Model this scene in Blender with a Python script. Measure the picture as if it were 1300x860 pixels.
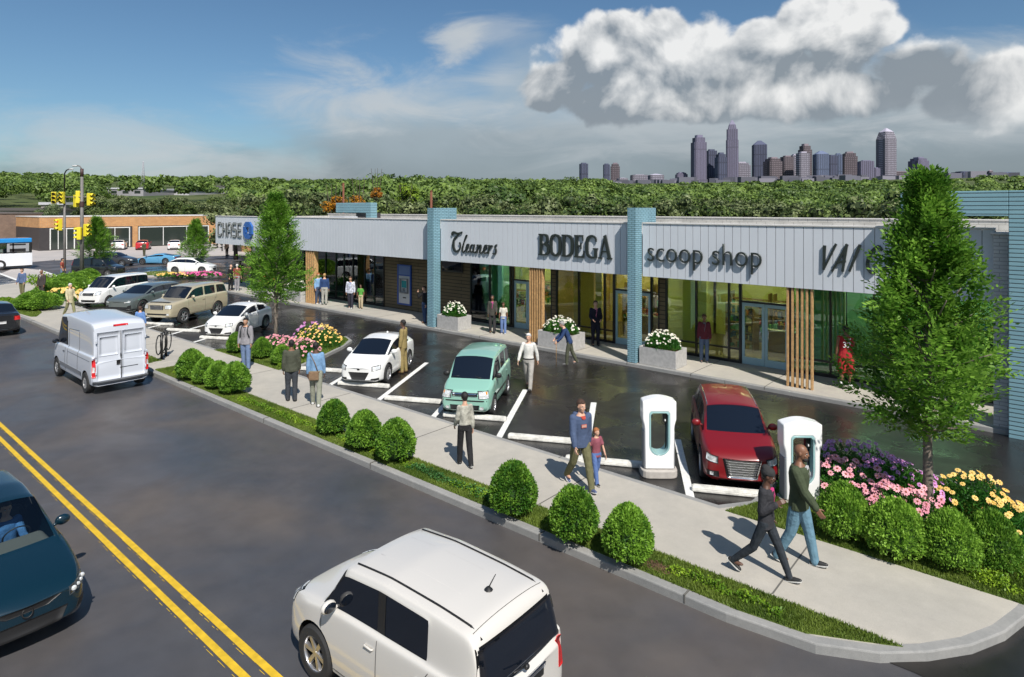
import bpy, bmesh, math, random
import numpy as np
from mathutils import Vector, Matrix, noise
from mathutils.bvhtree import BVHTree
R = math.radians
PI = math.pi
random.seed(11)
rng = np.random.default_rng(11)
for o in list(bpy.data.objects): bpy.data.objects.remove(o)
scn = bpy.context.scene
col = scn.collection

# ---------------------------------------------------------------- camera, world, sun
YAW = R(40.45); EYE = 5.6
FWD = (-math.sin(YAW), math.cos(YAW)); RGT = (math.cos(YAW), math.sin(YAW))
cam = bpy.data.cameras.new('camera'); camo = bpy.data.objects.new('camera', cam); col.objects.link(camo)
camo.location = (0, 0, EYE); camo.rotation_euler = (R(90), 0, YAW)
cam.sensor_width = 36; cam.lens = 36 * 810 / 1300
cam.shift_y = -(430 - 265) / 1300
cam.clip_end = 12000; cam.clip_start = 0.1
scn.camera = camo
SUN_EL = R(49); SUN_AZ = math.atan2(-.485, .875)          # towards the sun, world angle from +X
sun = bpy.data.lights.new('sun', 'SUN'); suno = bpy.data.objects.new('sun', sun); col.objects.link(suno)
sun.energy = 4.7; sun.angle = R(0.5); sun.color = (1.0, .95, .87)
sd = Vector((math.cos(SUN_EL) * math.cos(SUN_AZ), math.cos(SUN_EL) * math.sin(SUN_AZ), math.sin(SUN_EL)))
suno.rotation_euler = sd.to_track_quat('Z', 'Y').to_euler(); suno.location = (20, -20, 40)
scn.view_settings.view_transform = 'Standard'; scn.view_settings.look = 'None'
scn.view_settings.exposure = 0.27; scn.view_settings.gamma = 1.0
scn.render.engine = 'CYCLES'
scn.cycles.max_bounces = 8; scn.cycles.transparent_max_bounces = 12

world = bpy.data.worlds.new('World'); scn.world = world; world.use_nodes = True
def make_world():
    nt = world.node_tree; nt.nodes.clear(); N = nt.nodes; Lk = nt.links.new
    def math_(op, a, b=None, c=None, clamp=False):
        n = N.new('ShaderNodeMath'); n.operation = op; n.use_clamp = clamp
        for i, v in enumerate((a, b, c)):
            if v is None: continue
            if isinstance(v, (int, float)): n.inputs[i].default_value = v
            else: Lk(v, n.inputs[i])
        return n.outputs[0]
    def mixc(f, a, b):
        n = N.new('ShaderNodeMix'); n.data_type = 'RGBA'
        for i, v in ((0, f), (6, a), (7, b)):
            if isinstance(v, (int, float)): n.inputs[i].default_value = v
            elif isinstance(v, tuple): n.inputs[i].default_value = (*v, 1)
            else: Lk(v, n.inputs[i])
        return n.outputs[2]
    def smooth(v, a, b):
        n = N.new('ShaderNodeMapRange'); n.interpolation_type = 'SMOOTHSTEP'; Lk(v, n.inputs[0])
        n.inputs[1].default_value = a; n.inputs[2].default_value = b
        return n.outputs[0]
    sky = N.new('ShaderNodeTexSky'); sky.sky_type = 'NISHITA'; sky.sun_disc = False
    sky.sun_elevation = SUN_EL; sky.sun_rotation = PI / 2 - SUN_AZ
    sky.air_density = 1.0; sky.dust_density = .6; sky.ozone_density = 2.5
    tc = N.new('ShaderNodeTexCoord'); D = tc.outputs['Generated']
    sep = N.new('ShaderNodeSeparateXYZ'); Lk(D, sep.inputs[0]); X, Y, Z = sep.outputs
    # azimuth measured clockwise from the middle of the row of shops, elevation; both in degrees
    f_ = math_('ADD', math_('MULTIPLY', X, FWD[0]), math_('MULTIPLY', Y, FWD[1]))
    r_ = math_('ADD', math_('MULTIPLY', X, RGT[0]), math_('MULTIPLY', Y, RGT[1]))
    az = math_('MULTIPLY', math_('ARCTAN2', r_, f_), 180 / PI)
    el = math_('MULTIPLY', math_('ARCSINE', Z), 180 / PI)
    def nz(scale, det=8, rough=.55, off=(0, 0, 0), dist=0, stretch=1.0):
        mp = N.new('ShaderNodeMapping'); Lk(D, mp.inputs[0]); mp.inputs[1].default_value = off
        mp.inputs[3].default_value = (1, 1, stretch)
        n = N.new('ShaderNodeTexNoise'); Lk(mp.outputs[0], n.inputs['Vector'])
        n.inputs['Scale'].default_value = scale; n.inputs['Detail'].default_value = det
        n.inputs['Roughness'].default_value = rough; n.inputs['Distortion'].default_value = dist
        return n.outputs['Fac']
    big = nz(8, 7, .5, (3, 1, 0), .25); fine = nz(24, 5, .5, (1, 7, 2), .2)
    soft = nz(3.2, 6, .5, (5, 2, 1), .4, 2.5)
    nsum = math_('ADD', math_('MULTIPLY', math_('SUBTRACT', big, .5), 2.6), math_('MULTIPLY', math_('SUBTRACT', fine, .5), .9))
    def puff(a0, e0, ra, re):
        da = math_('DIVIDE', math_('SUBTRACT', az, a0), ra); de = math_('DIVIDE', math_('SUBTRACT', el, e0), re)
        return (math_('SUBTRACT', 1.0, math_('SQRT', math_('ADD', math_('MULTIPLY', da, da), math_('MULTIPLY', de, de)))), math_('MULTIPLY_ADD', da, .25, math_('MULTIPLY', de, 1.0)))
    def smax(lst):
        v = lst[0]
        for p in lst[1:]: v = math_('SMOOTH_MAX', v, p, .15)
        return v
    # soft grey bank low over the horizon, rising to the right
    bank_edge = math_('MINIMUM', math_('ADD', math_('MULTIPLY', az, .22), 12.0), 12.5)
    bank = smooth(math_('SUBTRACT', math_('ADD', bank_edge, math_('MULTIPLY', math_('SUBTRACT', soft, .5), 17)), el), -2.2, 4.5)
    haze = smooth(el, 9, 0)
    skyc = sky.outputs[0]
    skyd = mixc(1.0, skyc, (0, 0, 0)); 
    mul = N.new('ShaderNodeMix'); mul.data_type = 'RGBA'; mul.blend_type = 'MULTIPLY'; mul.inputs[0].default_value = 1
    Lk(skyc, mul.inputs[6]); mul.inputs[7].default_value = SKY_TINT
    base = mul.outputs[2]
    bankcol = mixc(smooth(math_('ADD', el, math_('MULTIPLY', math_('SUBTRACT', soft, .5), 9)), 1, 11), GREY_LOW, GREY_HIGH)
    c1 = mixc(math_('MULTIPLY', bank, .93), base, bankcol)
    wisp = nz(5, 8, .62, (2, 4, 8), .8, 3.5)
    for a0, e0, ra, re, k_ in ((-12, 9.6, 15, 4.6, .75), (12, 7.5, 26, 4.5, .5), (-33, 5.0, 12, 3.4, .6), (34, 8.5, 12, 4.5, .65), (-2, 15.5, 6, 1.8, .45), (-5.0, 14.6, 3.2, 2.6, .8), (-1.0, 11.6, 3.4, 2.0, .6), (-24, 3.4, 16, 2.2, .5)):
        w = smooth(math_('ADD', puff(a0, e0, ra, re)[0], math_('MULTIPLY', math_('SUBTRACT', wisp, .5), 2.4)), .0, 1.1)
        c1 = mixc(math_('MULTIPLY', w, k_), c1, (4.6, 4.9, 5.1))
    # heaped clouds to the right
    P = [puff(9, 13.2, 7, 3.9), puff(4.0, 11.0, 3.6, 2.6), puff(15, 12.6, 6, 4.0), puff(21, 12.0, 6, 3.6), puff(27.5, 13.4, 4.0, 4.2), puff(32, 10.6, 4.2, 2.6), puff(37, 8.6, 5, 2.6),
         puff(11, 9.6, 8, 2.4), puff(19, 9.0, 8, 2.2), puff(28, 9.0, 6, 2.2), puff(42, 7.5, 6, 3), puff(-36, 2.9, 2.2, .7), puff(-22, 2.4, 1.6, .5),
         puff(60, 8, 9, 5), puff(85, 12, 14, 7), puff(-75, 10, 14, 6), puff(120, 14, 16, 8), puff(160, 20, 18, 8), puff(-120, 16, 20, 8), puff(-160, 24, 16, 8), puff(100, 40, 20, 9), puff(-90, 45, 20, 9), puff(180, 10, 22, 5),
         puff(6.5, 13.4, 2.4, 1.9), puff(9.5, 15.6, 3, 1.9), puff(13.5, 15.2, 2.8, 1.8), puff(17, 13.8, 2.6, 1.8), puff(21, 14.0, 2.6, 1.8), puff(24.5, 14.6, 2.4, 2.0), puff(27.4, 16.4, 2.2, 1.8), puff(30, 13.4, 2.0, 1.6), puff(3, 9.6, 2.2, 1.4),
         puff(14, 11.2, 2.8, 1.6), puff(19, 11.0, 3, 1.6), puff(24.5, 11.0, 2.6, 1.6), puff(34, 10.2, 2.4, 1.4), puff(39, 9.6, 2.6, 1.6), puff(10, 11.0, 2.6, 1.6)]
    h = smax([p for p, _ in P])
    num = den = None
    for p, s_ in P:
        w = math_('POWER', math_('MAXIMUM', math_('ADD', p, .35), .0), 4.0)
        num = math_('MULTIPLY', w, s_) if num is None else math_('MULTIPLY_ADD', w, s_, num); den = w if den is None else math_('ADD', den, w)
    shade = math_('DIVIDE', num, math_('ADD', den, .0005))
    dens = smooth(math_('ADD', h, math_('MULTIPLY', nsum, .66)), .02, .26)
    dens = math_('MULTIPLY', dens, smooth(math_('ADD', el, math_('MULTIPLY', nsum, 2.2)), 4.5, 8.5))
    # lit tops, grey undersides: cloud sampled again a little towards the sun
    big2 = nz(8, 7, .5, (3.010, .99, -.030), .25)
    relief = math_('MULTIPLY', math_('SUBTRACT', big, big2), 7.0)
    topness = smooth(math_('ADD', math_('ADD', el, math_('MULTIPLY', nsum, 2.0)), math_('MULTIPLY', az, .02)), 3.5, 14.0)
    lit = math_('ADD', math_('ADD', math_('MULTIPLY', topness, .34), math_('MULTIPLY', shade, .55)), math_('MULTIPLY', nsum, .16))
    lit = math_('ADD', math_('ADD', lit, .20), math_('MULTIPLY', relief, .75), clamp=True)
    cc = mixc(lit, CL_DARK, CL_LIT)
    c2 = mixc(math_('MULTIPLY', dens, .93), c1, cc)
    bg = N.new('ShaderNodeBackground'); Lk(c2, bg.inputs[0]); bg.inputs[1].default_value = .1
    out = N.new('ShaderNodeOutputWorld'); Lk(bg.outputs[0], out.inputs[0])
SKY_TINT = (.56, .70, .76, 1)
GREY_LOW = (1.9, 2.25, 2.5); GREY_HIGH = (3.4, 4.0, 4.4)
CL_DARK = (2.1, 2.45, 2.8); CL_LIT = (7.4, 7.4, 7.3)
make_world()

# ---------------------------------------------------------------- helpers
def at(px, py, z=0.0):
    """ground position (at height z) seen at a place of the 1300x860 photograph: used as a tape measure for real positions"""
    d = (EYE - z) * 810 / (py - 265); u = (px - 650) / 810
    return (d * (FWD[0] + u * RGT[0]), d * (FWD[1] + u * RGT[1]), z)

def srgb(r, g, b):
    f = lambda c: (c / 255 / 12.92) if c / 255 <= .04045 else ((c / 255 + .055) / 1.055) ** 2.4
    return (f(r), f(g), f(b))

MATS = {}
def mat(name, color, rough=.5, metal=0, var=.0, vscale=4, bump=0, bscale=60, spec=.5, coat=0, trans=0, emit=None, estr=0, two=False, rvar=0, detail=6, color2=None):
    if name in MATS: return MATS[name]
    m = bpy.data.materials.new(name); m.use_nodes = True; MATS[name] = m
    nt = m.node_tree; N = nt.nodes; Lk = nt.links.new
    b = N['Principled BSDF']
    b.inputs['Base Color'].default_value = (*color, 1); b.inputs['Roughness'].default_value = rough
    b.inputs['Metallic'].default_value = metal; b.inputs['Specular IOR Level'].default_value = spec
    b.inputs['Coat Weight'].default_value = coat; b.inputs['Coat Roughness'].default_value = .04
    b.inputs['Transmission Weight'].default_value = trans
    tc = N.new('ShaderNodeTexCoord')
    if var or rvar or color2:
        n = N.new('ShaderNodeTexNoise'); n.inputs['Scale'].default_value = vscale; n.inputs['Detail'].default_value = detail
        Lk(tc.outputs['Object'], n.inputs['Vector'])
        cr = N.new('ShaderNodeMapRange'); Lk(n.outputs['Fac'], cr.inputs[0]); cr.inputs[1].default_value = .3; cr.inputs[2].default_value = .7
        mx = N.new('ShaderNodeMix'); mx.data_type = 'RGBA'; Lk(cr.outputs[0], mx.inputs[0])
        c2 = color2 or tuple(min(1, c * (1 + var)) for c in color)
        c1 = tuple(c * (1 - var) for c in color)
        mx.inputs[6].default_value = (*c1, 1); mx.inputs[7].default_value = (*c2, 1)
        Lk(mx.outputs[2], b.inputs['Base Color'])
        if rvar:
            rr = N.new('ShaderNodeMapRange'); Lk(n.outputs['Fac'], rr.inputs[0]); rr.inputs[1].default_value = .35; rr.inputs[2].default_value = .65
            rr.inputs[3].default_value = max(.02, rough - rvar); rr.inputs[4].default_value = rough + rvar
            Lk(rr.outputs[0], b.inputs['Roughness'])
    if bump:
        n2 = N.new('ShaderNodeTexNoise'); n2.inputs['Scale'].default_value = bscale; n2.inputs['Detail'].default_value = 4
        Lk(tc.outputs['Object'], n2.inputs['Vector'])
        bp = N.new('ShaderNodeBump'); bp.inputs['Strength'].default_value = bump; bp.inputs['Distance'].default_value = .02
        Lk(n2.outputs['Fac'], bp.inputs['Height']); Lk(bp.outputs[0], b.inputs['Normal'])
    if emit:
        b.inputs['Emission Color'].default_value = (*emit, 1); b.inputs['Emission Strength'].default_value = estr
    return m

def ground_mat(name, c1, c2, r1, r2, scale=.25, grain=.35, bump=.25, spec=.5, blot=None):
    m = bpy.data.materials.new(name); m.use_nodes = True; MATS[name] = m
    nt = m.node_tree; N = nt.nodes; Lk = nt.links.new; b = N['Principled BSDF']
    geo = N.new('ShaderNodeNewGeometry'); P = geo.outputs['Position']
    def nz(s, d=6, rough=.6, dist=0):
        n = N.new('ShaderNodeTexNoise'); Lk(P, n.inputs['Vector']); n.inputs['Scale'].default_value = s
        n.inputs['Detail'].default_value = d; n.inputs['Roughness'].default_value = rough; n.inputs['Distortion'].default_value = dist; return n.outputs['Fac']
    def rng_(v, a, b_, c, d):
        n = N.new('ShaderNodeMapRange'); Lk(v, n.inputs[0])
        for i, x in enumerate((a, b_, c, d)): n.inputs[i + 1].default_value = x
        return n.outputs[0]
    big = nz(scale, 5, .55, .6); mid = nz(scale * 9, 6, .6); g = nz(130, 2, .7)
    mx = N.new('ShaderNodeMix'); mx.data_type = 'RGBA'; Lk(rng_(big, .35, .65, 0, 1), mx.inputs[0])
    mx.inputs[6].default_value = (*c1, 1); mx.inputs[7].default_value = (*c2, 1)
    m2 = N.new('ShaderNodeMix'); m2.data_type = 'RGBA'; m2.blend_type = 'MULTIPLY'; m2.inputs[0].default_value = 1
    Lk(mx.outputs[2], m2.inputs[6])
    ma = N.new('ShaderNodeMath'); ma.operation = 'MULTIPLY'
    Lk(rng_(mid, .3, .7, 1 - grain * .5, 1 + grain * .5), ma.inputs[0]); Lk(rng_(g, .3, .7, 1 - grain, 1 + grain), ma.inputs[1])
    Lk(ma.outputs[0], m2.inputs[7])
    Lk(m2.outputs[2], b.inputs['Base Color'])
    Lk(rng_(nz(scale * 1.7, 4, .5, .8), .38, .62, r1, r2), b.inputs['Roughness'])
    b.inputs['Specular IOR Level'].default_value = spec
    bp = N.new('ShaderNodeBump'); bp.inputs['Strength'].default_value = bump; bp.inputs['Distance'].default_value = .01
    Lk(g, bp.inputs['Height']); Lk(bp.outputs[0], b.inputs['Normal'])
    return m

def brick_mat(name, c1, c2, mortar, bw=.22, rh=.07, ms=.012, bump=.5, plain_axis=None, rough=.8, offset=.5, var=.15):
    """bricks or boards laid in world space on upright walls; the run goes along x+y so it works on both wall directions"""
    m = bpy.data.materials.new(name); m.use_nodes = True; MATS[name] = m
    nt = m.node_tree; N = nt.nodes; Lk = nt.links.new; b = N['Principled BSDF']
    geo = N.new('ShaderNodeNewGeometry'); sp = N.new('ShaderNodeSeparateXYZ'); Lk(geo.outputs['Position'], sp.inputs[0])
    ad = N.new('ShaderNodeMath'); ad.operation = 'ADD'; Lk(sp.outputs[0], ad.inputs[0]); Lk(sp.outputs[1], ad.inputs[1])
    cb = N.new('ShaderNodeCombineXYZ'); Lk(ad.outputs[0], cb.inputs[0]); Lk(sp.outputs[2], cb.inputs[1])
    br = N.new('ShaderNodeTexBrick'); Lk(cb.outputs[0], br.inputs['Vector'])
    br.inputs['Scale'].default_value = 1; br.inputs['Color1'].default_value = (*c1, 1); br.inputs['Color2'].default_value = (*c2, 1)
    br.inputs['Mortar'].default_value = (*mortar, 1); br.inputs['Mortar Size'].default_value = ms; br.inputs['Brick Width'].default_value = bw
    br.inputs['Row Height'].default_value = rh; br.offset = offset; br.inputs['Mortar Smooth'].default_value = .1
    n = N.new('ShaderNodeTexNoise'); Lk(geo.outputs['Position'], n.inputs['Vector']); n.inputs['Scale'].default_value = 1.3; n.inputs['Detail'].default_value = 7
    mr = N.new('ShaderNodeMapRange'); Lk(n.outputs[0], mr.inputs[0]); mr.inputs[1].default_value = .3; mr.inputs[2].default_value = .7
    mr.inputs[3].default_value = 1 - var; mr.inputs[4].default_value = 1 + var
    mm = N.new('ShaderNodeMix'); mm.data_type = 'RGBA'; mm.blend_type = 'MULTIPLY'; mm.inputs[0].default_value = 1
    Lk(br.outputs['Color'], mm.inputs[6]); Lk(mr.outputs[0], mm.inputs[7]); Lk(mm.outputs[2], b.inputs['Base Color'])
    b.inputs['Roughness'].default_value = rough
    bp = N.new('ShaderNodeBump'); bp.invert = True; bp.inputs['Strength'].default_value = bump; bp.inputs['Distance'].default_value = .01
    Lk(br.outputs['Fac'], bp.inputs['Height']); Lk(bp.outputs[0], b.inputs['Normal'])
    return m

def leaf_mat(name, c1, c2, trans=.35, scale=3, rough=.5):
    m = bpy.data.materials.new(name); m.use_nodes = True; MATS[name] = m
    nt = m.node_tree; N = nt.nodes; Lk = nt.links.new; N.remove(N['Principled BSDF'])
    geo = N.new('ShaderNodeNewGeometry'); tc = N.new('ShaderNodeTexCoord')
    n = N.new('ShaderNodeTexNoise'); Lk(tc.outputs['Object'], n.inputs['Vector']); n.inputs['Scale'].default_value = scale; n.inputs['Detail'].default_value = 3
    mr = N.new('ShaderNodeMapRange'); Lk(n.outputs[0], mr.inputs[0]); mr.inputs[1].default_value = .35; mr.inputs[2].default_value = .65
    wn = N.new('ShaderNodeObjectInfo')
    ad = N.new('ShaderNodeMath'); ad.operation = 'MULTIPLY_ADD'; Lk(wn.outputs['Random'], ad.inputs[0]); ad.inputs[1].default_value = .5
    sb = N.new('ShaderNodeMath'); sb.operation = 'SUBTRACT'; Lk(mr.outputs[0], sb.inputs[0]); sb.inputs[1].default_value = .25
    Lk(sb.outputs[0], ad.inputs[2])
    ri = N.new('ShaderNodeMath'); ri.operation = 'MULTIPLY_ADD'; Lk(geo.outputs['Random Per Island'], ri.inputs[0]); ri.inputs[1].default_value = .6
    sb2 = N.new('ShaderNodeMath'); sb2.operation = 'SUBTRACT'; Lk(ad.outputs[0], sb2.inputs[0]); sb2.inputs[1].default_value = .3
    Lk(sb2.outputs[0], ri.inputs[2]); ri.use_clamp = True
    mx = N.new('ShaderNodeMix'); mx.data_type = 'RGBA'; Lk(ri.outputs[0], mx.inputs[0]); mx.inputs[6].default_value = (*c1, 1); mx.inputs[7].default_value = (*c2, 1)
    d = N.new('ShaderNodeBsdfPrincipled'); d.inputs['Roughness'].default_value = rough; d.inputs['Specular IOR Level'].default_value = .3
    Lk(mx.outputs[2], d.inputs['Base Color'])
    t = N.new('ShaderNodeBsdfTranslucent'); Lk(mx.outputs[2], t.inputs[0])
    ms = N.new('ShaderNodeMixShader'); ms.inputs[0].default_value = trans
    Lk(d.outputs[0], ms.inputs[1]); Lk(t.outputs[0], ms.inputs[2]); Lk(ms.outputs[0], N['Material Output'].inputs[0])
    return m

def glass_mat(name, tint, refl=.1, dark=.0):
    """thin pane: see-through with a tint, reflecting more at grazing angles"""
    m = bpy.data.materials.new(name); m.use_nodes = True; MATS[name] = m
    nt = m.node_tree; N = nt.nodes; Lk = nt.links.new; N.remove(N['Principled BSDF'])
    t = N.new('ShaderNodeBsdfTransparent'); t.inputs[0].default_value = (*tint, 1)
    g = N.new('ShaderNodeBsdfGlossy'); g.inputs['Roughness'].default_value = .015; g.inputs[0].default_value = (.95, .98, 1, 1)
    fr = N.new('ShaderNodeFresnel'); fr.inputs[0].default_value = 1.45
    ma = N.new('ShaderNodeMath'); ma.operation = 'ADD'; ma.inputs[1].default_value = refl; ma.use_clamp = True; Lk(fr.outputs[0], ma.inputs[0])
    ms = N.new('ShaderNodeMixShader'); Lk(ma.outputs[0], ms.inputs[0]); Lk(t.outputs[0], ms.inputs[1]); Lk(g.outputs[0], ms.inputs[2])
    Lk(ms.outputs[0], N['Material Output'].inputs[0]); return m

def tag(o, label=None, cat=None, group=None, kind=None):
    if label: o['label'] = label
    if cat: o['category'] = cat
    if group: o['group'] = group
    if kind: o['kind'] = kind
    return o

class MB:
    def __init__(s): s.v = []; s.f = []; s.mi = []; s.sm = []
    def add(s, vs, fs, mi=0, sm=False):
        k = len(s.v); s.v += [tuple(v) for v in vs]
        for f in fs: s.f.append(tuple(i + k for i in f)); s.mi.append(mi); s.sm.append(sm)
        return s
    def box(s, x0, x1, y0, y1, z0, z1, mi=0, M=None):
        vs = [(x, y, z) for x in (x0, x1) for y in (y0, y1) for z in (z0, z1)]
        if M is not None: vs = [M @ Vector(v) for v in vs]
        return s.add(vs, [(0, 1, 3, 2), (4, 6, 7, 5), (0, 4, 5, 1), (2, 3, 7, 6), (0, 2, 6, 4), (1, 5, 7, 3)], mi)
    def prism(s, pts, z0, z1, mi=0, M=None, top_only=False):
        n = len(pts)
        vs = [(p[0], p[1], z0) for p in pts] + [(p[0], p[1], z1) for p in pts]
        if M is not None: vs = [M @ Vector(v) for v in vs]
        fs = [tuple(range(n, 2 * n))]
        if not top_only: fs += [tuple(range(n - 1, -1, -1))]
        fs += [(i, (i + 1) % n, n + (i + 1) % n, n + i) for i in range(n)]
        return s.add(vs, fs, mi)
    def tube(s, pts, rad, seg=8, mi=0, closed=False, caps=True, sm=True):
        pts = [Vector(p) for p in pts]; n = len(pts)
        if not hasattr(rad, '__len__'): rad = [rad] * n
        vs = []; up = Vector((0, 0, 1)); prev = None
        for i, p in enumerate(pts):
            a = pts[(i - 1) % n] if (i or closed) else p; b = pts[(i + 1) % n] if (i < n - 1 or closed) else p
            t = (b - a); t = t.normalized() if t.length > 1e-9 else Vector((0, 0, 1))
            if prev is None:
                r = t.cross(up if abs(t.z) < .9 else Vector((1, 0, 0))).normalized()
            else:
                r = (prev - t * prev.dot(t)); r = r.normalized() if r.length > 1e-6 else t.orthogonal().normalized()
            prev = r; q = t.cross(r)
            for k in range(seg):
                a_ = 2 * PI * k / seg; vs.append(p + (r * math.cos(a_) + q * math.sin(a_)) * rad[i])
        fs = []
        m = n if closed else n - 1
        for i in range(m):
            for k in range(seg):
                i2 = (i + 1) % n; fs.append((i * seg + k, i * seg + (k + 1) % seg, i2 * seg + (k + 1) % seg, i2 * seg + k))
        s.add(vs, fs, mi, sm)
        if caps and not closed:
            k0 = len(s.v) - len(vs)
            s.f.append(tuple(k0 + k for k in range(seg - 1, -1, -1))); s.mi.append(mi); s.sm.append(False)
            s.f.append(tuple(k0 + (n - 1) * seg + k for k in range(seg))); s.mi.append(mi); s.sm.append(False)
        return s
    def lathe(s, prof, seg=24, M=None, mi=0, sm=True, closed=False):
        """profile of (radius, z) about z"""
        vs = []; n = len(prof)
        for r, z in prof:
            for k in range(seg):
                a = 2 * PI * k / seg; vs.append(Vector((r * math.cos(a), r * math.sin(a), z)))
        if M is not None: vs = [M @ v for v in vs]
        fs = []
        for i in range(n if closed else n - 1):
            i2 = (i + 1) % n
            for k in range(seg): fs.append((i * seg + k, i * seg + (k + 1) % seg, i2 * seg + (k + 1) % seg, i2 * seg + k))
        return s.add(vs, fs, mi, sm)
    def ell(s, c, r, nu=12, nv=8, mi=0, M=None):
        vs = []; c = Vector(c)
        for j in range(nv + 1):
            th = PI * j / nv
            for i in range(nu):
                a = 2 * PI * i / nu
                v = Vector((math.sin(th) * math.cos(a) * r[0], math.sin(th) * math.sin(a) * r[1], math.cos(th) * r[2]))
                if M is not None: v = M @ v
                vs.append(c + v)
        fs = []
        for j in range(nv):
            for i in range(nu):
                a, b = j * nu + i, j * nu + (i + 1) % nu
                if j == 0: fs.append((a, b + nu, a + nu)[::-1])
                elif j == nv - 1: fs.append((a, b, a + nu)[::-1])
                else: fs.append((a, b, b + nu, a + nu)[::-1])
        return s.add(vs, fs, mi, True)
    def mesh(s, name, mats):
        me = bpy.data.meshes.new(name); me.from_pydata(s.v, [], s.f)
        if not isinstance(mats, (list, tuple)): mats = [mats]
        for m in mats: me.materials.append(m)
        me.polygons.foreach_set('material_index', s.mi); me.polygons.foreach_set('use_smooth', s.sm); me.update(); return me
    def build(s, name, mats, parent=None, bevel=0, bseg=2):
        o = bpy.data.objects.new(name, s.mesh(name, mats)); col.objects.link(o)
        if parent: o.parent = parent
        if bevel:
            b = o.modifiers.new('bevel', 'BEVEL'); b.width = bevel; b.segments = bseg; b.limit_method = 'ANGLE'; b.angle_limit = R(40)
        return o

def empty(name, loc, rz=0, label=None, cat=None, group=None):
    o = bpy.data.objects.new(name, None); col.objects.link(o); o.location = loc; o.rotation_euler = (0, 0, rz); o.empty_display_size = .2
    return tag(o, label, cat, group)
def kids(o): return [c for c in bpy.data.objects if c.parent == o]
def copy_tree(o, parent=None, cache=None):
    c = o.copy(); col.objects.link(c); c.parent = parent
    for ch in list(o.children): copy_tree(ch, c)
    return c
def eval_mesh(o):
    dg = bpy.context.evaluated_depsgraph_get(); dg.update()
    return bpy.data.meshes.new_from_object(o.evaluated_get(dg), depsgraph=dg)
def np_mesh(name, V, F, mats, mi=None, smooth=False):
    """V (n,3), F (m,k) all the same face size"""
    me = bpy.data.meshes.new(name); V = np.asarray(V, np.float32); F = np.asarray(F, np.int32); m, k = F.shape
    me.vertices.add(len(V)); me.vertices.foreach_set('co', V.ravel())
    me.loops.add(m * k); me.loops.foreach_set('vertex_index', F.ravel())
    me.polygons.add(m); me.polygons.foreach_set('loop_start', np.arange(0, m * k, k, dtype=np.int32))
    if mi is not None: me.polygons.foreach_set('material_index', np.asarray(mi, np.int32))
    me.polygons.foreach_set('use_smooth', np.full(m, smooth))
    for x in (mats if isinstance(mats, (list, tuple)) else [mats]): me.materials.append(x)
    me.update(calc_edges=True); return me
def unit(a): return a / (np.linalg.norm(a, axis=1, keepdims=True) + 1e-9)
def leaf_quads(C, Dr, Nn, length, width):
    """diamond leaves: centre C, direction Dr, normal hint Nn"""
    Dr = unit(Dr); S = unit(np.cross(Dr, Nn)); n = len(C)
    length = np.broadcast_to(np.asarray(length, float), (n,))[:, None]; width = np.broadcast_to(np.asarray(width, float), (n,))[:, None]
    a = C - Dr * length * .5; b = C + S * width * .5; c = C + Dr * length * .5; d = C - S * width * .5
    V = np.stack([a, b, c, d], 1).reshape(-1, 3); F = np.arange(4 * n).reshape(n, 4)
    return V, F
def rdirs(n): return unit(rng.normal(size=(n, 3)))

# ---------------------------------------------------------------- materials
M_ROAD = ground_mat('road_asphalt', (.098, .084, .076), (.058, .060, .069), .30, .64, .22, .22, .3)
M_LOT = ground_mat('lot_asphalt', (.024, .021, .019), (.013, .013, .014), .13, .42, .35, .25, .15)
M_WALK = ground_mat('walk_concrete', (.44, .41, .36), (.37, .35, .315), .75, .9, .5, .10, .3, .3)
M_KERB = ground_mat('kerb_concrete', (.30, .295, .285), (.25, .25, .245), .75, .9, 1.5, .14, .3, .3)
M_PAVE = ground_mat('pale_concrete', (.46, .42, .40), (.38, .36, .35), .7, .9, .15, .08, .2, .3)
M_TURF = ground_mat('turf', (.11, .15, .03), (.08, .12, .025), .8, .95, 1.2, .35, .5, .2)
M_FIELD = ground_mat('field', (.10, .115, .045), (.05, .08, .025), .9, .95, .03, .3, .3, .2)
M_SOIL = mat('soil', (.11, .06, .035), .95, var=.5, vscale=14, bump=1, bscale=40)
M_WHITE_LINE = mat('white_line_paint', (.72, .72, .70), .6, var=.12, vscale=9)
M_YEL_LINE = mat('yellow_line_paint', (.62, .40, .02), .6, var=.18, vscale=7)
M_STOP = mat('stop_concrete', (.60, .59, .55), .85, var=.25, vscale=7, bump=.6, bscale=30)
M_PLANT_BOX = mat('planter_concrete', (.42, .41, .40), .85, var=.14, vscale=9, bump=.5, bscale=50)
M_FASCIA = mat('pale_metal_cladding', (.60, .63, .68), .42, var=.03, vscale=.8)
M_GROOVE = mat('dark_groove', (.10, .105, .12), .8)
M_COPING = mat('pale_coping', (.60, .58, .56), .6, var=.05, vscale=2)
M_TEAL = brick_mat('teal_brick', (.20, .36, .44), (.22, .39, .47), (.055, .12, .14), .24, .072, .010, .8, var=.08, rough=.55)
M_TEAL_BOARD = brick_mat('teal_boards', (.20, .36, .43), (.21, .375, .44), (.04, .075, .09), 30, .105, .012, .9, var=.06, rough=.5)
M_WBRICK = brick_mat('pale_brick', (.52, .50, .49), (.58, .56, .55), (.36, .34, .34), .34, .095, .010, .6, var=.06)
M_TANBRICK = brick_mat('parapet_block', (.52, .50, .47), (.47, .46, .43), (.33, .32, .30), .4, .2, .012, .4)
M_SIDING = brick_mat('dark_olive_boards', (.135, .105, .06), (.15, .115, .065), (.03, .025, .018), 3.2, .17, .014, .9, var=.12)
M_ORANGE = brick_mat('orange_brick', (.46, .21, .075), (.56, .28, .10), (.42, .27, .15), .5, .16, .03, .4, var=.1)
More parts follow.
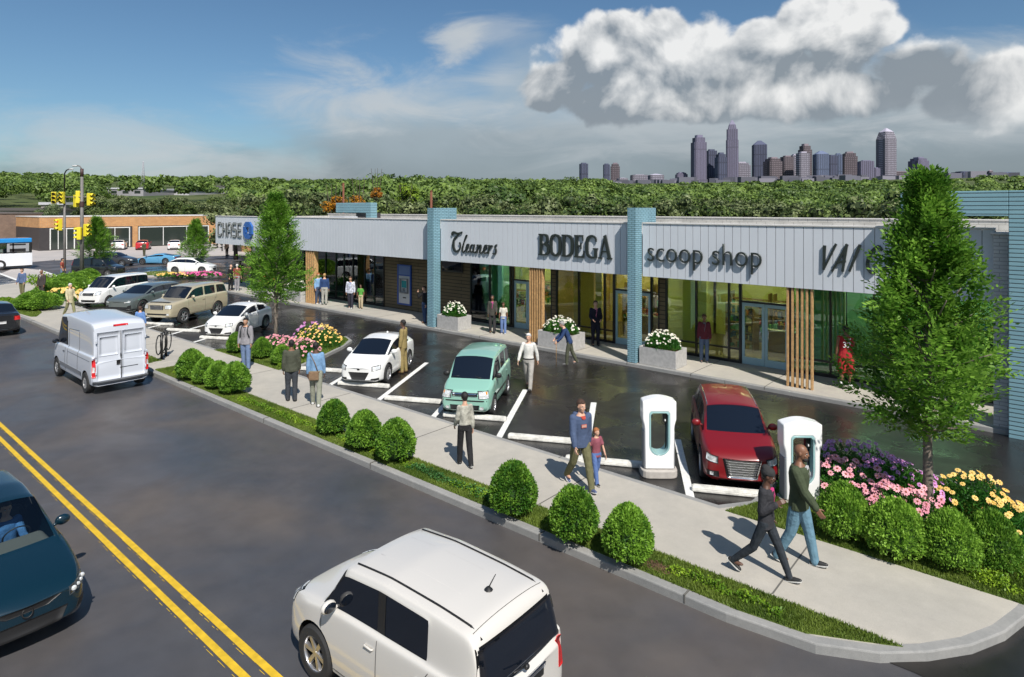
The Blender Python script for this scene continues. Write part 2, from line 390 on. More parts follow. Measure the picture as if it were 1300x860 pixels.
M_BROWNB = brick_mat('brown_brick', (.20, .13, .10), (.23, .15, .11), (.18, .13, .10), .5, .2, .02, .3)
M_DARKPANEL = mat('dark_panel', (.045, .040, .042), .5, var=.1, vscale=2)
M_BLACK = mat('black_metal', (.012, .012, .013), .4)
M_BLACK_M = mat('black_frame', (.015, .015, .016), .35)
M_TEALFRAME = mat('pale_teal_frame', (.30, .45, .50), .4)
M_WOOD = mat('tan_wood', (.48, .29, .13), .55, var=.25, vscale=12, bump=.2, bscale=80)
M_ROOF = mat('roof_membrane', (.42, .41, .40), .9, var=.1, vscale=.7)
M_SIGN = mat('dark_sign_metal', (.055, .065, .062), .32, metal=.6)
M_SILVER = mat('silver_sign_metal', (.60, .60, .62), .3, metal=.7)
M_BLUE = mat('blue_enamel', (.02, .075, .33), .35)
M_WHITE = mat('white_plastic', (.82, .82, .82), .28, coat=.4)
M_GREYP = mat('grey_plastic', (.17, .18, .20), .45)
M_LTEAL = mat('teal_plastic_rim', (.28, .46, .47), .3)
M_CHROME = mat('chrome', (.75, .76, .78), .12, metal=1)
M_TYRE = mat('tyre_rubber', (.022, .022, .023), .85, bump=.3, bscale=60)
M_RIM = mat('alloy_rim', (.58, .58, .60), .28, metal=.85)
M_DKRIM = mat('dark_alloy_rim', (.12, .12, .13), .35, metal=.8)
M_CARDARK = mat('black_trim', (.014, .014, .015), .5)
M_SEAM = mat('panel_gap', (.03, .03, .03), .8)
M_CGLASS = mat('car_glass', (.006, .009, .016), .03, spec=.8)
M_CGLASS_T = glass_mat('clear_car_glass', (.72, .80, .78), .04)
M_LAMP = mat('headlamp_glass', (.75, .77, .78), .08, spec=.9, metal=.35, var=.3, vscale=30)
M_TAIL = mat('tail_lamp_red', (.55, .01, .012), .15, coat=.6)
M_AMBER = mat('amber_lens', (.8, .28, .03), .2)
M_PLATE = mat('number_plate', (.5, .5, .5), .5)
M_TRUNK = mat('young_bark', (.20, .165, .135), .85, var=.3, vscale=20, bump=.6, bscale=50)
M_BARK = mat('dark_bark', (.07, .055, .04), .9, var=.3, vscale=6, bump=.5, bscale=20)
G_TREE = leaf_mat('street_tree_leaf', (.06, .17, .015), (.28, .50, .07), .45, 2.2)
G_SHRUB = leaf_mat('boxwood_leaf', (.05, .15, .015), (.24, .44, .05), .36, 5)
G_COVER = leaf_mat('ground_cover_leaf', (.10, .22, .015), (.28, .42, .03), .3, 3)
G_GRASS = leaf_mat('grass_blade', (.08, .14, .02), (.19, .26, .045), .35, 1.5)
G_FLOWERGREEN = leaf_mat('flower_plant_leaf', (.02, .10, .012), (.08, .25, .03), .3, 5)
G_WOODS = leaf_mat('woods_leaf', (.045, .065, .018), (.17, .20, .055), .2, .12)
G_OLIVE = [leaf_mat('olive_leaf', (.035, .060, .016), (.22, .26, .11), .2, .8), leaf_mat('mid_leaf', (.03, .065, .012), (.19, .25, .075), .2, .8)]
G_FAR = leaf_mat('far_wood_leaf', (.04, .08, .018), (.19, .28, .06), .2, .10)
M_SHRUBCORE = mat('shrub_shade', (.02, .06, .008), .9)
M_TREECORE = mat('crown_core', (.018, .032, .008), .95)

# ---------------------------------------------------------------- the setting
def struct(name, mb, m, bevel=0): return tag(mb.build(name, m, None, bevel), kind='structure')
def flat(name, pts, z, m): return struct(name, MB().add([(x, y, z) for x, y in pts], [tuple(range(len(pts)))]), m)

def terrain_z(x, y):
    """flat round the shops, rising slowly beyond them on every side away from the street"""
    f = FWD[0] * x + FWD[1] * y
    d = math.hypot(x, y)
    z = max(0, (d - 125)) * .047
    if d > 1600: z = (1475) * .047 - (d - 1600) * .02
    side = 1 / (1 + math.exp(-(f + d * .25) / (d * .08 + 1)))
    return -.03 + z * side
def ground():
    V = []; F = []
    rs = [0, 6, 12, 20, 30, 45, 60, 80, 100, 125] + [125 * 1.13 ** i for i in range(1, 32)]
    na = 96
    for r in rs:
        for k in range(na):
            a = 2 * PI * k / na; x, y = r * math.cos(a), r * math.sin(a); V.append((x, y, terrain_z(x, y)))
    for i in range(len(rs) - 1):
        for k in range(na):
            a, b = i * na + k, i * na + (k + 1) % na; F.append((a, a + na, b + na, b))
    me = bpy.data.meshes.new('ground'); me.from_pydata(V, [], F); me.materials.append(M_FIELD)
    me.polygons.foreach_set('use_smooth', [True] * len(F)); me.update()
    o = bpy.data.objects.new('ground', me); col.objects.link(o); tag(o, kind='structure')
ground()

YR, YC = 8.45, 11.45                 # street kerb face and car park kerb face
YS, YF, YW = 19.9, 20.4, 22.4        # shop pavement kerb, fascia, shop front
flat('street', [(-66, -14), (40, -14), (40, 9.2), (2, 9.2), (-66, 9.2)], .000, M_ROAD)
flat('cross_street', [(-88, -30), (-64, -30), (-64, 26), (-52, 40), (-52, 60), (-80, 60), (-88, 34)], .004, M_ROAD)
flat('parking_lot', [(-66, 10), (-60, 10), (-3, 10.4), (-3, 9.0), (-1.3, 9.0), (40, 4.5), (40, 22.4), (-60, 22.4), (-66, 34)], .008, M_LOT)
flat('parking_lot', [(-66, 21), (-46.2, 21), (-43.6, 34), (-43.6, 62), (-58, 62), (-56, 44), (-66, 27)], .0065, M_LOT)
flat('side_lot', [(-110, 20.4), (-82.5, 20.4), (-80.5, 26), (-74, 38), (-70, 60), (-110, 60)], .014, M_PAVE)
flat('far_pavement', [(-130, 10), (-81.5, 10), (-81.0, 17), (-82.5, 20.4), (-130, 20.4)], .012, M_PAVE)
struct('kerb', MB().prism([(-82.5, 20.4), (-82.2, 20.4), (-80.2, 26), (-73.7, 38), (-69.7, 60), (-70, 60), (-74, 38), (-80.5, 26)], 0, .12), M_PAVE)
flat('crossing', [at(0, 348)[:2], at(43, 364)[:2], at(75, 352)[:2], at(50, 343)[:2], at(20, 340)[:2]], .012, M_PAVE)
struct('crossing_line', MB().add([(*at(0, 347)[:2], .02), (*at(0, 349)[:2], .02), (*at(43, 365)[:2], .02), (*at(45, 363.5)[:2], .02)], [(0, 1, 2, 3)])
       .add([(*at(50, 342.5)[:2], .02), (*at(49, 343.5)[:2], .02), (*at(77, 353)[:2], .02), (*at(79, 352)[:2], .02)], [(0, 1, 2, 3)]), M_WHITE_LINE)
# yellow double line
ml = MB()
for y0 in (3.93, 3.68):
    x = -60
    while x < 30:
        w = .095; ml.add([(x, y0 + random.uniform(-.004, .004), .008), (x + 1.5, y0 + random.uniform(-.004, .004), .008), (x + 1.5, y0 + w, .008), (x, y0 + w, .008)], [(0, 1, 2, 3)]); x += 1.5
# worn edge of an older line beside each stripe
for y0 in (3.90, 3.645):
    x = -24
    while x < 6:
        ln = random.uniform(.03, .22); yj = y0 + random.uniform(-.006, .010)
        if random.random() < .7: ml.add([(x, yj, .008), (x + ln, yj + .002, .008), (x + ln * .8, yj + .008, .008), (x + .01, yj + .007, .008)], [(0, 1, 2, 3)])
        x += ln + random.uniform(.01, .12)
struct('road_line', ml, M_YEL_LINE)

# the long kerbed strip between street and car park: rounded at its right end
def arc(cx_, cy_, rx, ry, a0, a1, n):
    return [(cx_ + rx * math.cos(R(a0 + (a1 - a0) * i / n)), cy_ + ry * math.sin(R(a0 + (a1 - a0) * i / n))) for i in range(n + 1)]
def offset(pts, d):
    out = []; n = len(pts)
    for i in range(n):
        p0, p1, p2 = Vector(pts[i - 1]), Vector(pts[i]), Vector(pts[(i + 1) % n])
        a, b = (p1 - p0), (p2 - p1)
        if a.length < 1e-6: a = b
        if b.length < 1e-6: b = a
        a.normalize(); b.normalize()
        na, nb = Vector((-a.y, a.x)), Vector((-b.y, b.x)); m = na + nb
        if m.length < 1e-6: m = na
        m.normalize(); out.append(tuple(p1 + m * d / max(.4, m.dot(na))))
    return out
ISL_BACK = [(-.05, 12.6), (-.25, 13.6), (-.50, 14.4), (-.95, 15.15), (-1.7, 15.62), (-2.5, 15.78), (-3.3, 15.72), (-3.98, 15.44), (-4.15, 15.0), (-4.25, 14.0), (-4.3, 13.0), (-4.35, 12.0), (-4.75, 11.45)]
main = [(-56, 8.45), (-3.4, 8.45), (-2.3, 8.58), (-1.65, 8.92), (-1.2, 9.33), (-.8, 9.84), (-.5, 10.42), (-.28, 11.1), (-.12, 11.8)] + ISL_BACK
# left part: back along the car park kerb, round the middle island, then to the far left corner
mid_isl = [(-19.9, 11.45), (-20.05, 12.2), (-20.6, 13.3), (-21.6, 15.0), (-22.3, 15.9), (-23.1, 16.2), (-23.9, 15.9), (-24.1, 15.2), (-24.2, 14.2), (-24.35, 12.6), (-24.9, 11.45)]
left_end = [(-43.6, 11.45), (-44.2, 12.3), (-45.2, 14.5), (-46.5, 16.4), (-48.2, 17.3), (-52, 17.6), (-57, 18.6), (-60.5, 19.0), (-61.8, 18.2), (-62.2, 16.6), (-61.2, 14.8), (-59, 12.8), (-57.6, 11), (-56.8, 9.2)]
outline = main + mid_isl + left_end
struct('kerb', MB().prism(outline, -.02, .13), M_KERB, .02)
inner = offset(outline, .15)
struct('sidewalk', MB().prism(inner, .05, .134), M_WALK)
Zt = .139
def turf(pts, z=Zt, name='verge'): return struct(name, MB().prism(pts, z - .05, z), M_TURF)
TURFS = []
def add_turf(pts, name='verge'): TURFS.append(pts); turf(pts, name=name)
add_turf([(-23.2, 8.60), (-3.35, 8.60), (-2.45, 8.70), (-1.85, 9.0), (-1.45, 9.22), (-23.2, 9.27)])
add_turf([(-4.55, 11.28), (-.27, 11.28), (-.22, 11.9), (-.2, 12.6), (-.4, 13.55), (-.65, 14.3), (-1.07, 15.02), (-1.75, 15.46), (-2.5, 15.62), (-3.3, 15.57), (-3.86, 15.33), (-4.0, 14.95), (-4.1, 14.0), (-4.15, 13.0), (-4.2, 12.0)])
add_turf([(-24.75, 11.3), (-20.02, 11.3), (-20.2, 12.25), (-20.75, 13.38), (-21.75, 15.08), (-22.4, 15.78), (-23.1, 16.03), (-23.75, 15.8), (-23.95, 15.2), (-24.05, 14.2), (-24.2, 12.6)])
add_turf([(-25.9, 8.60), (-24.4, 8.60), (-24.4, 9.27), (-25.9, 9.27)])
add_turf([(-49.5, 8.62), (-41.3, 8.62), (-39.4, 8.75), (-39.2, 8.95), (-40.6, 9.5), (-44, 9.85), (-49.0, 9.85)], 'verge')
add_turf([(-43.8, 11.6), (-44.35, 12.35), (-45.35, 14.55), (-46.6, 16.3), (-48.3, 17.12), (-52, 17.42), (-57, 18.4), (-58.5, 17), (-56, 14.6), (-52, 12.9), (-47, 12.0)][::-1], 'verge')
# street-side joint lines across pavement and kerbs
jm = MB()
for x in (-45, -40.7, -36.4, -32.1, -27.8, -20.2, -15.9, -11.6, -7.27, -3.06):
    jm.box(x - .012, x + .012, 9.28, 11.29, .136, .1375)
for x in (-38, -33.5, -29, -24.6, -20.1, -15.7, -11.2, -6.6, -4.0): jm.box(x - .012, x + .012, 8.445, 8.6, .02, .142)
for x in (-34, -28.4, -22.8, -17.2, -11.6, -8.3): jm.box(x - .012, x + .012, 11.30, 11.456, .02, .1345)
struct('joint', jm, mat('joint_gap', (.12, .115, .105), .95))
# pavement before the shops
shopw = [(-46.4, 20.25), (-45.6, 19.98), (-44.6, YS), (6, YS), (6, 23.2), (-43.4, 23.2), (-43.4, 34), (-46.4, 34)]
struct('kerb', MB().prism(shopw, -.02, .13), M_KERB, .02)
struct('sidewalk', MB().prism([(-46.25, 20.35), (-45.5, 20.13), (-44.5, YS + .15), (5.9, YS + .15), (5.9, 23.1), (-43.55, 23.1), (-43.55, 33.9), (-46.25, 33.9)], .05, .134), M_WALK)
jm = MB()
for i in range(16):
    x = -42.8 + i * 2.4 + .0
    jm.box(x - .012, x + .012, YS - .004, 22.38, .05, .1375)
struct('joint', jm, MATS['joint_gap'])
# island across the lot with a tree
isl2 = [at(165, 351)[:2], at(180, 352.5)[:2], at(262, 352.5)[:2], at(277, 350.5)[:2], at(281, 348.5)[:2], at(272, 346.5)[:2], at(250, 345)[:2], at(190, 346.5)[:2]]
struct('kerb', MB().prism(isl2, -.02, .14), M_PAVE, .02)
add_turf(offset(isl2, .25), 'verge')
# stall lines
DV = Vector((-.505, .863)); 
sl = MB(); PV = Vector((.863, .505))
def stripe(x, ln, w=.09):
    p = Vector((x, YC + .01)); q = p + DV * ln
    a, b, c, d = p - Vector((w, 0)), p + Vector((w, 0)), q + PV * w * .9, q - PV * w * .9
    sl.add([(v.x, v.y, .014) for v in (a, b, c, d)], [(0, 1, 2, 3)])
for x, ln in ((-5.28, 3.35), (-7.76, 4.7), (-10.24, 4.4), (-12.6, 4.3), (-14.94, 4.8), (-17.4, 4.8), (-19.95, 4.6), (-27.3, 4.8), (-29.75, 4.8), (-32.2, 4.8), (-34.65, 4.8), (-37.1, 4.8), (-39.5, 4.8), (-41.95, 4.8)):
    stripe(x, ln)
struct('stall_line', sl, M_WHITE_LINE)

# ---------------------------------------------------------------- the row of shops
ZB, ZT, Z0 = 3.18, 5.05, .134
XL, XR = -44.5, -1.2
BL = empty('shop_building', (-22, 26, 0), 0, 'long low building with pale ribbed fascia, glass shop fronts and teal brick blades', 'building')
def bpart(mb, name, m, bevel=0, parent=None, label=None):
    o = mb.build(name, m, None, bevel); o.parent = parent or BL
    if (parent or BL) == BL: o.matrix_parent_inverse = Matrix.Translation((22, -26, 0))
    if label: o['label'] = label
    return o
# roof and parapets
bpart(MB().box(XL + .2, 6, YF + .3, 29.4, 4.55, 4.62), 'roof', M_ROOF)
bpart(MB().box(XL, 6.2, 29.4, 29.65, 0, 5.15).box(XL, XL + .25, YF + .3, 29.4, 3.2, 5.03).box(5.95, 6.2, YW + .2, 29.4, 0, 5.05), 'rear_wall', M_TANBRICK)
bpart(MB().box(XL - .03, 6.2, 29.36, 29.69, 5.15, 5.20), 'parapet_coping', M_COPING, .01)
# fascia in three bays between the blades
def fascia(x0, x1):
    mb = MB(); mb.box(x0, x1, YF + .03, YF + .28, ZB + .02, ZT - .02, 1)
    n = max(1, round((x1 - x0) / .27)); w = (x1 - x0) / n
    for i in range(n): mb.box(x0 + i * w + .008, x0 + (i + 1) * w - .008, YF, YF + .05, ZB, ZT, 0)
    mb.box(x0, x1, YF + .05, YF + .3, ZB - .0, ZB + .018, 0)
    f = bpart(mb, 'fascia', [M_FASCIA, M_GROOVE])
    bpart(MB().box(x0 - .0, x1 + .0, YF - .03, YF + .34, ZT + .003, ZT + .055), 'fascia_coping', M_COPING, .008)
    return f
fascia(XL, -22.2); fascia(-21.74, -11.62); fascia(-11.26, -1.18)
mb = MB()
for i in range(3): mb.box(XL, XL + .05, YF + .06 + i * .7, YF + .06 + i * .7 + .69, ZB, ZT)
mb.box(XL + .05, XL + .2, YF + .3, YW, ZB, ZT)
bpart(mb, 'fascia_return', M_FASCIA)
# soffit
bpart(MB().box(XL + .06, 6, YF + .3, YW + .15, ZB + .06, ZB + .12), 'soffit', mat('soffit_panel', (.30, .29, .28), .7))
# blades
def blade(x0, x1):
    mb = MB()
    P = [(19.96, Z0), (YF + .0, Z0), (YF + .0, 5.08), (21.45, 5.08), (21.45, 5.63), (19.96, 5.63)]
    n = len(P); vs = [(x0, y, z) for y, z in P] + [(x1, y, z) for y, z in P]
    mb.add(vs, [tuple(range(n)), tuple(range(2 * n - 1, n - 1, -1))] + [(i, n + i, n + (i + 1) % n, (i + 1) % n) for i in range(n)])
    bpart(mb, 'blade_column', M_TEAL, .01)
blade(-22.18, -21.76); blade(-11.62, -11.28)
# end frame of teal boards at the right
mb = MB(); mb.box(-.88, .25, 19.72, 20.35, 0, 6.04); mb.box(-3.17, -.885, 19.72, 20.35, 5.41, 6.04)
bpart(mb, 'board_frame', M_TEAL_BOARD, .012)
bpart(MB().box(-1.20, -.86, 20.12, 20.6, Z0, 4.94), 'brick_pier', M_WBRICK, .008)
bpart(MB().box(-1.26, -.80, 20.06, 20.66, 4.943, 5.0), 'pier_cap', M_COPING, .01)
# rooftop L frame in teal and its dark box (towards the left end)
bpart(MB().box(-36.9, -33.1, 25.0, 25.5, 5.32, 5.98).box(-33.6, -33.1, 25.0, 25.5, 4.62, 5.315), 'roof_frame', M_TEAL_BOARD, .01)
bpart(MB().box(-34.8, -33.62, 25.1, 26.2, 4.62, 5.31), 'roof_box', M_DARKPANEL, .02)
bpart(MB().box(-35.6, -33.9, 23.6, 24.6, 4.62, 5.1), 'roof_hatch', mat('roof_hatch_metal', (.42, .43, .46), .4), .03)
# upright timber slats
def slats(x0, x1, n, d=.13, w=.055):
    mb = MB()
    for i in range(n):
        x = x0 + (x1 - x0 - w) * i / (n - 1); mb.box(x, x + w, YF + .04, YF + .04 + d, Z0, ZB + .03)
    bpart(mb, 'slat_screen', M_WOOD, .004)
slats(-6.32, -5.56, 6, .11, .06); slats(-16.5, -15.82, 6, .16, .06); slats(-33.2, -32.35, 5, .30, .09)
# shop front: walls
mb = MB(); mb.box(-28.4, -21.75, YW, YW + .15, Z0, ZB + .07); bpart(mb, 'board_wall', M_SIDING)
for x0, x1 in ((-16.78, -16.56), (-11.62, -11.36)):
    bpart(MB().box(x0, x1, YW - .05, YW + .14, Z0, ZB + .07), 'wall_pier', M_SIDING)
FR = .06
G_CH = glass_mat('bank_glass', (.42, .82, .72), .10)
G_SH = glass_mat('shop_glass', (.80, .88, .66), .05)
G_BL = glass_mat('end_shop_glass', (.55, .82, .66), .06)
def bay(xs, gm, low=True, top=2.42):
    """panes between upright frames at xs"""
    mb = MB()
    for x in xs: mb.box(x - FR / 2, x + FR / 2, YW - .05, YW + .07, Z0, ZB + .07)
    for a, b in zip(xs[:-1], xs[1:]):
        mb.box(a + FR / 2, b - FR / 2, YW - .045, YW + .065, Z0, Z0 + .10); mb.box(a + FR / 2, b - FR / 2, YW - .045, YW + .065, ZB - .02, ZB + .07)
        if low: mb.box(a + FR / 2, b - FR / 2, YW - .045, YW + .065, .60, .66)
    w = bpart(mb, 'window', M_BLACK_M)
    for a, b in zip(xs[:-1], xs[1:]):
        for z0, z1 in (((Z0 + .1, .6), (.66, ZB - .02)) if low else ((Z0 + .1, ZB - .02),)):
            o = MB().box(a + FR / 2, b - FR / 2, YW, YW + .012, z0, z1).build('pane', gm, w)
def door(x0, x1, gm, leaves=2, tm=None, flank=True):
    tm = tm or M_TEALFRAME
    fr = MB(); fr.box(x0 - .05, x0 - .004, YW - .05, YW + .07, Z0, ZB + .07).box(x1 + .004, x1 + .05, YW - .05, YW + .07, Z0, ZB + .07)
    fr.box(x0 - .004, x1 + .004, YW - .05, YW + .07, 2.30, 2.37).box(x0, x1, YW - .05, YW + .07, ZB - .02, ZB + .07)
    f = bpart(fr, 'door_frame', M_BLACK_M)
    MB().box(x0, x1, YW, YW + .012, 2.37, ZB - .02).build('pane', gm, f)
    w = (x1 - x0) / leaves
    for i in range(leaves):
        a, b = x0 + i * w + .008, x0 + (i + 1) * w - .008
        mb = MB().box(a, a + .09, YW - .02, YW + .04, Z0 + .01, 2.29).box(b - .09, b, YW - .02, YW + .04, Z0 + .01, 2.29)
        mb.box(a + .09, b - .09, YW - .02, YW + .04, Z0 + .01, Z0 + .26).box(a + .09, b - .09, YW - .02, YW + .04, 2.18, 2.29)
        d = bpart(mb, 'door', tm)
        MB().box(a + .09, b - .09, YW, YW + .012, Z0 + .26, 2.18).build('pane', gm, d)
        hx = b - .13 if i == 0 else a + .13
        MB().tube([(hx, YW - .02, 1.0), (hx, YW - .07, 1.0), (hx, YW - .07, 1.45), (hx, YW - .02, 1.45)], .012, 6).build('handle', M_CHROME, d)
# bank
bay([-43.3, -41.6, -39.9, -38.2], G_CH)
door(-38.12, -36.6, G_CH, 2, M_BLACK_M)
bay([-36.52, -35.3, -34.1, -33.0, -32.2, -31.3, -30.2, -29.3, -28.45], G_CH)
# cleaners + bodega + scoop shop + last shop
bay([-21.72, -20.48, -19.19], G_BL); door(-18.95, -17.35, G_SH); bay([-17.28, -16.80], G_SH)
bay([-19.15, -19.02], G_SH, False)
bay([-16.53, -15.37, -14.09, -13.66], G_SH); door(-13.58, -12.0, G_SH); bay([-11.95, -11.63], G_SH)
bay([-11.33, -10.13, -8.90, -8.50], G_SH); door(-8.43, -6.85, G_SH)
bay([-6.78, -5.55, -4.3, -3.1, -1.9, -1.0, .5], G_BL)
# side glass of the bank at the left end
mb = MB()
for y in (22.45, 24.2, 26, 27.8, 29.3): mb.box(-43.36, -43.28, y - .04, y + .04, Z0, ZB + .07)
w = bpart(mb, 'side_window', M_BLACK_M); MB().box(-43.33, -43.31, 22.5, 29.3, Z0, ZB + .05).build('pane', G_CH, w)
# high strip window in the board wall
w = bpart(MB().box(-23.75, -22.25, YW - .06, YW - .003, 2.42, 3.0), 'high_window', M_BLACK_M, .01)
MB().box(-23.68, -22.32, YW - .075, YW - .062, 2.49, 2.93).build('pane', M_CGLASS, w)
# inside of the shops
bpart(MB().box(-43.2, 5.9, YW + .16, 29.38, .135, .145), 'shop_floor', mat('shop_floor', (.20, .15, .10), .35, var=.15, vscale=2))
bpart(MB().box(-43.2, 5.9, YW + .16, 29.38, 3.30, 3.34), 'shop_ceiling', mat('shop_ceiling', (.6, .62, .5), .8))
WALLC = {'bank': (.14, .48, .38), 'green': (.34, .48, .32), 'yellow': (.66, .54, .22), 'lime': (.52, .54, .22), 'ochre': (.60, .40, .16)}
def inwall(x0, x1, y0, y1, c): bpart(MB().box(x0, x1, y0, y1, .146, 3.299), 'inner_wall', mat('inner_wall_' + c, WALLC[c], .8))
inwall(-43.1, -28.3, 26.4, 26.5, 'bank'); inwall(-28.4, -28.25, 22.56, 26.39, 'bank')
inwall(-21.8, -16.72, 26.3, 26.4, 'lime'); inwall(-21.9, -21.8, 22.57, 26.29, 'green'); inwall(-21.7, -20.6, 23.4, 23.5, 'green')
inwall(-16.7, -16.58, 22.57, 26.9, 'ochre'); inwall(-16.55, -11.5, 26.8, 26.9, 'yellow'); inwall(-16.5, -15.0, 23.6, 23.7, 'yellow')
inwall(-11.52, -11.38, 22.57, 26.9, 'lime'); inwall(-11.3, -6.2, 27.0, 27.1, 'lime'); inwall(-11.3, -10.3, 23.7, 23.8, 'lime')
inwall(-6.66, -6.52, 22.57, 26.9, 'green'); inwall(-6.1, 5.8, 27.0, 27.1, 'green'); inwall(-6.5, -5.4, 23.6, 23.7, 'green')
# lit ceiling panels
M_GLOW = mat('lit_ceiling_panel', (.9, .9, .85), .5, emit=(1.0, .92, .70), estr=15)
M_GLOWC = mat('lit_bank_panel', (.9, .9, .85), .5, emit=(.75, 1.0, .92), estr=11)
k = 0
for x in (-41, -38, -35, -32, -29.6): 
    for y in (24.0, 25.6):
        o = MB().box(x - .75, x + .75, y - .14, y + .14, 3.26, 3.297).build('ceiling_light', M_GLOWC)
        tag(o, 'long cool ceiling light panel inside the bank behind its glass front', 'ceiling light', 'ceiling lights inside the bank')
for x in (-20.3, -18, -15.0, -12.9, -10.0, -7.9, -5.1, -2.9, -.6):
    for y in (23.7, 25.4):
        o = MB().box(x - .6, x + .6, y - .13, y + .13, 3.26, 3.297).build('ceiling_light', M_GLOW)
        tag(o, 'warm ceiling light panel inside the shops behind their glass fronts', 'ceiling light', 'ceiling lights inside the shops')
# shelves with goods, counters
GOODS = [mat('goods_' + str(i), c, .6) for i, c in enumerate([(.35, .05, .04), (.45, .35, .08), (.06, .22, .08), (.5, .48, .42), (.05, .10, .25), (.25, .12, .05), (.42, .16, .05), (.12, .30, .25), (.04, .04, .04)])]
def shelf(x, y, w, rz, lab, tall=2.0):
    t = empty('display_shelf', (x, y, .146), rz, lab, 'shelf', 'stocked shelves inside the shops')
    mb = MB(); mb.box(-w / 2, -w / 2 + .04, -.2, .2, 0, tall).box(w / 2 - .04, w / 2, -.2, .2, 0, tall)
    n = int(tall / .34)
    for i in range(n + 1): mb.box(-w / 2 + .04, w / 2 - .04, -.2, .19, .05 + i * .33, .075 + i * .33)
    mb.build('rack', mat('shelf_wood', (.22, .13, .06), .6), t)
    g = MB()
    for i in range(n):
        xx = -w / 2 + .06
        while xx < w / 2 - .15:
            ww = random.uniform(.05, .14); hh = random.uniform(.10, .26)
            if random.random() < .85:
                g.box(xx, xx + ww, -.17, .0, .077 + i * .33, .077 + i * .33 + hh, random.randrange(len(GOODS)))
            xx += ww + random.uniform(.005, .03)
    o = g.build('goods', GOODS, t); o['kind'] = 'stuff'
def counter(x, y, w, lab, c=(.25, .13, .05)):
    t = empty('shop_counter', (x, y, .146), 0, lab, 'counter')
    MB().box(-w / 2, w / 2, -.3, .3, 0, .95).build('cabinet', mat('counter_wood', c, .5), t, .01)
    MB().box(-w / 2 - .04, w / 2 + .04, -.34, .34, .952, .99).build('worktop', mat('counter_top', (.5, .48, .44), .3), t, .008)
    g = MB()
    for i in range(7):
        xx = -w / 2 + .1 + i * (w - .3) / 7; g.box(xx, xx + .13, -.1, .08, .992, .992 + random.uniform(.08, .3), random.randrange(len(GOODS)))
    g.build('goods', GOODS, t)
shelf(-19.6, 25.9, 1.6, 0, 'stocked shelf behind the window left of the first teal-framed door'); shelf(-18.2, 25.9, 1.2, 0, 'stocked shelf straight behind the first teal-framed door', 1.7)
shelf(-20.1, 24.4, 1.0, .5, 'stocked shelf close behind the script-lettered shop window', 1.7)
shelf(-14.6, 26.3, 1.5, 0, 'stocked shelf in the yellow shop left of its door'); shelf(-13.0, 26.3, 1.5, 0, 'stocked shelf deep in the yellow shop behind its door')
shelf(-13.9, 24.6, 1.1, .3, 'stocked shelf in the middle of the yellow shop', 1.9)
shelf(-9.6, 26.5, 1.6, 0, 'stocked shelf at the back of the lime shop, left end'); shelf(-7.9, 26.5, 1.5, 0, 'stocked shelf at the back of the lime shop behind its double door')
shelf(-9.3, 24.7, 1.2, -.2, 'stocked shelf in the middle of the lime shop beside the double door', 1.8)
shelf(-3.9, 26.5, 1.6, 0, 'stocked shelf at the back of the last shop behind the player'); shelf(-2.2, 26.5, 1.5, 0, 'stocked shelf at the back of the last shop behind the large tree')
counter(-12.7, 24.2, 1.4, 'low counter with goods behind the yellow shop door'); counter(-7.5, 24.4, 1.5, 'low counter with goods behind the lime shop double door'); counter(-18.0, 24.2, 1.2, 'low counter with goods behind the first teal-framed door', (.10, .16, .12))
counter(-34.5, 25.0, 2.4, 'long counter inside the bank behind its green glass', (.10, .20, .17)); counter(-30.6, 25.0, 1.6, 'short counter inside the bank near the board wall', (.12, .2, .18))
# ATM
t = empty('cash_machine', (-26.65, YW - .002, 0), 0, 'tall blue framed cash machine set on the dark board wall', 'cash machine')
mb = MB(); mb.box(-.55, .55, -.10, 0, .42, .50).box(-.55, .55, -.10, 0, 2.50, 2.58).box(-.55, -.47, -.10, 0, .501, 2.499).box(.47, .55, -.10, 0, .501, 2.499)
mb.box(-.47, .47, -.10, 0, 1.98, 2.04); mb.build('surround', M_BLUE, t, .01)
MB().box(-.47, .47, -.06, -.003, .50, 1.98).build('panel', mat('machine_panel', (.50, .52, .55), .35, metal=.3), t)
s = MB().box(-.47, .47, -.08, -.003, 2.04, 2.5).build('header', mat('header_blue', (.10, .17, .38), .4), t)
MB().box(-.2, .22, -.09, -.062, 1.35, 1.72).build('screen', mat('screen_teal', (.03, .25, .28), .15), t, .005)
MB().box(-.26, .28, -.2, -.062, 1.05, 1.12).box(-.30, -.27, -.16, -.062, 1.05, 1.8).box(.29, .32, -.16, -.062, 1.05, 1.8).box(-.3, .32, -.18, -.062, 1.8, 1.84).build('hood', mat('machine_grey', (.22, .23, .25), .4), t, .004)
mb = MB()
for i in range(4):
    for j in range(3): mb.box(-.10 + j * .07, -.05 + j * .07, -.115, -.062, 1.16 + i * .045, 1.19 + i * .045)
mb.build('keypad', M_CHROME, t)
MB().box(-.1, .14, -.075, -.061, .78, .84).build('slot', M_BLACK, t)

